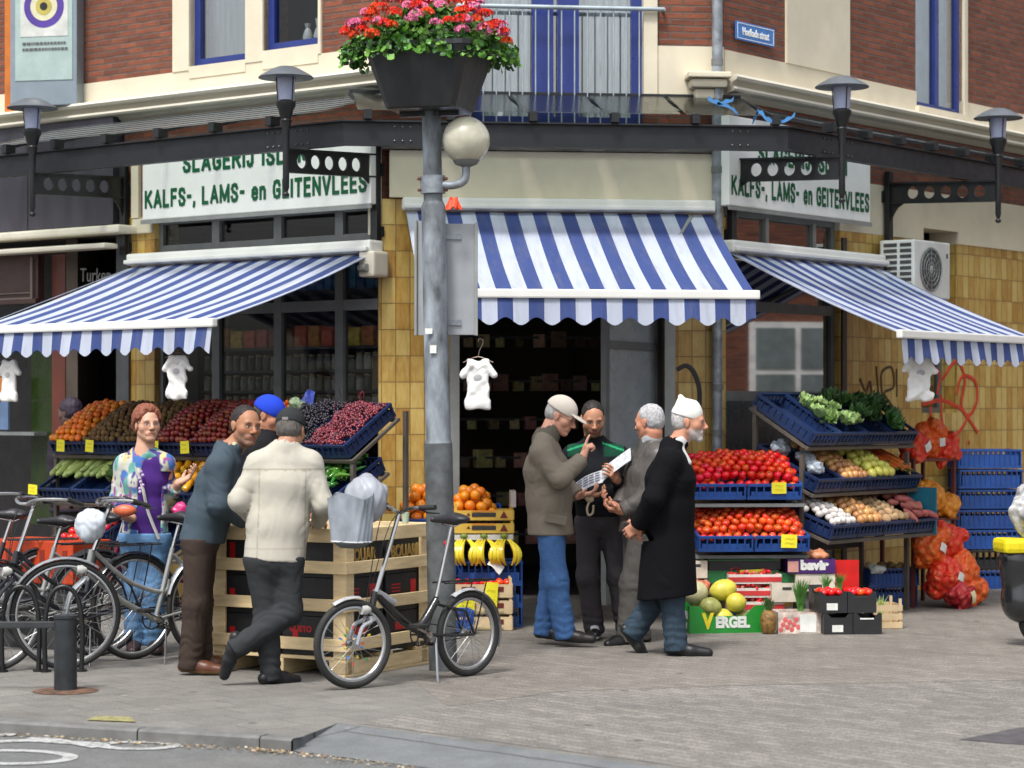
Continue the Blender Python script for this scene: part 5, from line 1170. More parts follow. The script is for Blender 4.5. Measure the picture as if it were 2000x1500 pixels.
# pineapple
pa = thing('pineapple', 'pineapple with spiky crown standing by the melon box', 'pineapple', T(G(1500, 1238) + Vector((0, -.02, 0))))
b = MB(); b.lathe([(.001, 0), (.035, .003), (.052, .03), (.06, .08), (.057, .12), (.042, .16), (.02, .175), (.001, .178)], 24)
b.v = [Vector((v.x * (1 + .05 * math.sin(12 * math.atan2(v.y, v.x) + v.z * 120)), v.y * (1 + .05 * math.sin(12 * math.atan2(v.y, v.x) + v.z * 120)), v.z)) for v in b.v]
b.build('fruit', M('pineapple_skin', (.22, .12, .03), .6, var=.5, scale=45, bmp=.8, bscale=90), pa, smooth=True)
b = MB()
for k in range(26): a = 2.4 * k; s_ = 1 - k / 34; b.tube([(.012 * math.cos(a), .012 * math.sin(a), .17), (.04 * s_ * math.cos(a), .04 * s_ * math.sin(a), .20 + .02 * (1 - s_) * 4), (.065 * s_ * math.cos(a), .065 * s_ * math.sin(a), .22 + .06 * (1.2 - s_))], [.009, .007, .001], 4, flat=.25)
b.build('leaf_crown', M_LEAFD, pa)
# black crates, two by two, with white labels and tomatoes
P_BK = None
for i in range(2):
    for j in range(2):
        X = T(G(1612, 1240)) @ rot(R(4)) @ T((.215 * i - .01 - .04 * j, 0, .158 * j))
        lb = ['lower left', 'lower right', 'upper left', 'upper right'][i + 2 * j]
        q = boxy('black_crate', X, .21, .36, .153, PGREY, f'black cardboard crate, {lb} of the four on the pavement', 'crate', cut=.03)
        if i == 0: b = MB(); b.box(.06, .14, -.003, -.001, .02, .07); b.build('label', WT_, q)
        else: b = MB(); b.box(.05, .15, -.003, .0, .11, .12); b.build('handle_slot', WT_ if j == 0 else INK, q)
        if j: 
            for k in range(8): put(P_TOM, X @ T((.05 + .055 * (k % 3), .05 + .09 * (k // 3), .145)), 'red tomato in the upper black crates', 'tomato', 'tomatoes in the black crates', .9)
# onions greens / herbs
def grass_bunch(name, X, n, h, spread, mat, label, cat, seed=1):
    rr = random.Random(seed); b = MB()
    for k in range(n):
        a = rr.random() * 6.3; s_ = rr.random() * spread; x, y = rr.uniform(-.25, .25) * spread, rr.uniform(-.25, .25) * spread; hh = h * rr.uniform(.6, 1)
        b.tube([(x, y, 0), (x + s_ * .4 * math.cos(a), y + s_ * .4 * math.sin(a), hh * .6), (x + s_ * math.cos(a), y + s_ * math.sin(a), hh)], [.0035, .003, .0008], 4)
    return tag(b.build(name, mat, None, X), label, cat)
HG = M('herb_green', (.07, .22, .03), .5, var=.5, rnd=0)
grass_bunch('chive_pot', T(G(1568, 1238) + Vector((0, .15, .155))), 170, .24, .07, HG, 'bushy pot of fine green herbs between the strawberry boxes and black crates', 'herbs', 3)
grass_bunch('herb_bundle', T(G(1622, 1238) + Vector((0, .25, .30))), 50, .12, .06, HG, 'short green herb bundle standing behind the upper left black crate', 'herbs', 4)
grass_bunch('herb_bundle', T(G(1648, 1238) + Vector((0, .25, .30))), 50, .13, .06, HG, 'short green herb bundle standing before the red panel', 'herbs', 5)
# strawberry boxes
def punnets(X, label, seed=1):
    q = boxy('strawberry_box', X, .40, .28, .07, M('strawberry_box', (.66, .60, .56), .5, var=.1), label, 'box'); b = MB(); b.box(.0, .40, -.0035, -.001, .015, .05); b.build('label_band', M('band_red', (.5, .03, .03), .5, var=.2), q)
    berries('strawberries', X @ T((.01, .01, .06)), .38, .26, .016, 0, [M('berry_red', (.60, .02, .02), .3, var=.2), M('berry_pink', (.62, .15, .12), .4)], label.replace('box', 'berries heaped in the box', 1) if 'box' in label else label, 110, .03, seed, 'strawberries')
Xs = FT @ T((.28, -.14, .13))
crate(P_TC, FT @ T((.27, -.15, .0)), 'low blue crate under the strawberry boxes', 'blue crates standing about')
punnets(Xs @ T((0, 0, 0)), 'lower strawberry box with red and white print', 1); punnets(Xs @ T((-.01, .03, .10)), 'middle strawberry box with red and white print', 2); punnets(Xs @ T((-.01, .06, .2)), 'topmost strawberry box below the green crates', 4)
# green rimmed crates below the lower tomato shelf
GC = M('crate_green', (.02, .20, .06), .4, var=.1)
X = FT @ T((.10, .02, .33)); q = boxy('green_crate', X, .68, .36, .075, GC, 'shallow green crate of aubergines with yellow card'); berries('cherries', X @ T((.02, .02, .05)), .64, .3, .016, 0, [GR2, M_LEAFD], 'dark cherries in the shallow green crate', 150, .02, 6, 'cherries')
price(X @ T((.36, -.01, .10)), 'large yellow price card on the shallow green crate', .18, .10)
X = FT @ T((.14, .04, .415)); q = boxy('black_tray', X, .52, .36, .085, PGREY, 'black tray with thin green rim under the tomato shelf'); b = MB(); b.box(-.01, .53, -.01, -.001, -.008, .004); b.box(-.01, .53, -.009, -.0015, .08, .09); b.build('green_rim', GC, q)
X = FT @ T((-.05, -.02, .37)); q = boxy('white_carton', X, .17, .3, .13, M('carton_cream', (.62, .56, .46), .7), 'small cream carton at the edge of the long black coat'); b = MB(); b.box(.05, .12, -.003, -.001, .085, .105); b.build('hand_hole', INK, q)
scrunch('meat_pack', FT @ T((.03, -.03, .30)), (.13, .12, .045), M('salmon_pink', (.55, .16, .10), .5, var=.4, scale=20), 'pink wrapped produce pack beside the pale melon', 'pack', 5)
scrunch('fig_pile', FT @ T((.16, -.03, .25)), (.09, .1, .06), M('fig_brown', (.10, .05, .045), .6, var=.5, scale=20), 'dark brown figs heaped behind the yellow melon', 'figs', 6)
# purple carton and red board
XB = FT @ T((.72, -.06, 0)); q = boxy('purple_carton', XB @ T((0, 0, .405)), .36, .3, .105, M('carton_purple', (.055, .012, .12), .4), 'purple printed carton with white lettering'); text('lettering', 'bavir', .095, WT_, q, T((.20, -.002, .03)), 1.1, .006)
b = MB(); b.box(.0, .08, -.003, -.001, .01, .09); b.build('print_panel', M('print_salmon', (.6, .3, .25), .5), q)
scrunch('shallot_bag', XB @ T((.25, .1, .53)), (.10, .09, .05), M('shallot', (.50, .2, .10), .5, var=.3), 'pinkish root bundle on the purple carton', 'roots', 8)
q = boxy('cream_carton', XB @ T((.06, .01, .27)), .30, .3, .13, M('carton_cream', (.62, .56, .46), .7), 'cream carton under the purple carton'); b = MB(); b.box(.08, .2, -.003, -.001, .02, .05); b.build('hand_hole', INK, q)
q = boxy('cream_carton', XB @ T((-.14, -.10, .20)), .24, .3, .14, M('carton_cream', (.62, .56, .46), .7), 'cream carton beside the bushy herb pot'); b = MB(); b.box(.08, .15, -.003, -.001, .09, .11); b.build('hand_hole', INK, q)
q = thing('red_board', 'bright red board with a white curl behind the black crates', 'board', XB @ T((.36, .05, .16))); b = MB(); b.box(0, .19, 0, .015, 0, .34); b.build('board', M('board_red', (.58, .006, .004), .4), q)
b = MB(); b.tube(squiggle([(.0, -.005, .14), (.03, -.005, .13), (.04, -.005, .09), (.02, -.005, .05), (.0, -.005, .05)], 5), .006, 5); b.build('curl', WT_, q)
# light wooden crate
def wood_crate(X, w_, l, h, slats, mat, label, grp=None):
    th = thing('wooden_crate', label, 'crate', X, grp); b = MB()
    for x in (0, w_ - .02):
        for y in (0, l - .02): b = MB(); b.box(x, x + .02, y, y + .02, 0, h + .035); b.build('corner_post', mat, th)
    b = MB(); sh = h / slats
    for k in range(slats):
        z0 = k * sh + .006; z1 = (k + 1) * sh - .012
        b.box(-.001, w_ + .001, -.007, -.001, z0, z1); b.box(-.001, w_ + .001, l + .001, l + .007, z0, z1); b.box(-.008, -.002, 0, l, z0, z1); b.box(w_ + .002, w_ + .008, 0, l, z0, z1)
    b.box(.0, w_, .0, l, .0, .005); b.build('slats', mat, th); return th
wood_crate(T(G(1703, 1229)) @ rot(R(5)), .225, .3, .19, 3, WOODC, 'light wooden slatted crate standing right of the black crates')
scrunch('paper_bag', T(G(1715, 1190) + Vector((0, .0, .33))), (.09, .06, .035), WT_, 'crumpled white paper on the blue crates by the red board', 'paper', 9)
for k in range(4): b = MB(); 
grass_bunch('leek_bundle', T(G(1725, 1226) + Vector((0, .1, .10))), 30, .14, .07, M_CUC, 'pale green leek tops in the light wooden crate', 'leeks', 8)

# ================================================================ red and orange net bags at the end of the rack
def netmat(name, c1, c2):
    m = bpy.data.materials.new(name); t, b, o = nodes(m); co = objco(t)
    vo = _n(t, 'ShaderNodeTexVoronoi', Scale=17.0); t.links.new(co, vo.inputs['Vector'])
    wv = _n(t, 'ShaderNodeTexVoronoi', Scale=150.0); t.links.new(co, wv.inputs['Vector'])
    c = mixc(t, ramp(t, vo.outputs['Distance'], [(.15, 0.), (.6, 1.)]), c2, tuple(x * .8 for x in c1)); c = mixc(t, ramp(t, wv.outputs['Distance'], [(.2, .8), (.5, .25)]), c, c1)
    t.links.new(c, b.inputs['Base Color']); b.inputs['Roughness'].default_value = .45; h = mth(t, 'MULTIPLY', vo.outputs['Distance'], -1.); bump(t, b, h, 1.0, .03); return m
NR = netmat('red_net', (.80, .03, .01), (.75, .16, .05)); NO = netmat('orange_net', (.80, .27, .01), (.80, .40, .05)); NOR = netmat('orange_red_net', (.85, .11, .01), (.75, .24, .05)); NM = netmat('crimson_net', (.45, .01, .02), (.5, .08, .06))
ns = thing('net_bag_stand', 'red brown slatted stand holding the net bags', 'stand', loc(FR, 1.46, -.90, 0)); RBm = M('stand_brown', (.13, .03, .025), .5)
b = MB(); b.box(0, .80, 0, .35, 1.20, 1.225); b.build('shelf', RBm, ns); b = MB(); b.box(0, .80, 0, .35, .70, .725); b.build('shelf', RBm, ns)
for x in (.04, .74):
    for y in (.03, .32): b = MB(); b.box(x - .014, x + .014, y - .014, y + .014, 0, 1.198); b.build('leg', RBm, ns)
nets = [((.15, .15, 1.33), (.17, .14, .13), NR, 'red net bag on the top shelf of the stand'), ((.38, .18, 1.36), (.19, .15, .15), NOR, 'orange red net bag tallest on the top shelf of the stand'), ((.50, .10, 1.30), (.14, .13, .11), NR, 'red net bag at the right edge of the top shelf'),
        ((.12, .15, .84), (.16, .14, .12), NO, 'orange net bag on the lower shelf next to the rack'), ((.34, .14, .90), (.17, .14, .14), NO, 'orange net bag in the middle of the lower shelf'), ((.52, .12, .82), (.19, .15, .10), NO, 'yellow orange net bag at the right of the lower shelf'),
        ((.06, -.05, .50), (.17, .14, .16), NOR, 'orange red net bag hanging below the lower shelf'), ((.32, -.04, .52), (.17, .14, .17), NR, 'red net bag propped below the lower shelf'), ((.14, -.14, .26), (.19, .16, .19), NR, 'red net bag leaning over the crimson one'), ((.38, -.12, .28), (.19, .16, .22), NOR, 'long orange net bag reaching the pavement'), ((.18, -.24, .10), (.18, .14, .10), NM, 'crimson net bag lying on the pavement'), ((.50, -.16, .12), (.17, .14, .12), NOR, 'orange net bag lying farthest right on the pavement')]
for k, (c, s_, m_, lb) in enumerate(nets):
    nb_ = scrunch('net_bag', loc(FR, 1.46, -.90, 0) @ T((c[0] * 1.25, c[1] - .05, c[2])) @ rot(R(20 * math.sin(k * 2.1)), 'Y'), tuple(q * 1.12 for q in s_), m_, lb, 'net bag', k + 20, 8, step=.012)
    if k in (0, 1, 3, 6, 8, 10): b = MB(); b.grid(lambda u, v: ((u - .5) * .10, -s_[1] * .92 - .012 * math.cos((u - .5) * 3), (v - .5) * .07), 5, 3); b.build('label', WT_ if k != 10 else M('label_cream', (.66, .6, .35), .5), nb_, rot(R(k * 9 - 30), 'Y'))
b = MB(); b.prism([(0, 0), (.16, .05), (.24, .2), (.14, .38), (.02, .4)], 0, .006); tag(b.build('grey_card', M('grey_card', (.42, .42, .42), .6), None, loc(FR, 2.05, -.85, .33)), 'pale grey card sheet leaning between net bags and blue crates', 'card')
# ================================================================ stack of blue crates by the tiled wall
XS = T((4.04, 21.32, 0)) @ rot(R(8))
P_DK = mk_crate('black_plastic_crate', PGREY, w_=.6, l=.4, h=.20, ribs=10)
for k in range(7):
    X = XS @ T((.006 * (k % 3), .005 * (k % 2), .183 * k)) @ Matrix.Diagonal((1.0, .95, .85, 1))
    if k == 1: crate(P_DK, X, 'black plastic crate low in the tall blue crate stack', 'stacked blue crates')
    else: crate(P_CR3, X, ['bottom', '', 'second', 'third', 'fourth', 'fifth', 'topmost'][k] + ' blue crate of the tall stack by the tiled wall', 'stacked blue crates')
P_CR4 = mk_crate('blue_crate', CRB, w_=.6, l=.4, h=.20, ribs=10)

# ================================================================ orange table, bananas and boxes right of the pole
FO = frame(Vector((-.86, 17.72, 0)), R(3))
crate(P_CR2, FO @ T((.02, .0, .66)) @ rot(R(12), 'X') @ Matrix.Diagonal((1, .8, 1, 1)), 'blue crate of oranges left of the lamp pole', 'crates round the pole')
crate(P_CR2, FO @ T((.42, .0, .66)) @ rot(R(12), 'X') @ Matrix.Diagonal((.95, .8, 1, 1)), 'blue crate of oranges right of the lamp pole', 'crates round the pole')
for k in range(2): heap(P_ORA, FO @ T((.01 + .37 * k, .0, .70)) @ rot(R(14), 'X'), .38, .45, .043, .10, 'bright orange heaped in the crates by the lamp pole', 'orange', 'oranges by the lamp pole', 3, .05)
for k in range(3): crate(P_CR4, FO @ T((-.05, .05, .2 * k)) @ Matrix.Diagonal((.9, 1, 1, 1)), ['lowest', 'middle', 'uppermost'][k] + ' blue crate under the oranges left of the pole', 'crates round the pole')
XO = T(Vector((-.43, 17.60, 0))) @ rot(R(2))
YB = M('crate_yellow', (.66, .42, .06), .6, var=.12)
for k in range(2):
    q = wood_crate(XO @ T((.0, .02, .70 + .098 * k)), .44, .32, .09, 1, YB, ['lower', 'upper'][k] + ' yellow printed wooden crate beside the lamp pole', 'crates round the pole')
    b = MB(); b.box(.13, .31, -.0105, -.0075, .03, .06); b.build('hand_hole', INK, q); b = MB(); b.box(.13, .30, -.0105, -.0075, .066, .078); b.build('print_strip', M('print_orange', (.66, .25, .03), .5), q)
    b = MB(); b.prism([(.34, .02), (.40, .02), (.37, .075)], -.0105, -.0075); b.prism([(.09, .04), (.12, .04), (.105, .06)], -.0105, -.0075); b.build('print_mark', M('print_maroon', (.16, .02, .02), .5), q)
b = MB(); b.box(.42, .46, -.01, .3, .9, 1.02); q = b.build('grey_carton', M('carton_grey', (.42, .36, .34), .6), None, XO); tag(q, 'narrow grey carton end beside the upper yellow crate', 'carton')
q = boxy('banana_tray', XO @ T((0, .0, .655)), .44, .3, .04, M('tray_white', (.62, .6, .56), .5), 'thin white tray between bananas and yellow crates')
# bananas
def banana_hand(X, n, label, seed):
    rr = random.Random(seed); th = thing('banana_bunch', label, 'bananas', X, 'banana bunches')
    for k in range(n):
        b = MB(); x = (k - n / 2 + .5) * .034; tl = (k - n / 2 + .5) * .30
        pts = []; rad = []
        for i in range(9): s_ = i / 8; a = -.4 + 1.7 * s_; pts.append((x * .5 + tl * .05 * s_ + (.5 if k > n / 2 else -.35) * .10 * math.sin(s_ * 3.0), -.07 * math.sin(s_ * 2.6) + .0, .10 - .19 * s_)); rad.append([.006, .009, .017, .021, .022, .021, .018, .011, .005][i])
        b.tube(pts, rad, 7); b.build('banana', M_BAN, th, smooth=True)
    b = MB(); b.ell((0, 0, .125), (.03, .02, .02), 8, 6); b.build('stalk', M('banana_stalk', (.17, .24, .03), .5), th, smooth=True)
for k, (x, lb) in enumerate(((.07, 'banana bunch next to the lamp pole'), (.22, 'middle banana bunch on the blue crates'), (.37, 'rightmost banana bunch with green stalk'))): banana_hand(XO @ T((x, -.03, .56)), 6, lb, k)
for k in range(3):
    crate(P_CR4, XO @ T((.0, .0, .0 + .165 * k)) @ Matrix.Diagonal((.85, 1, .82, 1)), ['lowest', 'middle', 'uppermost'][k] + ' blue crate under the bananas', 'crates round the pole')
b = MB(); b.grid(lambda u, v: ((u - .5) * .12, -.03 * v, .01 * math.sin(u * 5) - .07 * v), 4, 3); tag(b.build('white_note', WT_, None, XO @ T((.33, -.06, .50)) @ rot(R(35), 'Y')), 'white paper note lying over the edge below the bananas', 'paper')
for k in range(3):
    q = wood_crate(XO @ T((-.02, -.26, .0 + .12 * k)), .44, .24, .115, 1, WOODC, ['lowest', 'middle', 'uppermost'][k] + ' pale wooden tomato tray behind the folding bicycle', 'wooden tomato trays')
    b = MB(); b.box(.28, .38, -.0105, -.0075, .05, .085); b.box(.07, .17, -.0105, -.0075, .05, .085); b.build('hand_hole', M('dark_red', (.12, .01, .01), .6), q)
    if k < 2: b = MB(); b.box(.06, .38, -.0102, -.0078, .012, .026); b.build('print_strip', M('print_olive', (.35, .30, .14), .6), q)
for k in range(14): put(P_TOM, XO @ T((.03 + .06 * (k % 7), -.21 + .07 * (k // 7), .35)), 'red tomato in the wooden trays behind the folding bicycle', 'tomato', 'tomatoes in the wooden trays', .9)
price(XO @ T((.27, -.285, .36)), 'tall yellow price card on the uppermost tomato tray', .10, .20); price(XO @ T((.08, -.285, .25)), 'yellow price card seen through the bicycle wheel', .14, .10)
crate(P_CR4, XO @ T((-.16, -.62, 0)) @ rot(R(10)) @ Matrix.Diagonal((.5, .6, .9, 1)), 'small blue crate seen through the rear wheel of the folding bicycle', 'crates round the pole')
crate(P_CR4, T(G(1195, 1245)) @ rot(R(8)) @ Matrix.Diagonal((.4, .6, .5, 1)), 'small blue crate on the doorstep behind the standing men', 'crates round the pole') if False else None

# ================================================================ goods inside the shop
def shelf_unit(F, x0, x1, y, zs, label, d=.3):
    th = thing('shop_shelf', label, 'shelf', loc(F, x0, y, .1)); DM = M('shelf_metal', (.12, .12, .12), .5)
    for z in zs: b = MB(); b.box(0, x1 - x0, 0, d, z - .12, z - .10); b.build('board', DM, th)
    for x in (0, x1 - x0 - .02): b = MB(); b.box(x, x + .02, d, d + .02, 0, max(zs) + .35); b.build('upright', DM, th)
    return th
x0w, x1w = gw[0] + .1, gw[1] - .05
shelf_unit(FL, x0w, x1w, .45, [1.45, 1.62, 1.79, 1.96, 2.15, 2.62], 'metal shelves of jars and packets behind the long shop window')
JARG = M('jar_glass', (.42, .40, .34), .08, rnd=.7, coat=.6); JARL = M('jar_lid', (.6, .5, .32), .3, metal=.4)
def jar_proto():
    b = MB(); b.lathe([(.03, 0), (.033, .01), (.033, .085), (.026, .1)], 10); b.lathe([(.028, .1), (.029, .102), (.029, .118), (.001, .12)], 10, mi=1); return obj1(b, 'jar', [JARG, JARL])
P_JAR = jar_proto()
for z in (1.62, 1.79, 1.96):
    x = x0w + .06
    while x < x1w - .35: put(P_JAR, loc(FL, x, .47, z + .0), 'small glass jar on the shelves behind the long shop window', 'jar', 'jars behind the shop window', 1.1, False); x += .088
def pack(name, w_, h, d, col, rn=.4, hue=.03): b = MB(); b.box(-w_ / 2, w_ / 2, 0, d, 0, h, bev=.006); return obj1(b, name, [M('pk_' + name, col, .4, rnd=rn, hue=hue, var=.3, scale=18)], False)
P_BLP = pack('blue_packet', .075, .24, .1, (.12, .34, .70), .5); P_ORP = pack('orange_packet', .13, .17, .08, (.75, .28, .07), .6, .06); P_BRP = pack('brown_packet', .10, .11, .09, (.55, .38, .22), .7, .08)
x = x0w + .08
while x < x1w - .08: put(P_BLP, loc(FL, x, .47, 2.62), 'tall blue packet on the top shelf behind the long window', 'packet', 'blue packets behind the window', 1, False); x += .092
x = x0w + .1
while x < x1w - .05: put(P_ORP, loc(FL, x, .47, 2.15), 'orange packet on the shelf behind the long window', 'packet', 'orange packets behind the window', 1, False); x += .15
b = MB(); b.box(0, .26, 0, .2, 0, .26, bev=.004); q = b.build('cardboard_box', CARD, None, loc(FL, -.36, .30, 1.80)); tag(q, 'brown cardboard box behind the window beside the tiled pillar', 'box')
shelf_unit(FC, .7, 2.3, 3.0, [.5, .85, 1.2, 1.55, 1.9, 2.3], 'dim grocery shelves inside the open doorway')
for z in (.5, .85, 1.2, 1.55, 1.9, 2.3):
    x = .78
    while x < 2.2: put(P_BRP, loc(FC, x, 3.0, z - .1) @ rot(rp.uniform(-.3, .3)), 'small packet on the dim grocery shelves inside the doorway', 'packet', 'packets inside the doorway', rp.uniform(.7, 1.5), False); x += rp.uniform(.12, .22)
for p_ in (P_CR2, P_CR, P_CR3, P_CR4, P_TC, P_DK, P_TOM, P_TOM2):
    if '_proto' in p_: print('unused proto', p_.name)

# ================================================================ lamp pole with planter, globe and sign board
PB = Vector((-.43, 14.72, 0)); lean = Vector((-.075, 0, 0)) / 3.5
pole = thing('lamp_pole', 'weathered grey galvanised street pole standing by the wooden crate', 'pole', T(PB))
def pp(z): return (lean.x * z, 0, z)
PG = M('pole_zinc', (.19, .215, .24), .6, metal=.2, var=.6, scale=9, bmp=.25, bscale=70, dirt=.5, stretch=(1, 1, .4))
b = MB(); b.tube([pp(0), pp(1.42)], .088, 24); b.build('base_tube', M('pole_base', (.10, .11, .115), .6, var=.4, scale=9, dirt=.5, bmp=.25), pole, smooth=True)
b = MB(); b.tube([pp(1.42), pp(1.45), pp(2.9), pp(2.93)], [.086, .078, .075, .062], 24); b.build('middle_tube', PG, pole, smooth=True)
b = MB(); b.tube([pp(2.93), pp(3.52)], .059, 24); b.build('upper_tube', PG, pole, smooth=True)
b = MB(); b.tube([pp(2.98), pp(3.09)], .078, 20); b.build('clamp', GALV, pole, smooth=True)
b = MB()
for z in (3.0, 3.07):
    for x in (-.085, .085): b.ell((pp(z)[0] + x, -.03, z), .012, 6, 4)
b.build('clamp_bolt', M('rust', (.16, .06, .03), .8), pole)
b = MB(); b.box(-.03, .015, -.088, -.082, 2.10, 2.135, mtx=T((-.08, 0, 0))); b.box(-.02, .02, -.090, -.083, 1.98, 2.03, mtx=T((-.06, 0, 0))); b.build('sticker', WT_, pole)
b = MB(); b.ell((.02, -.088, .80), (.016, .004, .016), 10, 6); b.build('sticker', RDP, pole)
gl = thing('globe_lamp', 'frosted globe street light on a bent arm beside the flower planter', 'lamp', T(PB + Vector((pp(3.03)[0], 0, 3.03))))
b = MB(); b.tube(squiggle([(.06, -.02, -.0), (.14, -.05, 0), (.20, -.07, .03), (.21, -.07, .12)], 6), .026, 14); b.build('arm', GALV, gl, smooth=True)
b = MB(); b.lathe([(.03, .11), (.07, .125), (.085, .15), (.06, .155)], 20, T((.21, -.07, 0))); b.build('collar', GREYF, gl, smooth=True)
GLB = M('globe_plastic', (.56, .54, .42), .22, var=.22, scale=5, dirt=.35, bmp=.02, coat=.5)
b = MB(); b.ell((.21, -.07, .275), .148, 32, 20); b.build('globe', GLB, gl, smooth=True)
rf = thing('red_ribbon', 'bright red orange ribbon scrap tied under the globe lamp arm', 'ribbon', T(W(886, 388, 14.66)))
for k in range(5): b = MB(); a = k * 1.1; b.grid(lambda u, v: ((u - .5) * .05 + .03 * math.cos(a) * v, .02 * math.sin(a) * v, -.06 * v + .012 * math.sin(u * 6 + k)), 4, 3); b.build('strand', M('ribbon_red', (.75, .06, .01), .5), rf)
# planter tub
PT = Vector((pp(3.52)[0] - .01, -.0, 3.49)) + PB
pl = thing('flower_planter', 'large black tapered planter full of geraniums mounted on the pole', 'planter', T(PT) @ rot(R(-14)))
PLM = M('planter_black', (.018, .02, .022), .38, var=.3, dirt=.12, bmp=.08, bscale=120)
b = MB()
def sq(r, z, ch=.3):
    c = r * (1 - ch); return [(r, -c, z), (r, c, z), (c, r, z), (-c, r, z), (-r, c, z), (-r, -c, z), (-c, -r, z), (c, -r, z)]
lv = [(.215, 0), (.225, .01), (.335, .37), (.345, .37), (.345, .40), (.32, .40), (.30, .36)]
vs = []
for r_, z in lv: vs += sq(r_, z, .12)
fs = [(k * 8 + i, k * 8 + (i + 1) % 8, (k + 1) * 8 + (i + 1) % 8, (k + 1) * 8 + i) for k in range(len(lv) - 1) for i in range(8)] + [tuple(range(7, -1, -1)), tuple(range(48, 56))]
b.add(vs, fs); b.build('tub', PLM, pl)
b = MB(); b.box(-.05, .05, -.05, .05, -.03, .0); b.box(-.19, .19, -.02, .02, -.028, -.002); b.build('bracket', BLACKM, pl)
def leafcloud(name, n, gen, size, mats, parent, seed, mtx=None, lobes=5):
    rr = random.Random(seed); vs = []; fs = []; mi = []
    b = MB()
    for i in range(n):
        c, nrm = gen(rr); nrm = (nrm + Vector((rr.uniform(-.7, .7), rr.uniform(-.7, .7), rr.uniform(-.4, .8)))).normalized(); q = nrm.to_track_quat('Z', 'Y').to_matrix() @ Matrix.Rotation(rr.random() * 6.3, 3, 'Z'); s_ = size * rr.uniform(.6, 1.25)
        pv = [c + q @ Vector((0, 0, -.15 * s_))] + [c + q @ Vector((s_ * (1 if k % 2 else .75) * math.cos(k * math.pi / 4), s_ * (1 if k % 2 else .75) * math.sin(k * math.pi / 4), .12 * s_ * (k % 2))) for k in range(8)]
        b.add(pv, [(0, k + 1, (k + 1) % 8 + 1) for k in range(8)], mi=rr.randrange(len(mats)))
    return b.build(name, mats, parent, mtx)
LG = [M('geranium_leaf', (.07, .22, .02), .5, var=.4, scale=20), M('geranium_leaf_dark', (.025, .10, .012), .5, var=.4, scale=20), M('geranium_leaf_light', (.14, .32, .04), .5, var=.3, scale=20)]
def gen_l(rr):
    a = rr.random() * 6.283; u = rr.random() ** .5; x = u * .56 * math.cos(a); y = u * .42 * math.sin(a); e = (x / .56) ** 2 + (y / .42) ** 2
    z = .40 + .26 * (1 - e) * rr.random() ** .6 - .14 * e * rr.random() ** .5 + .02
    return Vector((x, y, z)), Vector((x, y, .25))
leafcloud('foliage', 2600, gen_l, .026, LG, pl, 3, rot(R(14)))
FLM = [M('petal_red', (.75, .035, .015), .5, var=.2, scale=30), M('petal_pink', (.80, .24, .42), .5, var=.2, scale=30), M('petal_orange', (.80, .09, .02), .5, var=.2, scale=30)]
rf_ = random.Random(9); fl = []
heads = [(-.50, .30, 0), (-.43, .37, 1), (-.47, .24, 2), (-.36, .44, 2), (-.30, .36, 1), (-.28, .50, 0), (-.2, .44, 0), (-.22, .32, 2), (-.12, .52, 1), (-.10, .38, 1), (-.02, .57, 0), (.0, .44, 2), (.08, .52, 1), (.16, .58, 0), (.20, .46, 2), (.28, .50, 1), (.30, .38, 2), (.36, .44, 0), (.42, .36, 0), (.46, .28, 0), (.40, .26, 1), (.48, .20, 2), (-.34, .24, 2), (-.15, .60, 1), (.10, .64, 1), (.24, .62, 0), (-.28, .60, 2), (.34, .30, 1), (-.40, .30, 0), (-.05, .66, 1), (.18, .68, 0), (-.20, .68, 1), (.05, .34, 1), (.30, .58, 1)]
for k in range(34):
    x_ = rf_.uniform(-.50, .50); e_z = 1 - (x_ / .56) ** 2; heads.append((x_, .26 + .48 * e_z * rf_.random() ** .7, rf_.choice((0, 1, 2, 1))))
for k, (x, z, m_) in enumerate(heads):
    e = min(.95, abs(x) / .56); y = -.34 * math.sqrt(1 - e * e) * (1 - max(0, (z - .45)) * 2.2) - .05
    b = MB(); rr = random.Random(k); R_ = rr.uniform(.036, .052)
    for i in range(26):
        v = Vector((rr.gauss(0, 1), rr.gauss(0, 1), rr.gauss(0, 1))).normalized(); v.z = abs(v.z) * .8; c = Vector((x, y, .28 + z * .62)) + v * R_; q = v.to_track_quat('Z', 'Y').to_matrix()
        n_ = 5; pv = [c + q @ Vector((0, 0, -.004))]
        for j in range(10): rad = .017 if j % 2 == 0 else .008; pv.append(c + q @ Vector((rad * math.cos(j * .628 + i), rad * math.sin(j * .628 + i), .003 * (j % 2))))
        b.add(pv, [(0, j + 1, (j + 1) % 10 + 1) for j in range(10)])
    b.build('flower_head', FLM[m_], pl, rot(R(14)))
# sign board seen from behind, strapped to the pole
sb = thing('sign_board', 'blank grey back of a sign board strapped to the pole', 'sign', T(PB + Vector((-.01, .10, 2.10))))
SB = M('sign_back', (.33, .35, .37), .45, metal=.2, var=.08, dirt=.2)
b = MB(); b.add([(-.16, .02, 0), (-.075, -.0, 0), (-.075, -.0, .72), (-.16, .02, .72), (-.16, .03, 0), (-.075, .01, 0), (-.075, .01, .72), (-.16, .03, .72)], [(0, 1, 2, 3), (7, 6, 5, 4), (0, 4, 5, 1), (2, 6, 7, 3), (0, 3, 7, 4), (1, 5, 6, 2)]); b.build('side_panel', SB, sb)
b = MB(); b.box(-.07, .21, .0, .012, 0, .70, bev=.003); b.build('panel', SB, sb)
b = MB(); b.box(.205, .225, -.02, .01, -.005, .705, bev=.004); b.box(-.175, -.158, .0, .03, -.005, .725, bev=.004); b.build('rim', ALU, sb)
for z in (.06, .60): b = MB(); b.box(-.10, .12, -.012, -.001, z, z + .035); b.build('strap', GALV, sb)

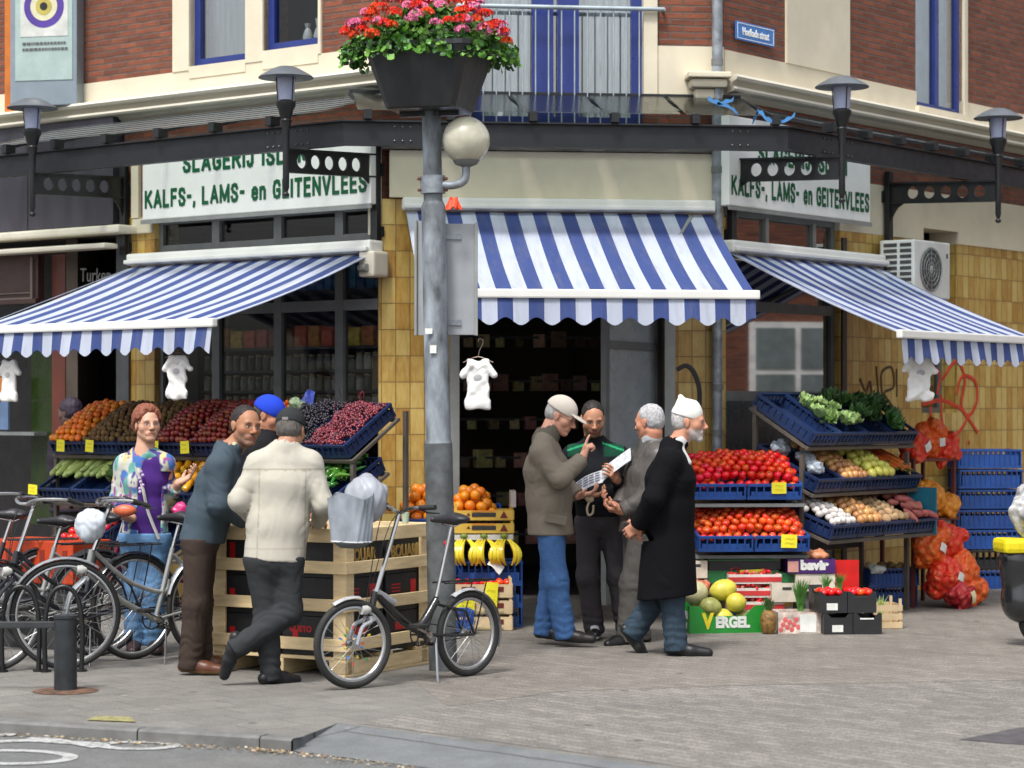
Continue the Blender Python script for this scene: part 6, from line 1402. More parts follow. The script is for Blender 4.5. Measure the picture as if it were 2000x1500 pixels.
# ================================================================ big slatted wooden pallet box
PC = Vector((-1.01, 14.28, 0)); FP = frame(PC, R(-30)) @ T((-1.0, 0, 0))
pbx_ = thing('pallet_box', 'large open wooden pallet box with black fruit cartons inside', 'crate', FP)
w_, l_ = 1.0, .96
def plank(name, *a): b = MB(); b.box(*a, bev=.004); return b.build(name, WOODP, pbx_)
for x, y in ((0, 0), (w_, 0), (0, l_), (w_, l_)):
    sx = 1 if x == 0 else -1; sy = 1 if y == 0 else -1
    plank('corner_post', *sorted((x, x + sx * .09)), *sorted((y, y + sy * .022)), 0.02, .89); plank('corner_post', *sorted((x, x + sx * .022)), *sorted((y + sy * .0225, y + sy * .095)), .02, .89)
for z in (.16, .40, .63, .82):
    h = .085 if z > .8 else .075
    plank('slat', -.02, w_ + .02, -.022, -.001, z, z + h); plank('slat', -.02, w_ + .02, l_ + .001, l_ + .022, z, z + h)
    plank('slat', -.022, -.001, 0, l_, z, z + h); plank('slat', w_ + .001, w_ + .022, .0, l_, z, z + h)
for x in (.0, .42, .88): plank('pallet_block', x, x + .12, -.0, .96, .02, .10)
for y in (.0, .4, .83): plank('pallet_board', -.0, 1.0, y, y + .13, .101, .122)
for x in (.0, .42, .88): plank('pallet_board', x, x + .12, .0, .96, .0, .019)
for k, (x, y) in enumerate(((.03, .03), (.51, .03), (.03, .5), (.51, .5))):
    for j in range(3):
        pos = ['front left', 'front right', 'rear left', 'rear right'][k]; lv_ = ['bottom', 'middle', 'top'][j]
        q = thing('fruit_carton', f'black melon carton, {pos} in the {lv_} layer of the pallet box', 'carton', FP @ T((x, y, .125 + .238 * j)))
        b = MB(); b.box(0, .46, 0, .43, 0, .235, bev=.004); b.build('carton_body', PGREY, q)
        RP = M('carton_red', (.48, .01, .012), .45)
        if y < .1 or x > .4:
            if y < .1:
                b = MB(); b.box(.08, .12, -.003, -.0005, .03 if j == 2 else .10, .20 if j == 2 else .15) ; b.build('red_print', RP, q)
                if k == 1 and j == 0: text('lettering', 'GUSTO', .05, RP, q, T((.14, -.002, .14)), 1, .002)
            if x > .4:
                Xr = T((.4605, .22, 0)) @ rot(R(90))
                if j == 2: text('lettering', 'JAGUAR' if False else 'BOUAR', .11, M('gold_print', (.38, .24, .06), .4), q, Xr @ T((-.02, -.001, .10)), .8, .004); b = MB(); b.box(-.16, .12, -.002, .0, .06, .068); b.build('red_print', RP, q, Xr)
                if j == 1: b = MB(); b.box(.06, .12, -.002, 0, .1, .19); [b.box(-.16, -.06, -.002, 0, .12 + i * .022, .128 + i * .022) for i in range(3)]; b.build('red_print', RP, q, Xr)
                if j == 0: b = MB(); b.box(-.12, .02, -.002, 0, .12, .17); b.build('red_print', RP, q, Xr)
                if j == 2 and y > .1: b = MB(); b.ell((.14, -.001, .13), (.04, .003, .055), 14, 8); b.build('melon_print', M('gold_print2', (.42, .30, .08), .4), q, Xr, smooth=True)
cp = thing('drink_cup', 'small clear cup of yellow drink standing on the pallet box rim', 'cup', FP @ T((w_ - .06, l_ * .80, .907))); b = MB(); b.lathe([(.001, 0), (.02, 0), (.027, .07), (.025, .07), (.018, .004)], 14); b.build('cup', M('cup_plastic', (.5, .6, .45), .2), cp, smooth=True)
b = MB(); b.lathe([(.001, .004), (.017, .005), (.021, .04), (.001, .041)], 12); b.build('drink', M('juice', (.5, .45, .03), .2), cp, smooth=True)

# ================================================================ bollard with rail
BP = G(128, 1350); bo = thing('bollard', 'black cast iron bollard with a flat cap and rusty foot plate', 'bollard', T(BP))
b = MB(); b.lathe([(.001, .0), (.066, .0), (.066, .42), (.073, .425), (.073, .44), (.001, .445)], 24); b.build('post', M('cast_iron', (.018, .022, .026), .5, var=.5, scale=12, bmp=.35, dirt=.25), bo, smooth=True)
b = MB(); b.lathe([(.001, .012), (.15, .010), (.19, .003), (.001, .002)], 24); b.build('foot_plate', M('rusty_plate', (.12, .065, .04), .9, var=.5, scale=14), bo, smooth=True)
b = MB(); b.box(-1.3, -.06, -.015, .015, .365, .405, bev=.006); b.build('rail', M('cast_iron2', (.03, .032, .035), .5, var=.3), bo, rot(R(2)))

for px_, lb in ((40, 'black tubular cycle hoop at the left edge behind the rail'), (124, 'black tubular cycle hoop standing just behind the bollard')):
    hp_ = thing('bike_stand', lb, 'bike stand', T(G(px_, 1312)) @ rot(R(8))); b = MB(); b.tube(squiggle([(-.11, 0, 0), (-.115, 0, .28), (-.08, 0, .47), (0, 0, .53), (.08, 0, .47), (.115, 0, .28), (.11, 0, 0)], 6), .016, 10); b.build('hoop', BLACKM, hp_, smooth=True)
    for x in (-.11, .11): b = MB(); b.cyl((x, 0, 0), (x, 0, .012), .035, n=14); b.build('foot', BLACKM, hp_)
# ================================================================ hanging shirts
def shirt(X, h, label, hook=True, yaw=0, crump=1.0, seed=0):
    th = thing('hanging_shirt', label, 'shirt', X @ rot(yaw), 'white shirts hung from the awnings'); k = h / .30
    s = SDF((-.2 * k, -.06 * k, -.36 * k), (.2 * k, .06 * k, .06 * k), .007)
    s.box((0, 0, -.15 * k), (.066 * k, .014 * k, .14 * k), None, .012, .02)
    s.box((0, 0, -.28 * k), (.076 * k, .016 * k, .03 * k), None, .012, .03)
    for sg in (-1, 1): s.cone((sg * .045 * k, 0, -.05 * k), (sg * .092 * k, .0, -.105 * k), .026 * k, .022 * k, .01)
    s.ell((0, -.0, .002 * k), (.03 * k, .03 * k, .022 * k), None, .01, 'sub')
    s.disp(lambda x, y, z: crump * (.004 * np.sin(x * 60 / k + 3 * np.sin(z * 22 / k + seed)) + .003 * (vnoise(x * 40, y * 40, z * 40 + seed) - .5) * 2))
    s.mesh('shirt', M('shirt_cotton', (.78, .78, .76), .85, var=.03, bmp=.3, bscale=260), th)
    b = MB(); b.ell((0, -.017 * k, -.12 * k), (.026 * k, .003, .02 * k), 10, 6); b.tube([(-.03 * k, -.016 * k, -.05 * k), (0, -.017 * k, -.075 * k), (.03 * k, -.016 * k, -.05 * k)], .0018, 4); b.build('print', M('print_pale', (.42, .42, .44), .8), th)
    b = MB(); b.tube(squiggle([(-.09 * k, 0, -.03 * k), (0, 0, .005), (.09 * k, 0, -.03 * k)], 4), .003, 5)
    if hook: b.tube(squiggle([(0, 0, .005), (.01, 0, .05), (.03, 0, .09), (.035, 0, .12), (.01, 0, .135), (0, 0, .11)], 5), .0035, 5)
    b.build('hanger', M('hanger_wire', (.30, .22, .18), .4, metal=.5), th)
    return th
shirt(T(W(934, 698, 16.85)), .36, 'small white shirt hanging from a hook beside the lamp pole', True, R(-8), 1, 1)
shirt(loc(FL, xl(350, 1.7), -1.72, fz(FL, xl(350, 1.7), 1.72, 690)), .33, 'white shirt hanging under the near corner of the left awning', False, R(20), 1.3, 4)
shirt(loc(FL, xl(22, 1.7), -1.72, fz(FL, xl(22, 1.7), 1.72, 700)), .33, 'white cloth shirt hanging under the left awning at the photo edge', False, R(5), .6, 7)
shirt(loc(FR, xr(1796, 1.5), -1.5, fz(FR, xr(1796, 1.5), 1.5, 694)) @ Matrix.Diagonal((1.25, 1.2, 1, 1)), .34, 'crumpled white shirt hanging under the right awning', False, R(-40), 1.8, 9)

# ================================================================ bicycles
TYRE = M('tyre_rubber', (.018, .018, .018), .75, var=.2, bmp=.3, bscale=90); RIM = M('rim_alu', (.45, .46, .47), .3, metal=.6, var=.08); CHROME = M('chrome', (.5, .5, .5), .18, metal=1., var=.03, bmp=0); SPK = M('spoke', (.42, .42, .42), .3, metal=.7, bmp=0)
SADM = M('saddle_vinyl', (.02, .02, .024), .45); SILV = M('silver_paint', (.38, .40, .42), .3, metal=.5, var=.05, bmp=.02); BKF = M('black_frame', (.006, .007, .008), .25, var=.1, bmp=.02, coat=.4); GRIP = M('grip', (.015, .015, .015), .8)
def wheel(parent, name, c, r, rot_, tr=.018, spokes=24, refl=False, spokecol=None):
    """wheel in its own plane: x fore-aft, z up"""
    b = MB(); n = 48; X = T(c) @ rot(rot_)
    b.tube([((r - tr) * math.cos(6.2832 * k / n), 0, (r - tr) * math.sin(6.2832 * k / n)) for k in range(n)], tr, 10, closed=True)
    w_ = b.build(name, TYRE, parent, X, smooth=True)
    b = MB(); b.tube([((r - 2.2 * tr) * math.cos(6.2832 * k / n), 0, (r - 2.2 * tr) * math.sin(6.2832 * k / n)) for k in range(n)], tr * .55, 6, closed=True); b.build('rim', RIM, w_, smooth=True)
    b = MB(); b.cyl((0, -.035, 0), (0, .035, 0), .018, n=12); b.cyl((0, -.038, 0), (0, -.03, 0), .03, n=12); b.cyl((0, .03, 0), (0, .038, 0), .03, n=12); b.build('hub', CHROME, w_, smooth=True)
    b = MB(); rr = r - 2.5 * tr
    for k in range(spokes): a = 6.2832 * k / spokes; a2 = a + (.5 if k % 2 else -.5); y = .032 if k % 4 < 2 else -.032; b.cyl((.027 * math.cos(a2), y, .027 * math.sin(a2)), (rr * math.cos(a), 0, rr * math.sin(a)), .0013, n=4, caps=False)
    b.build('spokes', SPK, w_)
    if refl:
        cols = [M('bead_red', (.6, .08, .05), .4), M('bead_blue', (.06, .2, .6), .4), M('bead_green', (.05, .35, .12), .4), M('bead_yellow', (.7, .55, .05), .4)]; q = random.Random(3)
        for k in range(16): b = MB(); a = 6.2832 * k / 16; s_ = q.uniform(.15, .6); b.cyl((rr * s_ * math.cos(a), 0, rr * s_ * math.sin(a)), (rr * (s_ + .09) * math.cos(a), 0, rr * (s_ + .09) * math.sin(a)), .006, n=6); b.build('spoke_bead', cols[k % 4], w_)
    return w_
def guard(parent, c, r, a0, a1, mat, rot_=0, wd=.024, name='mudguard'):
    b = MB(); n = 20
    def f(u, v): a = R(a0 + (a1 - a0) * v); s_ = (u - .5) * 2; rr = r - .012 * s_ * s_; return (rr * math.cos(a), wd * s_, rr * math.sin(a))
    b.grid(f, 4, n); b.grid(lambda u, v: tuple(x * (1 if i == 1 else .992) for i, x in enumerate(f(u, v))), 4, n)
    return b.build(name, mat, parent, T(c) @ rot(rot_), smooth=True, auto=0)
def saddle(parent, p, L=.26, mat=SADM):
    b = MB(); s = SDF((p[0] - .18, -.11, p[2] - .08), (p[0] + .18, .11, p[2] + .05), .007)
    s.cone((p[0] - .07, 0, p[2]), (p[0] - .03, 0, p[2] + .005), .028, .026, .02); s.ell((p[0] - .075, 0, p[2] + .0), (.06, .085, .028), None, .03); s.cone((p[0] - .03, 0, p[2]), (p[0] + .14, 0, p[2] + .003), .034, .017, .03)
    o = s.mesh('saddle', mat, parent); b = MB()
    for sg in (-1, 1): b.tube([(p[0] - .09, sg * .03, p[2] - .02), (p[0] - .03, sg * .022, p[2] - .045), (p[0] + .06, sg * .015, p[2] - .025)], .0035, 5)
    b.build('saddle_rail', CHROME, o, smooth=True); return o
def cranks(parent, c, ang=20, chain_to=None, case=None, R_=.07):
    b = MB(); b.cyl((c[0], -.055, c[2]), (c[0], .055, c[2]), .018, n=12)
    for sg in (-1, 1):
        a = R(ang if sg > 0 else ang + 180); e = (c[0] + .16 * math.cos(a), sg * .06, c[2] + .16 * math.sin(a)); b.tube([(c[0], sg * .055, c[2]), e], .009, 6)
    o = b.build('crank', CHROME, parent, smooth=True)
    for sg in (-1, 1):
        a = R(ang if sg > 0 else ang + 180); e = (c[0] + .16 * math.cos(a), sg * .06, c[2] + .16 * math.sin(a)); b = MB(); b.box(e[0] - .04, e[0] + .04, min(e[1], e[1] + sg * .09), max(e[1], e[1] + sg * .09), e[2] - .012, e[2] + .012, bev=.005); b.build('pedal', GRIP, o)
    b = MB(); n = 28; b.tube([(c[0] + R_ * math.cos(6.2832 * k / n), -.045, c[2] + R_ * math.sin(6.2832 * k / n)) for k in range(n)], .005, 5, closed=True)
    for k in range(5): a = 1.2566 * k; b.cyl((c[0], -.045, c[2]), (c[0] + R_ * math.cos(a), -.045, c[2] + R_ * math.sin(a)), .006, n=5)
    b.build('chainring', BKF, o)
    if chain_to: b = MB(); q = chain_to; b.tube([(c[0], -.045, c[2] + R_), (q[0], -.045, q[2] + .028)], .004, 4); b.tube([(c[0], -.045, c[2] - R_), (q[0], -.045, q[2] - .028)], .004, 4); b.build('chain', BKF, parent)
    if case: b = MB(); q = chain_to; b.prism([(c[0] + .09, c[2]), (c[0] + .06, c[2] + .085), (c[0], c[2] + .095), (q[0], q[2] + .05), (q[0] - .05, q[2]), (q[0], q[2] - .05), (c[0], c[2] - .09), (c[0] + .065, c[2] - .06)], -.075, -.052); b.build('chain_case', case, parent)
def bike(X, label, wb=1.08, r=.345, frame_m=SILV, style='city', steer=0., handle='city', tubes=None, fm_=None, spokes=24, tr=.018, guard_m=None, sadz=.98, sadx=.22, bag=None, rack=True, hz=1.02, lamp=True, case=None, refl=False, name='bicycle', group=None, step=True):
    """bicycle in its own plane, rear hub at x=0, front hub at x=wb, wheels on z=0"""
    th = thing(name, label, 'bicycle', X, group); guard_m = guard_m or BKF
    bb = (.43 * wb / 1.08, 0, r * .82 if r > .3 else .28); hd = Vector((wb - .175, 0, r + .40)) if r > .3 else Vector((wb - .16, 0, .56)); hdl = Vector((wb - .14, 0, r + .26)) if r > .3 else Vector((wb - .125, 0, .44)); st = Vector((bb[0] - .13, 0, bb[2] + .45)) if r > .3 else Vector((bb[0] - .10, 0, bb[2] + .22))
    wheel(th, 'rear_wheel', (0, 0, r), r, 0, tr, spokes)
    piv = Vector((wb - .03, 0, r)); Fs = T((wb, 0, r)) @ T((-.10, 0, 0)) @ rot(steer) @ T((.10, 0, 0))
    fw = wheel(th, 'front_wheel', (wb, 0, r), r, 0, tr, spokes, refl); fw.matrix_local = Fs
    fmm = fm_ or frame_m; b = MB()
    if r > .3:
        b.tube(squiggle([hdl, hdl.lerp(Vector(bb), .5) + Vector((0, 0, -.03)), Vector(bb)], 5), .019, 10)
        if step: b.tube(squiggle([hd, hd.lerp(Vector(bb), .55) + Vector((.0, 0, .05)), Vector(bb) + Vector((-.05, 0, .17)), Vector(bb) + Vector((-.10, 0, .25))], 6), .015, 10)
        else: b.tube([hd, st], .015, 10)
    else:
        b.tube(squiggle([hd, hd.lerp(Vector(bb), .35) + Vector((0, 0, -.03)), Vector((bb[0] + .10, 0, .33)), Vector((bb[0] + .02, 0, .345)), st + Vector((.0, 0, -.02))], 7), .025, 10)
        b.tube([Vector((bb[0] + .12, 0, .33)), Vector(bb)], .018, 10); 
    b.tube([Vector(bb), st], .016, 10); b.tube([hd, hdl], .021, 12)
    for sg in (-1, 1): b.tube([Vector(bb) + Vector((0, sg * .02, 0)), (.12, sg * .045, r + .0), (0, sg * .055, r)], .009, 7); b.tube([st + Vector((0, sg * .015, -.04)), (0.06, sg * .045, r + .14), (0, sg * .055, r)], .008, 7)
    b.cyl((bb[0], -.035, bb[2]), (bb[0], .035, bb[2]), .024, n=14); b.build('frame', fmm, th, smooth=True)
    b = MB(); b.tube([st, Vector((st.x - (sadz - st.z) * .28, 0, sadz - .03))], .0125, 10); b.build('seat_post', CHROME, th, smooth=True)
    saddle(th, (st.x - (sadz - st.z) * .28 + .02, 0, sadz))
    # steering parts share the fork's rotation
    def S_(v): return Vector(v) - Vector((wb, 0, r))
    b = MB(); cr = S_(hdl) + Vector((.012, 0, -.03))
    for sg in (-1, 1): b.tube(squiggle([cr + Vector((0, sg * .02, 0)), cr + Vector((.02, sg * .05, -.02)), Vector((-.035, sg * .052, r * .38)), Vector((0, sg * .05, 0))], 5), .0125, 8)
    b.tube([cr + Vector((0, -.05, -.005)), cr + Vector((0, .05, -.005))], .014, 8); b.build('fork', SILV if r < .3 else frame_m, th, Fs, smooth=True)
    b = MB(); top = S_(hd) + Vector((-.02 - (hz - hd.z) * .3, 0, hz - hd.z)); b.tube([S_(hd), top], .0135, 8)
    if handle == 'city': pts = [top + Vector((-.20, -.27, .0)), top + Vector((-.10, -.27, .03)), top + Vector((.05, -.18, .03)), top + Vector((.07, -.06, .0)), top, top + Vector((.07, .06, .0)), top + Vector((.05, .18, .03)), top + Vector((-.10, .27, .03)), top + Vector((-.20, .27, .0))]
    else: pts = [top + Vector((-.06, -.28, .04)), top + Vector((-.01, -.12, .03)), top, top + Vector((-.01, .12, .03)), top + Vector((-.06, .28, .04))]
    P_ = squiggle(pts, 5); b.tube(P_, .011, 8); hb_ = b.build('handlebar', CHROME, th, Fs, smooth=True)
    for a_, b__ in ((P_[0], P_[2 if handle == 'city' else 3]), (P_[-1], P_[-3 if handle == 'city' else -4])):
        g = MB(); d = (a_ - b__).normalized(); g.cyl(a_ + d * .015, a_ - d * .10, .016, n=10); g.build('grip', GRIP, hb_, smooth=True)
    g = MB()
    for sg, e in ((-1, P_[3]), (1, P_[-4])): g.tube([e + Vector((.0, 0, -.01)), e + Vector((-.03, sg * .03, -.03)), e + Vector((-.10, sg * .05, -.035))], .005, 5)
    for sg in (-1, 1): g.tube(squiggle([P_[5 if sg < 0 else -6] + Vector((0, 0, 0)), top + Vector((.10, sg * .06, -.06)), S_(hd) + Vector((.06, sg * .01, -.05)), cr + Vector((.02, sg * .01, .0))], 5), .0028, 4)
    g.build('brake_lever', GRIP, hb_, smooth=True)
    guard(th, (0, 0, r), r + .018, 15 if r > .3 else 60, 195 if r > .3 else 200, guard_m, wd=.026)
    g = guard(th, (0, 0, 0), r + .018, -5 if r > .3 else 60, 125 if r > .3 else 100, guard_m); g.matrix_local = Fs
    cranks(th, bb, 25, (0, 0, r), case)
    if rack:
        b = MB(); zr_ = 2 * r + .06
        for sg in (-1, 1): b.tube([(st.x - .02, sg * .05, zr_), (-.18, sg * .06, zr_), (-.2, 0, zr_)], .006, 6); b.tube([(-.1, sg * .06, zr_), (0, sg * .062, r)], .005, 6)
        for x in (-.12, -.02, .08): b.tube([(x, -.055, zr_), (x, .055, zr_)], .004, 5)
        b.build('luggage_rack', BKF, th, smooth=True)
    if lamp:
        b = MB(); b.lathe([(.001, 0), (.03, .0), (.034, .03), (.02, .06), (.001, .065)], 12, T(tuple(S_(hdl) + Vector((.07, 0, .02)))) @ rot(R(-90), 'Y')); b.build('headlight', M('lamp_white', (.55, .55, .52), .2), th, Fs, smooth=True)
    b = MB(); b.tube([(bb[0] - .05, .05, bb[2] - .02), (bb[0] + .02, .14, .0)], .007, 6); b.build('kickstand', CHROME, th, smooth=True)
    return th, Fs, top
# the silver and black folding bicycle by the pole
rb, fb_ = G(914, 1321), G(693, 1346); dv = fb_ - rb; ang = math.atan2(dv.y, dv.x)
XFB = T(rb) @ rot(ang)
th, Fs, top_ = bike(XFB, 'silver and black folding bicycle leaning beside the lamp pole', wb=dv.length, r=.262, frame_m=BKF, sadz=.965, hz=1.02, handle='flat', guard_m=M('guard_silver', (.55, .56, .57), .3, metal=.3), steer=R(-11), rack=True, refl=True, tr=.022, name='folding_bicycle')
g = MB(); g.tube([(dv.length - .16, 0, .56), (dv.length - .31, 0, .485)], [.026, .023], 10); g.build('silver_sleeve', SILV, th, smooth=True)
# basket bag on the handlebar with grey plastic bag
bgt = thing('handlebar_basket', 'pale grey canvas basket bag hung on the folding bicycle handlebar', 'basket', XFB @ T((dv.length - .0, -.03, .80)) @ rot(R(4)) @ T((0, 0, .06)) @ Matrix.Diagonal((.80, .84, .92, 1)))
BGM = M('canvas_bluegrey', (.26, .29, .33), .7, var=.25, scale=5, bmp=.2)
b = MB()
def bf(u, v):
    a = 2 * math.pi * u; ex = .5; c, s_ = math.cos(a), math.sin(a); q = (abs(c) ** 4 + abs(s_) ** 4) ** -.25; k = 1 - .14 * (1 - v) + .035 * math.sin(a * 9 + 4 * v) * v + .02 * math.sin(a * 17 - 6 * v); return (.115 * c * q * k, .165 * s_ * q * k, .29 * v + .02 * math.sin(a * 3 + 1) * v)
b.grid(bf, 72, 16); b.build('basket_body', BGM, bgt, smooth=True)
b = MB(); b.lathe([(.001, -.045), (.08, -.04), (.12, -.012), (.125, .0)], 24, Matrix.Diagonal((.85, 1.2, 1, 1))); b.build('basket_base', M('basket_dark', (.10, .11, .12), .6), bgt, smooth=True)
b = MB(); b.tube([bf(k / 32, .0) for k in range(32)], .006, 5, closed=True); b.build('rim_piping', M('piping_light', (.55, .58, .60), .4), bgt)
text('mark', 'GJ', .04, INK, bgt, rot(R(-90)) @ T((.0, -.107, .12)), 1, 0)
pbg = scrunch('plastic_bag', XFB @ T((dv.length - .11, -.03, 1.10)), (.15, .17, .18), M('bag_greyblue', (.30, .32, .36), .35, var=.1, bmp=.3, bscale=25), 'full grey white plastic bag stuffed in the handlebar basket', 'bag', 31, 3, amp=.022)
# row of parked city bicycles at the left
def gb(px, py, a): return T(G(px, py)) @ rot(R(a))
GS = M('frame_grey', (.34, .35, .34), .35, metal=.4); DBK = M('frame_dark', (.02, .022, .03), .35); MAR = M('frame_maroon', (.16, .01, .03), .35)
bike(gb(412, 1285, 222), 'silver step through bicycle with curved frame parked nearest the man in brown trousers', frame_m=SILV, fm_=GS, steer=R(-26), guard_m=SILV, sadz=.93, hz=1.03, group='bicycles parked at the left')
bike(gb(478, 1262, 208), 'dark maroon bicycle parked behind the silver step through bicycle', frame_m=MAR, steer=R(10), sadz=.93, hz=1.03, group='bicycles parked at the left')
bike(gb(262, 1288, 226), 'black bicycle with white mudguard second from the bollard', frame_m=DBK, guard_m=BKF, steer=R(-14), sadz=.93, hz=1.04, group='bicycles parked at the left')
bike(gb(190, 1282, 214), 'grey bicycle with bent handlebar at the left edge by the rail', frame_m=GS, steer=R(18), sadz=.9, hz=1.06, group='bicycles parked at the left')
bike(gb(95, 1268, 200), 'black bicycle farthest back at the left edge', frame_m=DBK, steer=R(8), sadz=.92, hz=1.1, group='bicycles parked at the left')
scrunch('shopping_bag', T(W(176, 1026, 14.55)), (.12, .10, .13), M('bag_white', (.46, .50, .55), .35, var=.1, bmp=.3), 'white plastic shopping bag on the parked bicycle handlebar', 'bag', 41, 4, amp=.03)
scrunch('pink_bag', T(W(352, 995, 15.6)), (.06, .03, .06), M('bag_pink', (.50, .03, .16), .35, var=.3), 'bright pink plastic bag hanging beside the woman', 'bag', 43)
oc = thing('orange_crate', 'orange red plastic crate standing behind the parked bicycles', 'crate', T((-3.6, 16.2, 0)) @ rot(R(-30))); b = MB(); b.box(0, .75, 0, .4, .45, .74, bev=.01); b.build('tub', M('orange_red_plastic', (.48, .05, .01), .4, var=.15), oc); b = MB(); b.box(.05, .7, .05, .35, 0, .448); b.build('base', INK, oc)
b = MB()
for k in range(7): b.box(.06 + .1 * k, .10 + .1 * k, -.004, -.001, .52, .68)
b.build('slots', M('slot_dark', (.2, .02, .005), .6), oc)

# ================================================================ scooter at the right edge
sc_ = thing('motor_scooter', 'black three wheeled scooter with yellow band cut off by the right edge', 'scooter', T(G(1987, 1262)) @ rot(R(8)))
s = SDF((-.15, -.3, .08), (.55, .45, .95), .012); BS = M('scooter_black', (.012, .013, .015), .2, var=.1, coat=.5, bmp=.01)
s.cone((.03, 0, .30), (-.05 + .03, 0, .60), .12, .11, .06); s.cone((.0, 0, .58), (.38, 0, .60), .10, .12, .05); s.cone((.03, 0, .30), (.40, 0, .28), .13, .12, .06); s.mesh('body', BS, sc_)
b = MB(); b.box(-.135, .5, -.13, .14, .645, .745, bev=.03); b.build('yellow_band', M('band_yellow', (.72, .60, .01), .35), sc_)
wheel(sc_, 'rear_wheel', (.18, 0, .17), .17, 0, .045, 12)
scrunch('covered_load', T(G(1987, 1262)) @ rot(R(8)) @ T((.12, 0, .92)), (.22, .14, .19), M('load_print', (.42, .42, .42), .3, var=.5, scale=16, bmp=.5, bscale=30), 'white and grey patterned bag on top of the scooter', 'bag', 51)
# graffiti on the tiled wall and the tiled pillar
def graffiti(F, pts, out, r, mat, label):
    b = MB()
    for P in pts:
        Q = [F @ Vector((fx(F, x, out), -out, 0)) for x, y in P]; L = []
        for (x, y), q in zip(P, Q): l = fx(F, x, out); L.append(Vector((l, -out, fz(F, l, out, y))))
        b.tube(squiggle(L, 5), r, 5, flat=None)
    for v in b.v: v.y = -out + (v.y + out) * .15
    return tag(b.build('graffiti', mat, None, F), label, 'graffiti')
graffiti(FR, [[(1840, 742), (1868, 705), (1885, 740), (1878, 790), (1892, 812), (1908, 785), (1905, 745), (1880, 735), (1868, 770)], [(1800, 790), (1840, 782), (1880, 800)], [(1838, 770), (1842, 830), (1865, 850), (1888, 820), (1880, 800), (1910, 845)], [(1818, 795), (1820, 840)], [(1808, 710), (1835, 730), (1830, 770)], [(1892, 862), (1894, 866)]], .006, .02, M('spray_red', (.55, .045, .015), .7), 'red spray paint scrawl on the amber tiled wall')
graffiti(FR, [[(1680, 740), (1692, 765), (1700, 745), (1705, 790)], [(1712, 715), (1716, 790), (1702, 800)], [(1725, 780), (1722, 730), (1742, 718), (1746, 755), (1728, 768), (1745, 795)], [(1752, 720), (1752, 775)]], .006, .013, M('spray_brown', (.09, .05, .02), .7), 'dark brown scribbled letters on the amber tiled wall')
graffiti(FC, [[(1322, 722), (1340, 714), (1356, 728), (1366, 760), (1366, 800)]], .004, .02, M('spray_black', (.03, .028, .03), .6), 'curved black spray mark on the narrow tiled pillar')

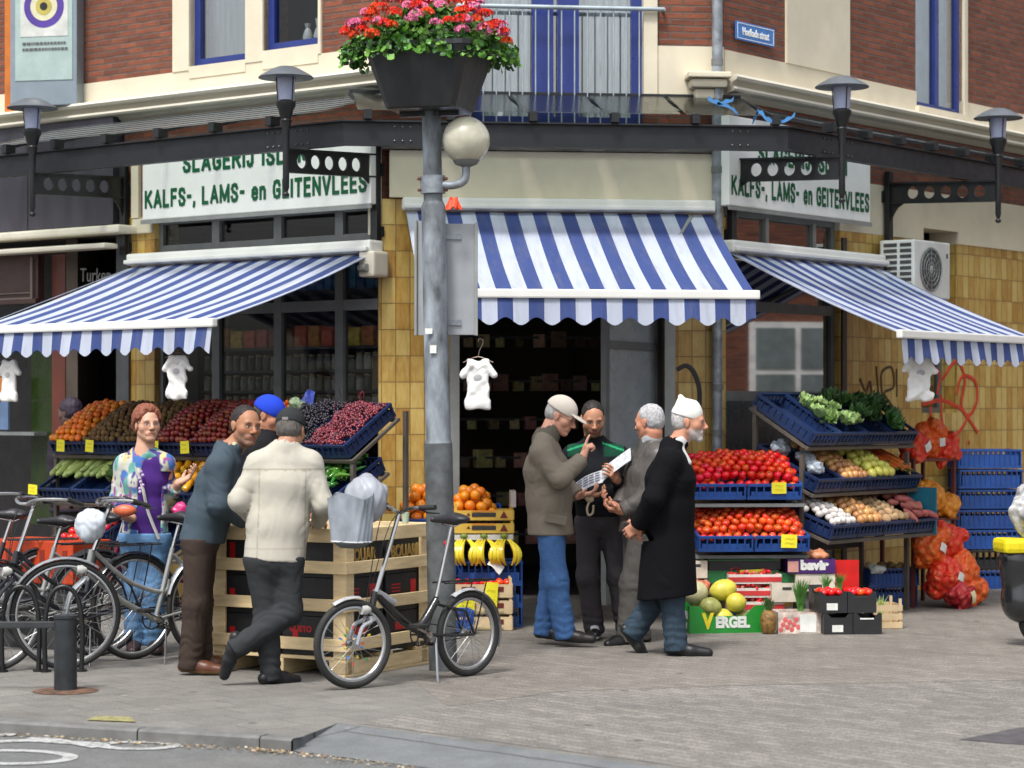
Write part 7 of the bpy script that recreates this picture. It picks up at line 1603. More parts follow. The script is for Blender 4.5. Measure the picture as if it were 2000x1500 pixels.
# ================================================================ people
SKINM = attr_mat('skin', .5, .12, .08, 300, .10); CLOTHM = attr_mat('woven_cloth', .9, 0, .12, 330, .05, spec=.12); LEATHM = attr_mat('leather_cloth', .42, 0, .3, 120, .3); SHOEM = attr_mat('shoe_leather', .38, 0, .1, 160, .1); KNITM = attr_mat('knit_cloth', .95, 0, .6, 420, .06); HAIRM = attr_mat('hair', .6, 0, .5, 300, .5); DENIM = attr_mat('denim', .9, 0, .2, 400, .25, spec=.12)
V = Vector
def arr(c, n): return np.tile(np.array(c, np.float32), (n, 1))
def flat(c): return lambda P: arr(c, len(P))
def mixa(C, m, c): m = np.clip(m, 0, 1)[:, None]; return C * (1 - m) + np.array(c, np.float32) * m
def sstep(x, a, b): t = np.clip((x - a) / (b - a), 0, 1); return t * t * (3 - 2 * t)
class Person:
    def __init__(s, D, base_px):
        s.D = D; s.X0 = (base_px - 1000) / FPX * D; s.org = V((s.X0, D, 0))
    def J(s, px, py, dy=0.):
        w = W(px, py, s.D + dy); return V((w.x - s.X0, dy, w.z))
    def headrot(s): return (Matrix.Rotation(math.pi + s.yaw, 3, 'Z') @ Matrix.Rotation(-s.pitch, 3, 'X') @ Matrix.Rotation(s.tilt, 3, 'Y'))
    def H(s, p): return s.hc + s.HQ @ (V(p) * s.hs)
    def setup(s, head, yaw, pitch, sh, el, wr, hip, kn, an, hands, feet, tilt=0., hs=1., build=1., skin=(.52, .26, .15), brow=(.05, .03, .02), beard=None, look=None):
        s.hc = s.J(*head); s.yaw = R(yaw); s.pitch = R(pitch); s.tilt = R(tilt); s.HQ = s.headrot(); s.hs = hs
        s.sh = [s.J(*a) for a in sh]; s.el = [s.J(*a) for a in el]; s.wr = [s.J(*a) for a in wr]; s.hip = [s.J(*a) for a in hip]; s.kn = [s.J(*a) for a in kn]; s.an = [s.J(*a) for a in an]
        s.hands = hands; s.feet = feet; s.b = build; s.skin = skin; s.brow = brow; s.beard = beard
        s.side = (s.sh[1] - s.sh[0]).normalized(); s.pel = (s.hip[0] + s.hip[1]) / 2; s.cen = (s.sh[0] + s.sh[1]) / 2; s.nk = s.cen + V((0, 0, .065)); s.neck = s.H((0, -.03, -.075))
        s.up = (s.cen - s.pel).normalized()
        return s
    def bounds(s, pts, m):
        return [min(p[i] for p in pts) - m for i in range(3)], [max(p[i] for p in pts) + m for i in range(3)]
    def body(s, label):
        pts = [s.hc] + s.sh + s.el + s.wr + s.hip + s.kn + s.an; lo, hi = s.bounds(pts, .2); lo[2] = -.01
        h = .155 * s.hs; fine = [(s.hc - V((h, h, h * 1.05)), s.hc + V((h, h, h)), .0036)]
        for w_, hd in zip(s.wr, s.hands):
            if hd: c = w_ + V(hd['d']).normalized() * .09; fine.append((c - V((.1, .1, .1)), c + V((.1, .1, .1)), .0048))
        g = SDF(lo, hi, .014, fine); b = s.b
        # trunk and limbs, slimmer than the clothes that cover them
        g.slab(s.pel + V((0, 0, -.02)), s.cen - s.up * .12, s.side, .13 * b, .085 * b, .15 * b, .09 * b, .04); g.cone(s.sh[0], s.sh[1], .05, .05, .05); [g.cone(s.sh[i].lerp(s.cen, .3), s.nk + V((0, 0, .02)), .035, .04, .04) for i in (0, 1)]; g.slab(s.cen - s.up * .12, s.cen, s.side, .15 * b, .09 * b, .12 * b, .06, .04)
        for i in (0, 1):
            g.chain([s.sh[i], s.el[i], s.wr[i]], [.046, .038, .026], .02); k = s.kn[i]; a = s.an[i]
            g.chain([s.hip[i], k, a], [.075, .052, .036], .03); ft = V(s.feet[i]).normalized(); pass
        g.cone(s.nk - V((0, 0, .03)), s.neck, .068 * b, .060 * s.hs, .03)
        for i, hd in enumerate(s.hands):
            if hd: s.hand(g, s.wr[i], **hd)
        s.head(g)
        H = np.array(s.HQ.transposed())
        hc = np.array(s.hc)
        def col(P):
            C = arr(s.skin, len(P)); L = (P - hc) @ np.array(s.HQ) / s.hs
            x, y, z = L[:, 0], L[:, 1], L[:, 2]; ax = np.abs(x); inh = (np.linalg.norm(L, axis=1) < .17)
            face = inh & (y > .03)
            C = mixa(C, (sstep(y, .05, .09) * np.exp(-((ax - .042) / .018) ** 2 - ((z + .03) / .02) ** 2)) * .35 * inh, (s.skin[0] * 1.05, s.skin[1] * .75, s.skin[2] * .7))
            C = mixa(C, np.exp(-(x / .016) ** 2 - ((z + .028) / .012) ** 2) * .3 * face, (s.skin[0] * 1.0, s.skin[1] * .7, s.skin[2] * .65))
            if s.beard:
                bc, amt = s.beard; m = sstep(-z, .035, .06) * sstep(y + .0 * z, -.01, .03) + np.exp(-((z + .048) / .008) ** 2) * (ax < .032) * (y > .08)
                C = mixa(C, np.clip(m, 0, 1) * amt * inh, bc)
            C = mixa(C, (np.exp(-((z + .064) / .0075) ** 4) * (ax < .025) * (y > .075)) * .9 * face, (s.skin[0] * .72, s.skin[1] * .42, s.skin[2] * .42))
            C = mixa(C, (np.exp(-((z + .064) / .0018) ** 2) * (ax < .020) * (y > .075)) * .7 * face, (.10, .03, .02))
            C = mixa(C, np.exp(-((ax - .031) / .0175) ** 4 - ((z - .002) / .0115) ** 4) * (y > .06) * .45, (s.skin[0] * .55, s.skin[1] * .5, s.skin[2] * .5))
            ez = np.exp(-((ax - .031) / .0125) ** 4 - ((z - .0) / .0042) ** 4) * (y > .065); C = mixa(C, ez, (.55, .52, .48))
            C = mixa(C, ez * (np.abs(ax - .031) < .0058), (.03, .02, .015)); C = mixa(C, np.exp(-((ax - .031) / .014) ** 4 - ((z - .006) / .0022) ** 2) * (y > .06) * .9, (.03, .02, .02))
            C = mixa(C, np.exp(-((ax - .033) / .019) ** 4 - ((z - .0225 + .12 * np.abs(ax - .03)) / .0048) ** 2) * (y > .06) * .9, s.brow)
            C = mixa(C, np.exp(-((ax - .009) / .004) ** 2 - ((z + .043) / .003) ** 2) * (y > .09) * .8, (.08, .03, .02))
            return C
        o = g.mesh('person', SKINM, None, T(s.org), col); tag(o, label, 'person'); s.o = o; return o
    def head(s, g):
        hs = s.hs; Q = s.HQ
        def E(c, r, k=.012, mode='add'): g.ell(s.H(c), tuple(x * hs for x in r), Q, k * hs, mode)
        def Cn(a, b, ra, rb, k=.008, mode='add'): g.cone(s.H(a), s.H(b), ra * hs, rb * hs, k * hs, mode)
        E((0, -.018, .032), (.074, .094, .086), .02); E((0, .028, .005), (.062, .066, .085), .03); E((0, .028, -.05), (.058, .058, .062), .03)
        Cn((-.045, -.0, -.055), (-.012, .07, -.097), .022, .02, .02); Cn((.045, -.0, -.055), (.012, .07, -.097), .022, .02, .02); E((0, .073, -.095), (.022, .02, .018), .012)
        Cn((-.038, .078, .018), (.038, .078, .018), .014, .014, .014); E((-.042, .052, -.022), (.027, .025, .026), .025); E((.042, .052, -.022), (.027, .025, .026), .025)
        for sg in (-1, 1): E((sg * .031, .098, .001), (.017, .014, .011), .012, 'sub')
        for sg in (-1, 1): E((sg * .031, .077, .0), (.0135, .0125, .0115), .003)
        Cn((0, .088, .012), (0, .113, -.026), .008, .0115, .012); E((0, .113, -.030), (.0125, .012, .0105), .008)
        for sg in (-1, 1): E((sg * .012, .101, -.034), (.0085, .011, .008), .006)
        Cn((-.014, .086, -.058), (.014, .086, -.058), .007, .007, .008); Cn((-.012, .085, -.0705), (.012, .085, -.0705), .008, .008, .008); E((-.027, .074, -.062), (.012, .012, .014), .012); E((.027, .074, -.062), (.012, .012, .014), .012); E((0, .083, -.064), (.03, .012, .018), .014)
        for sg in (-1, 1): E((sg * .076, -.008, -.008), (.009, .017, .031), .008); E((sg * .078, -.022, .002), (.010, .010, .022), .006)
    def hand(s, g, w_, d, n, th=1, curl=(.5, .5, .5, .5), spread=.1, tc=.4, ps=1.0):
        d = V(d).normalized(); n = V(n); n = (n - d * n.dot(d)).normalized(); t = d.cross(n) * th; Q = Matrix((t, d, n)).transposed()
        g.cone(w_, w_ + d * .03, .027, .028, .015); g.box(w_ + d * .058, (.039, .045, .0135), Q, .012, .012)
        for i in range(4):
            c = curl[i]; p = w_ + d * (.094 - .004 * abs(i - 1.2)) + t * (.029 - .0195 * i); fd = (d + t * (1.2 - i) * spread).normalized(); L = [(.040, .024, .020), (.044, .027, .021), (.041, .025, .020), (.032, .019, .018)][i]
            pts = [p - d * .02, p]; a = 0
            for j in range(3): a += c * (1.0 if j else .8); p = p + (fd * math.cos(a) + n * math.sin(a)) * L[j]; pts.append(p)
            g.chain(pts, [.0098, .0098, .0088, .0082, .0068], .003)
        p = w_ + d * .022 + t * .028; t1 = (t * .75 + d * .6 + n * tc).normalized(); p1 = p + t1 * .042; t2 = (t * .25 + d * .9 + n * (tc + .25)).normalized(); p2 = p1 + t2 * .032; g.chain([w_ + d * .015, p, p1, p2], [.014, .0145, .0115, .0085], .008)
    def folds(s, P0, amp, seed=0., f=1., joints=None, drape=1.):
        """creases: long soft drape folds plus tight ridged ones gathered round the joints"""
        J_ = joints if joints is not None else [(j, .11) for j in s.el] + [(s.sh[i] - s.up * .10, .09) for i in (0, 1)]
        def fn(x, y, z):
            wx = vnoise(x * 7 + seed, y * 7, z * 5) - .5; wz = vnoise(x * 6, y * 6 + seed, z * 6 + 9) - .5
            n1 = vnoise(x * 13 + 3 * wx + seed, y * 13 + 3 * wz, z * 3.2 + 4 * wx); n2 = vnoise(x * 9 + 4 * wz, y * 9 + seed, z * 20 * f + 5 * wx + x * 8); n3 = vnoise(x * 30, y * 30, z * 34 + seed)
            r1 = np.abs(2 * n1 - 1) ** .6; r2 = np.abs(2 * n2 - 1) ** .55; w_ = np.zeros_like(x) + .10
            for c, r in J_: w_ = w_ + np.exp(-(((x - c.x) ** 2 + (y - c.y) ** 2 + (z - c.z) ** 2) / (r * r)))
            return amp * ((.5 - r1) * 1.0 * drape + (.45 - r2) * 1.5 * np.minimum(w_, 1.2))
        return fn
    def top(s, name, col, hem, mat=CLOTHM, r=1., sleeve=(.068, .056, .047), collar=.03, fold=.006, seed=1., flare=1.0, open_=None, cuff=.0, colfn=None, wst=1., depth=1., neckr=.062, ragl=.075, hemn=None, slv=True, belly=0.):
        s.hemz = hem; b = s.b * r; pts = [s.hc, s.pel] + s.sh + s.el + s.wr; lo, hi = s.bounds(pts, .20); lo[2] = hem - .05
        g = SDF(lo, hi, .0085); up = s.up; hp = V((s.pel.x, s.pel.y, hem - .03)) if abs(up.z) > .5 else s.pel; wa = s.pel.lerp(s.cen, .35)
        g.slab(hp, wa, s.side, .185 * b * flare, .135 * b * depth * flare, .165 * b * wst, .125 * b * depth, .05); g.slab(wa, s.cen - up * .13, s.side, .165 * b * wst, .125 * b * depth, .185 * b, .125 * b * depth, .05); g.slab(s.cen - up * .13, s.cen - up * .02, s.side, .185 * b, .125 * b * depth, .15 * b, .085 * b, .05)
        g.cone(s.sh[0] - up * .015, s.sh[1] - up * .015, ragl * r, ragl * r, .05); g.cone(s.cen + up * .0, s.nk + V((0, 0, .01)), .085 * r, .072 * r, .04)
        for i in (0, 1): g.cone(s.sh[i].lerp(s.cen, .25) + V((0, 0, .012)), s.nk.lerp(s.sh[i], .12) + V((0, 0, .022)), .052 * r, .050 * r, .05)
        if belly: fw = up.cross(s.side); fw = -fw if fw.dot(s.facing) < 0 else fw; g.ell(wa + fw * .07, (.13, .12, .14), None, .06)
        if slv:
            for i in (0, 1):
                m_ = s.sh[i].lerp(s.el[i], .5); d2 = (s.wr[i] - s.el[i]).normalized(); e2 = s.wr[i] - d2 * (.0 + cuff)
                g.chain([s.sh[i] - up * .02, s.el[i], e2], [sleeve[0] * r, sleeve[1] * r, sleeve[2] * r], .035)
        if collar:
            q = s.nk.lerp(s.neck, .45); g.cone(s.nk + V((0, 0, .0)), q, .074 * r, .070 * r, .015)
        g.disp(s.folds(None, fold, seed))
        # elbow creases
        for i in (0, 1):
            e = s.el[i]
            g.op(lambda x, y, z, e=e: np.where(True, 1.0, 1.0) * (.02 + np.sqrt((x - e.x) ** 2 + (y - e.y) ** 2 + (z - e.z) ** 2)), list(e - V((.01, .01, .01))), list(e + V((.01, .01, .01))), .004) if False else None
        g.plane((0, 0, hem), hemn or (0, 0, -1), .006)
        if slv:
            for i in (0, 1):
                d2 = (s.wr[i] - s.el[i]).normalized(); c = s.wr[i] - d2 * cuff; m = .10
                g.plane(c, d2, .004, [c[j] - .085 for j in range(3)], [c[j] + .085 for j in range(3)])
        top_ = s.neck + (s.neck - s.nk).normalized() * .02
        g.cone(s.nk - V((0, 0, .0)), top_ + V((0, 0, .1)), neckr, neckr + .004, .004, 'sub')
        if open_: op, ow, oh = open_; g.ell(op, (ow, ow * 1.2, oh), None, .006, 'sub')
        return g.mesh(name, mat, s.o, T((0, 0, 0)), colfn or flat(col))
    def trousers(s, col, mat=CLOTHM, rr=(.098, .078, .070), waist=None, fold=.006, seed=2., end=.05, hipw=.165, colfn=None, name='trousers'):
        lo, hi = s.bounds([s.pel] + s.hip + s.kn + s.an, .17); lo[2] = -.005; g = SDF(lo, hi, .0085); wz = min(waist or 9, getattr(s, 'hemz', 9) + .025, s.pel.z + .10)
        g.slab(s.pel, s.pel + V((0, 0, .12)), s.hip[1] - s.hip[0] if (s.hip[1] - s.hip[0]).length > .02 else s.side, hipw, .125, .15, .115, .05)
        for i in (0, 1):
            a = s.an[i]; k = s.kn[i]; d = (a - k).normalized(); g.chain([s.hip[i], k, a + d * .03], [rr[0], rr[1], rr[2]], .045)
        g.disp(s.folds(None, fold, seed, 1.1, [(k, .12) for k in s.kn] + [(a + V((0, 0, .08)), .12) for a in s.an] + [(s.pel + V((0, 0, -.06)), .13)], .7))
        zk = max(s.an[0].z, s.an[1].z)
        g.disp(lambda x, y, z: (.0028 * np.sin(z * 110 + 5 * vnoise(x * 14, y * 14, z * 8 + seed)) * np.exp(-((z - .13) / .09) ** 2)).astype(np.float32))
        g.plane((0, 0, wz), (0, 0, 1), .004)
        for i in (0, 1): a = s.an[i]; d = (a - s.kn[i]).normalized(); c = a + d * end; g.plane(c, d, .004, [c[j] - .11 for j in range(3)], [c[j] + .11 for j in range(3)])
        return g.mesh(name, mat, s.o, T((0, 0, 0)), colfn or flat(col))
    def shoe(s, i, col, sole=(.02, .02, .02), L=.27, up=(0, 0, 1), mat=SHOEM, lace=None):
        a = s.an[i]; f = V(s.feet[i]).normalized(); u = V(up); u = (u - f * u.dot(f)).normalized(); sd_ = f.cross(u); base = a - u * .075
        g = SDF([min(base[j], (base + f * L)[j]) - .10 for j in range(3)], [max((a)[j], (base + f * L)[j]) + .12 for j in range(3)], .006)
        he = base - f * .045 + u * .036; ba = base + f * .10 + u * .030; to = base + f * (L - .085) + u * .024
        g.cone(he, base + f * .03 + u * .04, .036, .038, .02); g.cone(base + f * .03 + u * .04, ba, .038, .044, .02); g.cone(ba, to, .044, .032, .02); g.cone(a + u * .01, base + f * .04 + u * .05, .042, .04, .03)
        g.plane(base - u * .002, -u, .004); g.plane(a + u * .035, u, .004)
        bb = np.array(base); un = np.array(u); fn_ = np.array(f); sn = np.array(sd_)
        def cf(P):
            h = (P - bb) @ un; C = arr(col, len(P)); C = mixa(C, (h < .018).astype(float), sole)
            if lace: q = (P - bb) @ fn_; sx = np.abs((P - bb) @ sn); C = mixa(C, ((q > .05) & (q < .13) & (sx < .03) & (h > .03)).astype(float), lace)
            return C
        g.mesh('shoe', mat, s.o, T((0, 0, 0)), cf)
    def hair(s, col, vol=.010, front=.055, low=-.05, recede=0., side=1., seed=0., name='hair', rough=.006, longer=0., balding=False):
        h = .15 * s.hs; g = SDF(s.hc - V((h, h, h)), s.hc + V((h, h, h)), .004); hs = s.hs; Q = s.HQ
        def E(c, r, k=.008, mode='add'): g.ell(s.H(c), tuple(x * hs for x in r), Q, k * hs, mode)
        E((0, -.020, .034), (.074 + vol * side, .094 + vol, .086 + vol), .01); E((0, -.05, -.01), (.066 + vol * side, .058 + vol, .06), .02)
        n = Q @ V((0, 1, -.35)); g.plane(s.H((0, front, .045)), Q @ V((0, 1, -.28 + recede)), .01)
        g.plane(s.H((0, 0, low)), Q @ V((0, .35, -1)), .01)
        for sg in (-1, 1): E((sg * .085, .035, -.012), (.03, .035, .05), .006, 'sub'); E((sg * .082, -.008, -.012), (.012, .021, .034), .006, 'sub')
        g.disp(lambda x, y, z: (rough * (vnoise(x * 110, y * 110, z * 45 + seed) - .5)).astype(np.float32))
        cc = np.array(col)
        def cf(P): r_ = vnoise(P[:, 0] * 230, P[:, 1] * 230, P[:, 2] * 70) - .5; return np.clip(arr(col, len(P)) * (1 + .5 * r_[:, None]), 0, 1)
        return g.mesh(name, HAIRM, s.o, T((0, 0, 0)), cf)
    def cap(s, col, brim=True, back=(0, 1), vol=.016, mat=CLOTHM, low=.028, flatc=0., colfn=None, bcol=None, brimdir=1, name='cap', seam=True):
        h = .21 * s.hs; g = SDF(s.hc - V((h, h, h)), s.hc + V((h, h, h)), .0045); hs = s.hs; Q = s.HQ
        g.ell(s.H((0, -.014, .040)), ((.075 + vol) * hs, (.096 + vol) * hs, (.082 + vol - flatc) * hs), Q, .01)
        g.plane(s.H((0, 0, low)), Q @ V((0, -.12, -1)), .004)
        if brim: g.ell(s.H((0, .115 * brimdir, low + .008)), (.068 * hs, .072 * hs, .007 * hs), Q @ Matrix.Rotation(R(-10 * brimdir), 3, 'X'), .006)
        g.ell(s.H((0, -.014, .0)), (.076 * hs, .097 * hs, .10 * hs), Q, .003, 'sub')
        o = g.mesh(name, mat, s.o, T((0, 0, 0)), colfn or flat(col))
        return o
# ---- 1: man in the cream jacket leaning on the pallet box, seen from behind
p = Person(13.98, 530)
p.facing = V((.1, 1, 0))
p.setup(head=(568, 840, .10), yaw=168, pitch=14, sh=[(505, 902, .02), (607, 900, .06)], el=[(466, 978, -.03), (632, 985, .02)], wr=[(498, 1016, .26), (622, 1020, .30)], hip=[(508, 1092, -.02), (562, 1092, .0)], kn=[(522, 1210, -.0), (566, 1196, -.02)], an=[(528, 1312, .02), (468, 1262, -.10)],
        hands=[dict(d=(.5, 1, -.1), n=(0, 0, -1), th=1, curl=(.3, .3, .3, .3)), dict(d=(-.4, 1, -.1), n=(0, 0, -1), th=-1, curl=(.3, .3, .35, .4))], feet=[(.75, .6, -.05), (-.25, .12, -1)], skin=(.42, .21, .13), hs=1.0)
p.body('person in a cream jacket and black cap leaning on the wooden pallet box')
CJ = (.43, .41, .35)
def cjc(P):
    C = arr(CJ, len(P)); C = mixa(C, (np.abs(P[:, 2] - 1.275) < .006) & (P[:, 1] < .02), (.30, .28, .22)); C = mixa(C, (np.abs(P[:, 2] - (p.J(530, 1070).z)) < .004), (.36, .33, .27)); cx = p.cen.x + (P[:, 2] - p.cen.z) * .02; C = mixa(C, (np.abs(np.abs(P[:, 0] - cx) - .135) < .004) & (P[:, 1] < .0) & (P[:, 2] < 1.27), (.33, .31, .25)); return C
p.top('jacket', CJ, p.J(530, 1094).z, r=1.0, sleeve=(.069, .058, .048), fold=.006, seed=3.2, flare=1.0, colfn=cjc, wst=1.05, collar=.03, hemn=(-.07, 0, -1))
p.trousers((.035, .037, .040), rr=(.096, .072, .062), fold=.007, seed=5, waist=p.J(530, 1040).z)
p.shoe(0, (.012, .012, .014), up=(0, 0, 1)); p.shoe(1, (.012, .013, .016), up=(.85, -.25, -.3), L=.28)
p.hair((.10, .09, .08), vol=.006, low=-.06)
p.cap((.03, .032, .034), brim=True, low=.02, vol=.014)
b = MB(); b.box(-.018, .018, -.003, .003, -.008, .008); b.build('cap_badge', M('badge_grey', (.22, .21, .20), .6), p.o, T(p.H((0, -.125, .042))) @ rot(R(-12)))

# ---- 2: man in slate sweater, brown trousers, leaning on his elbow
p = Person(14.55, 390); p.facing = V((1, -.1, 0))
p.setup(head=(480, 832, .0), yaw=36, pitch=4, tilt=-6, sh=[(430, 905, -.16), (452, 902, .17)], el=[(428, 985, -.20), (470, 985, .22)], wr=[(478, 1018, -.02), (505, 1016, .12)], hip=[(388, 1052, -.09), (396, 1052, .09)], kn=[(382, 1180, -.09), (390, 1178, .08)], an=[(372, 1290, -.08), (392, 1282, .10)],
        hands=[dict(d=(1, .3, .05), n=(0, 0, -1), th=-1, curl=(.4, .4, .45, .5)), dict(d=(1, -.3, 0), n=(0, 0, -1), th=1, curl=(.3, .3, .3, .3))], feet=[(1, -.15, -.02), (1, .1, -.02)], skin=(.36, .17, .095), brow=(.02, .015, .01), beard=((.17, .12, .10), .5), hs=1.04)
p.body('person in a slate sweater and brown trousers leaning over the pallet box')
p.top('sweater', (.055, .078, .098), p.J(390, 1058).z, r=1.04, sleeve=(.074, .064, .05), fold=.006, seed=7, wst=1.02, collar=.02, neckr=.07, hemn=(-.1, 0, -1))
g_ = SDF(p.nk - V((.13, .13, .1)), p.nk + V((.13, .13, .12)), .006); g_.cone(p.nk - V((.0, 0, .02)), p.nk.lerp(p.neck, .55), .078, .066, .01); g_.cone(p.nk + V((.05, 0, -.03)), p.nk + V((.06, 0, .01)), .03, .03, .01); g_.cone(p.nk, p.neck + V((0, 0, .1)), .060, .060, .003, 'sub'); g_.mesh('shirt_collar', CLOTHM, p.o, T((0, 0, 0)), flat((.55, .52, .33)))
p.trousers((.050, .036, .030), rr=(.096, .076, .072), fold=.008, seed=1.4, end=.055, waist=p.J(390, 1040).z)
for i in (0, 1): p.shoe(i, (.10, .035, .018), sole=(.16, .09, .04))
p.hair((.02, .016, .014), vol=.006, front=.028, low=-.045, recede=-.2)

# ---- 3: man in a blue cap behind them
p = Person(15.6, 520); p.facing = V((.7, .5, 0))
p.setup(head=(526, 812, 0), yaw=75, pitch=22, sh=[(500, 878, -.12), (548, 874, .14)], el=[(490, 960, -.14), (560, 955, .18)], wr=[(530, 1000, -.1), (570, 1000, .1)], hip=[(505, 1040, -.08), (530, 1040, .08)], kn=[(508, 1150, -.09), (530, 1150, .09)], an=[(505, 1258, -.09), (530, 1258, .09)],
        hands=[dict(d=(1, 0, 0), n=(0, 0, -1), th=-1), dict(d=(1, 0, 0), n=(0, 0, -1), th=1)], feet=[(1, 0, -.02), (1, 0, -.02)], skin=(.46, .21, .13))
p.body('person in a bright blue cap bending over the fruit rack')
p.top('jacket', (.014, .014, .016), p.J(505, 1060).z, r=1.05, fold=.006, seed=2); p.trousers((.03, .03, .035))
for i in (0, 1): p.shoe(i, (.012, .012, .012))
p.hair((.06, .05, .045), vol=.005, low=-.055); p.cap((.02, .055, .50), low=.02)

# ---- 4: woman in the printed cardigan
p = Person(15.75, 282); p.facing = V((.5, -.85, 0))
p.setup(head=(288, 829, .0), yaw=26, pitch=-2, sh=[(243, 904, .05), (322, 902, -.02)], el=[(230, 975, .06), (330, 970, .06)], wr=[(258, 1012, -.16), (349, 944, -.06)], hip=[(262, 1050, 0), (304, 1050, 0)], kn=[(262, 1150, -.02), (302, 1150, -.02)], an=[(262, 1252, 0), (302, 1252, 0)],
        hands=[dict(d=(-.85, -.5, .05), n=(0, 0, 1), th=1, curl=(.45, .5, .55, .6)), dict(d=(.85, -.1, .5), n=(-.2, -.3, 1), th=-1, curl=(.35, .5, .6, .65))], feet=[(.1, -1, -.02), (.3, -1, -.02)], skin=(.56, .32, .22), brow=(.20, .10, .06), hs=.99, build=.95)
p.body('person with short auburn hair in a bright patterned cardigan holding fruit')
def patt(P):
    C = arr((.45, .47, .42), len(P)); x, y, z = P.T; n1 = 4.4 * (vnoise(x * 16, y * 16, z * 12) - .5); n2 = 3 * (vnoise(x * 17 + 9, y * 17, z * 11 + 3) - .5); n3 = 3 * (vnoise(x * 40 + 4, y * 40, z * 36) - .5)
    C = mixa(C, sstep(n1, .3, .7), (.50, .44, .22)); C = mixa(C, sstep(n2, .25, .45), (.06, .14, .38)); C = mixa(C, sstep(-n1, .5, .8), (.12, .30, .27)); C = mixa(C, sstep(n3, .6, .8), (.26, .08, .24)); C = mixa(C, sstep(-n2 - n3 * .6, .7, .9), (.07, .05, .20)); return C
p.top('cardigan', None, p.J(282, 1042).z, r=.93, sleeve=(.066, .058, .05), fold=.005, seed=9, colfn=patt, collar=0, neckr=.075, cuff=.05, open_=(p.cen + V((.055, -.16, -.26)), .095, .46))
p.top('blouse', (.055, .02, .15), p.J(282, 1048).z, r=.86, slv=False, sleeve=(.05, .05, .05), fold=.004, seed=4, collar=0, neckr=.085, belly=0, open_=(p.nk + V((.03, -.10, .02)), .06, .07))
p.trousers((.12, .24, .42), DENIM, rr=(.095, .07, .062), waist=p.J(282, 1020).z, end=.03)
for i in (0, 1): p.shoe(i, (.05, .03, .03), L=.24)
p.hair((.20, .065, .035), vol=.025, front=.058, low=-.06, seed=2, rough=.016)
b = MB()
for sg in (-1, 1): b.tube([p.H((sg * .033 + .021 * math.cos(k * .524), .099, .0 + .014 * math.sin(k * .524))) for k in range(12)], .0011, 4, closed=True); b.tube([p.H((sg * .054, .098, .004)), p.H((sg * .077, .0, .008))], .0011, 4)
b.tube([p.H((-.012, .101, .003)), p.H((.012, .101, .003))], .0011, 4); b.build('glasses', M('glasses_wire', (.30, .16, .14), .3, metal=.4), p.o)
b = MB(); b.tube(squiggle([p.sh[0] + V((.06, -.05, .06)), p.cen + V((.01, -.155, -.16)), p.cen + V((.05, -.175, -.32)), p.pel + V((.12, -.17, .0))], 6), .014, 6, flat=.3); b.build('bag_strap', M('strap_grey', (.35, .35, .33), .7), p.o)
b = MB(); 
for k in range(7): b.ell(p.cen + V((.0 + .012 * math.sin(k * 2), -.150, -.06 - .022 * k)), (.012, .01, .012), 8, 6)
b.build('brooch', M('brooch_lilac', (.42, .32, .50), .4), p.o)
hf = tag(obj1((lambda m: (m.ell((0, 0, 0), (.075, .035, .04), 16, 10), m)[1])(MB()), 'papaya', [M('papaya_red', (.55, .12, .05), .4, var=.4)]), 'red orange papaya held in the hand of the woman in the patterned cardigan', 'papaya'); hf.matrix_world = T(p.org + p.wr[0] + V((-.03, -.10, .055)))

# ---- 5: man in taupe coat and pale cap, profile to the right
p = Person(16.25, 1080); p.facing = V((1, -.1, 0))
p.setup(head=(1096, 812, 0), yaw=74, pitch=26, sh=[(1058, 880, -.17), (1070, 876, .16)], el=[(1094, 935, -.24), (1100, 945, .17)], wr=[(1137, 897, -.14), (1128, 968, .10)], hip=[(1072, 1020, -.09), (1080, 1020, .09)], kn=[(1086, 1135, -.09), (1078, 1135, .09)], an=[(1102, 1232, -.08), (1064, 1226, .09)],
        hands=[dict(d=(.35, .0, 1), n=(.9, .4, -.3), th=1, curl=(.08, 1.15, 1.25, 1.3), tc=.7), dict(d=(1, -.1, .2), n=(0, 0, 1), th=1, curl=(.5, .5, .5, .5))], feet=[(1, -.2, -.02), (1, -.45, -.02)], skin=(.58, .30, .21), brow=(.2, .18, .16), hs=1.02, build=1.02)
p.body('person in a taupe coat and pale cap pointing upward with one finger')
p.top('coat', (.19, .165, .13), p.J(1080, 1044).z, r=1.06, sleeve=(.074, .064, .052), fold=.007, seed=6.1, flare=.98, wst=1.0, depth=1.12, colfn=None)
g_ = SDF(p.nk - V((.14, .14, .1)), p.nk + V((.14, .14, .14)), .006); g_.cone(p.nk - V((.0, 0, .005)), p.nk.lerp(p.neck, .62), .092, .083, .01); g_.cone(p.nk, p.neck + V((0, 0, .1)), .068, .072, .003, 'sub'); g_.mesh('coat_collar', CLOTHM, p.o, T((0, 0, 0)), flat((.11, .10, .08)))
p.trousers((.055, .125, .29), DENIM, rr=(.10, .080, .074), fold=.009, seed=8, end=.055, waist=p.J(1080, 1010).z)
for i in (0, 1): p.shoe(i, (.018, .016, .016), L=.28)
p.hair((.36, .35, .34), vol=.004, low=-.05); p.cap((.58, .53, .46), low=.03, colfn=None)
b = MB(); 
for sg in (-1, 1): b.tube([p.H((sg * .033 + .021 * math.cos(k * .524), .100, .0 + .014 * math.sin(k * .524))) for k in range(12)], .0011, 4, closed=True); b.tube([p.H((sg * .054, .098, .004)), p.H((sg * .078, .0, .008))], .0013, 4)
b.build('glasses', M('glasses_dark', (.04, .04, .04), .3), p.o)

b = MB(); b.box(-.075, .075, -.006, .004, -.03, .03, bev=.004); b.build('pocket_flap', M('flap_taupe', (.15, .13, .10), .9, bmp=.4, bscale=300), p.o, T(p.pel + V((.03, -.205, .03))) @ rot(R(10), 'Y') @ rot(R(4)))
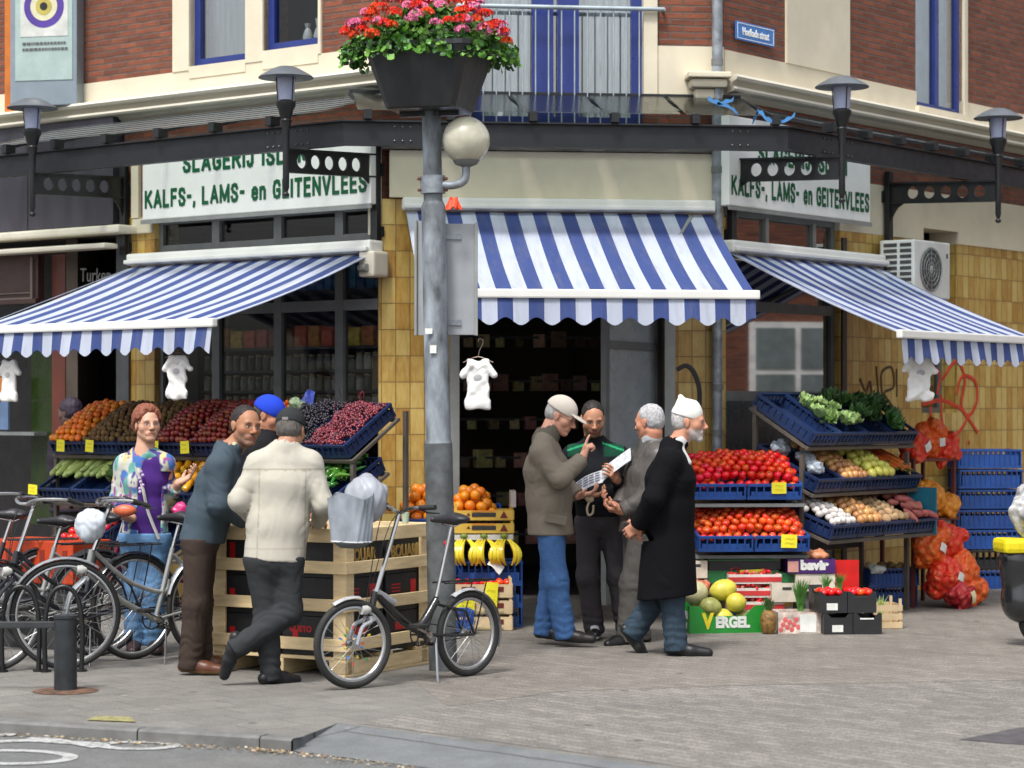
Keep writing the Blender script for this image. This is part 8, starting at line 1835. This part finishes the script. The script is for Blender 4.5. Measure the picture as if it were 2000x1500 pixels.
# ---- 6: young man in the black and green track jacket, facing the camera
p = Person(16.75, 1172); p.facing = V((0, -1, 0))
p.setup(head=(1158, 818, -.05), yaw=6, pitch=20, sh=[(1117, 885, .02), (1208, 886, .03)], el=[(1112, 955, .02), (1222, 958, .02)], wr=[(1146, 968, -.20), (1206, 938, -.22)], hip=[(1150, 1020, 0), (1196, 1020, 0)], kn=[(1148, 1125, -.03), (1208, 1125, -.02)], an=[(1160, 1222, 0), (1222, 1222, 0)],
        hands=[dict(d=(.9, -.35, .1), n=(0, -.2, 1), th=1, curl=(.55, .6, .6, .65)), dict(d=(-.35, -.55, .5), n=(-.8, .1, .4), th=-1, curl=(.6, .65, .7, .7))], feet=[(.02, -1, -.02), (.15, -1, -.02)], skin=(.46, .23, .14), brow=(.02, .015, .01), beard=((.03, .022, .018), .72))
p.body('person in a black and green track jacket reading a folded newspaper')
def trk(P):
    C = arr((.012, .013, .016), len(P)); c = np.array(p.cen); L = P - c; ax = np.abs(L[:, 0] - .0)
    C = mixa(C, ((L[:, 2] > -.02) & (ax > .06) & (ax < .20) & (L[:, 2] < .07)), (.01, .06, .035)); m = (np.abs(L[:, 2] + .0 - (.075 - .35 * np.maximum(ax - .05, 0))) < .006) & (ax > .05) & (ax < .2); C = mixa(C, m, (.03, .32, .14))
    return mixa(C, (np.hypot(L[:, 0] - .075, L[:, 2] + .115) < .028) & (L[:, 1] < 0) & (L[:, 2] + .115 > -.02 + .5 * np.abs(L[:, 0] - .075)), (.02, .30, .12))
p.top('track_jacket', None, p.J(1172, 1008).z, r=.98, sleeve=(.068, .06, .048), fold=.006, seed=4.4, colfn=trk, wst=.98)
p.trousers((.052, .048, .052), rr=(.095, .078, .074), fold=.008, seed=3.3, end=.06, waist=p.J(1172, 1000).z)
for i in (0, 1): p.shoe(i, (.012, .012, .016), sole=(.62, .62, .62), L=.27, lace=(.55, .55, .58))
p.hair((.02, .017, .016), vol=.007, front=.034, low=-.035, recede=-.1)
NP = M('newsprint', (.56, .58, .62), .8, var=.25, scale=40, bmp=.05)
nw = thing('newspaper', 'white folded newspaper held between the men in front of the doorway', 'newspaper', T(W(1175, 930, 16.48)))
b = MB(); b.grid(lambda u, v: (-.18 + .19 * u, -.02 - .07 * v + .1 * u, -.085 + .095 * u + .01 * math.sin(u * 4) - .085 * v + .04), 8, 5); b.build('left_sheet', NP, nw, smooth=True)
b = MB(); b.grid(lambda u, v: (.011 + .19 * u, .08 - .07 * v - .1 * u, .05 + .15 * u ** .9 - .085 * v), 8, 5); b.build('right_sheet', NP, nw, smooth=True)
b = MB(); rr = random.Random(4)
for k in range(16):
    u0 = .05 + .22 * (k % 4); v0 = .1 + .2 * (k // 4)
    b.grid(lambda u, v: (-.18 + .19 * (u0 + .17 * u), -.023 - .07 * (v0 + .1 * v) + .1 * (u0 + .17 * u), -.085 + .095 * (u0 + .17 * u) + .01 * math.sin((u0 + .17 * u) * 4) - .085 * (v0 + .1 * v) + .0425), 1, 1)
b.build('print', M('print_dark', (.12, .12, .16), .8), nw)
fc = thing('folded_cloth', 'beige crumpled cloth dangling from the hand under the newspaper', 'cloth', T(W(1152, 978, 16.5)))
b = MB(); b.tube(squiggle([(0, 0, 0), (-.02, -.01, -.05), (-.01, 0, -.10), (.02, 0, -.085), (.025, 0, -.03)], 5), [.012] * 21, 6) if False else b.tube(squiggle([(0, 0, 0), (-.02, -.01, -.05), (-.01, 0, -.10), (.02, 0, -.085), (.025, 0, -.03)], 5), .008, 6); b.build('loop', M('cloth_beige', (.5, .42, .3), .8), fc, smooth=True)
b = MB(); b.ell((0, 0, .01), (.03, .02, .025)); b.build('knot', M('cloth_beige', (.5, .42, .3), .8), fc, smooth=True)

# ---- 7: grey haired man in the leather jacket, turned away
p = Person(16.45, 1258); p.facing = V((-.8, .5, 0))
p.setup(head=(1268, 824, 0), yaw=-128, pitch=8, sh=[(1252, 892, .16), (1288, 888, -.12)], el=[(1226, 968, .12), (1262, 975, -.17)], wr=[(1206, 990, -.0), (1216, 998, -.16)], hip=[(1244, 1030, .08), (1258, 1030, -.08)], kn=[(1240, 1140, .08), (1236, 1140, -.08)], an=[(1250, 1236, .09), (1226, 1240, -.09)],
        hands=[dict(d=(-1, -.1, .5), n=(.3, 0, 1), th=1, curl=(.7, .7, .7, .7)), dict(d=(-1, .2, .1), n=(0, .3, 1), th=-1, curl=(.8, .8, .8, .8))], feet=[(-.9, .2, -.02), (-.6, -.5, -.02)], skin=(.55, .25, .16), build=1.02)
p.body('person with short grey hair in a shiny grey leather jacket')
p.top('leather_jacket', (.085, .078, .072), p.J(1258, 1040).z, LEATHM, r=1.05, sleeve=(.075, .068, .058), fold=.010, seed=7.7, wst=.98, hemn=(0, 0, -1))
g_ = SDF(p.nk - V((.13, .13, .1)), p.nk + V((.13, .13, .13)), .006); g_.cone(p.nk - V((.0, 0, .0)), p.nk.lerp(p.neck, .5), .082, .073, .01); g_.cone(p.nk, p.neck + V((0, 0, .1)), .063, .066, .003, 'sub'); g_.mesh('shirt_collar', CLOTHM, p.o, T((0, 0, 0)), flat((.34, .36, .38)))
p.trousers((.10, .095, .088), rr=(.10, .085, .078), fold=.009, seed=.5, waist=p.J(1258, 1010).z, end=.05)
for i in (0, 1): p.shoe(i, (.012, .012, .012))
p.hair((.38, .38, .39), vol=.006, front=.035, low=-.055)

# ---- 8: old man in white knitted cap and long black coat, walking right
p = Person(15.66, 1310); p.facing = V((1, -.1, 0))
p.setup(head=(1346, 824, 0), yaw=82, pitch=4, sh=[(1308, 898, -.17), (1316, 894, .16)], el=[(1276, 975, -.24), (1290, 975, .2)], wr=[(1246, 1026, -.12), (1254, 1030, .06)], hip=[(1300, 1050, -.09), (1306, 1050, .09)], kn=[(1312, 1160, -.08), (1282, 1166, .09)], an=[(1320, 1258, -.08), (1238, 1232, .10)],
        hands=[dict(d=(-.75, .5, -.6), n=(.4, .8, 0), th=-1, curl=(.7, .7, .7, .7)), dict(d=(-.5, -.7, -.5), n=(.4, -.8, 0), th=1, curl=(.7, .7, .7, .7))], feet=[(1, -.12, -.02), (.62, .05, -.78)], skin=(.50, .24, .155), brow=(.28, .26, .25), beard=((.52, .50, .49), .85), hs=1.03, build=1.0)
p.body('old person in a white knitted cap and long black coat walking past')
p.top('long_coat', (.0045, .0045, .006), p.J(1310, 1164).z, r=1.08, sleeve=(.074, .064, .056), fold=.006, seed=11, flare=1.16, wst=1.06, depth=1.2, hemn=(.12, 0, -1))
g_ = SDF(p.nk - V((.13, .13, .15)), p.nk + V((.16, .13, .13)), .006); g_.cone(p.nk - V((.0, 0, .0)), p.nk.lerp(p.neck, .5), .084, .074, .01); g_.cone(p.nk + V((.05, -.04, .0)), p.nk + V((.11, -.04, -.09)), .03, .02, .01); g_.cone(p.nk, p.neck + V((0, 0, .1)), .062, .066, .003, 'sub'); g_.mesh('shirt_collar', CLOTHM, p.o, T((0, 0, 0)), flat((.60, .60, .60)))
p.trousers((.035, .055, .078), DENIM, rr=(.10, .080, .076), fold=.010, seed=12, waist=1.0, end=.045)
p.shoe(0, (.012, .012, .013), L=.30); p.shoe(1, (.012, .012, .013), up=(.78, 0, .62), L=.28)
p.hair((.42, .41, .40), vol=.003, low=-.045)
h = .2; g_ = SDF(p.hc - V((h, h, h)), p.hc + V((h, h, h + .05)), .0045)
g_.ell(p.H((0, -.018, .045)), (.086, .106, .088), p.HQ, .01); g_.cone(p.H((0, -.01, .085)), p.H((0, -.055, .125)), .072, .034, .04); g_.ell(p.H((0, -.068, .162)), (.015, .014, .012), None, .02)
g_.plane(p.H((0, 0, .026)), p.HQ @ V((0, -.22, -1)), .004); g_.ell(p.H((0, -.014, .0)), (.077, .098, .10), p.HQ, .003, 'sub'); g_.mesh('knitted_cap', KNITM, p.o, T((0, 0, 0)), flat((.74, .74, .70)))
b = MB(); b.ell((0, 0, 0), (.02, .014, .008), 10, 6); q = b.build('wrist_watch', CHROME, p.o, T(p.wr[0] + V((-.01, -.03, .0))))
# beard tuft
g_ = SDF(p.H((0, .07, -.1)) - V((.07, .07, .07)), p.H((0, .07, -.1)) + V((.07, .07, .07)), .004); g_.ell(p.H((0, .072, -.105)), (.032, .026, .022), p.HQ, .01); g_.ell(p.H((0, .045, -.095)), (.045, .03, .02), p.HQ, .015); g_.disp(lambda x, y, z: (.0025 * np.sin(x * 260) * np.sin(z * 230 + y * 150)).astype(np.float32)); g_.mesh('beard', HAIRM, p.o, T((0, 0, 0)), flat((.56, .54, .52)))

# ---- 9: passer-by in the shade behind the far end of the rack
p = Person(20.4, 135); p.facing = V((-.6, -.7, 0))
p.setup(head=(136, 806, 0), yaw=-120, pitch=5, sh=[(112, 864, .03), (162, 864, 0)], el=[(106, 920, 0), (170, 920, 0)], wr=[(110, 970, -.1), (164, 970, -.1)], hip=[(122, 985, 0), (152, 985, 0)], kn=[(122, 1070, 0), (152, 1070, 0)], an=[(122, 1150, 0), (152, 1150, 0)],
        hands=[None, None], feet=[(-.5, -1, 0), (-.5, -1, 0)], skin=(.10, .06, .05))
p.body('person with dark hair in the shaded doorway behind the mandarins'); p.top('jacket', (.03, .025, .035), p.J(136, 1000).z, fold=.005, collar=.02); p.trousers((.03, .03, .03)); p.hair((.03, .02, .035), vol=.016)
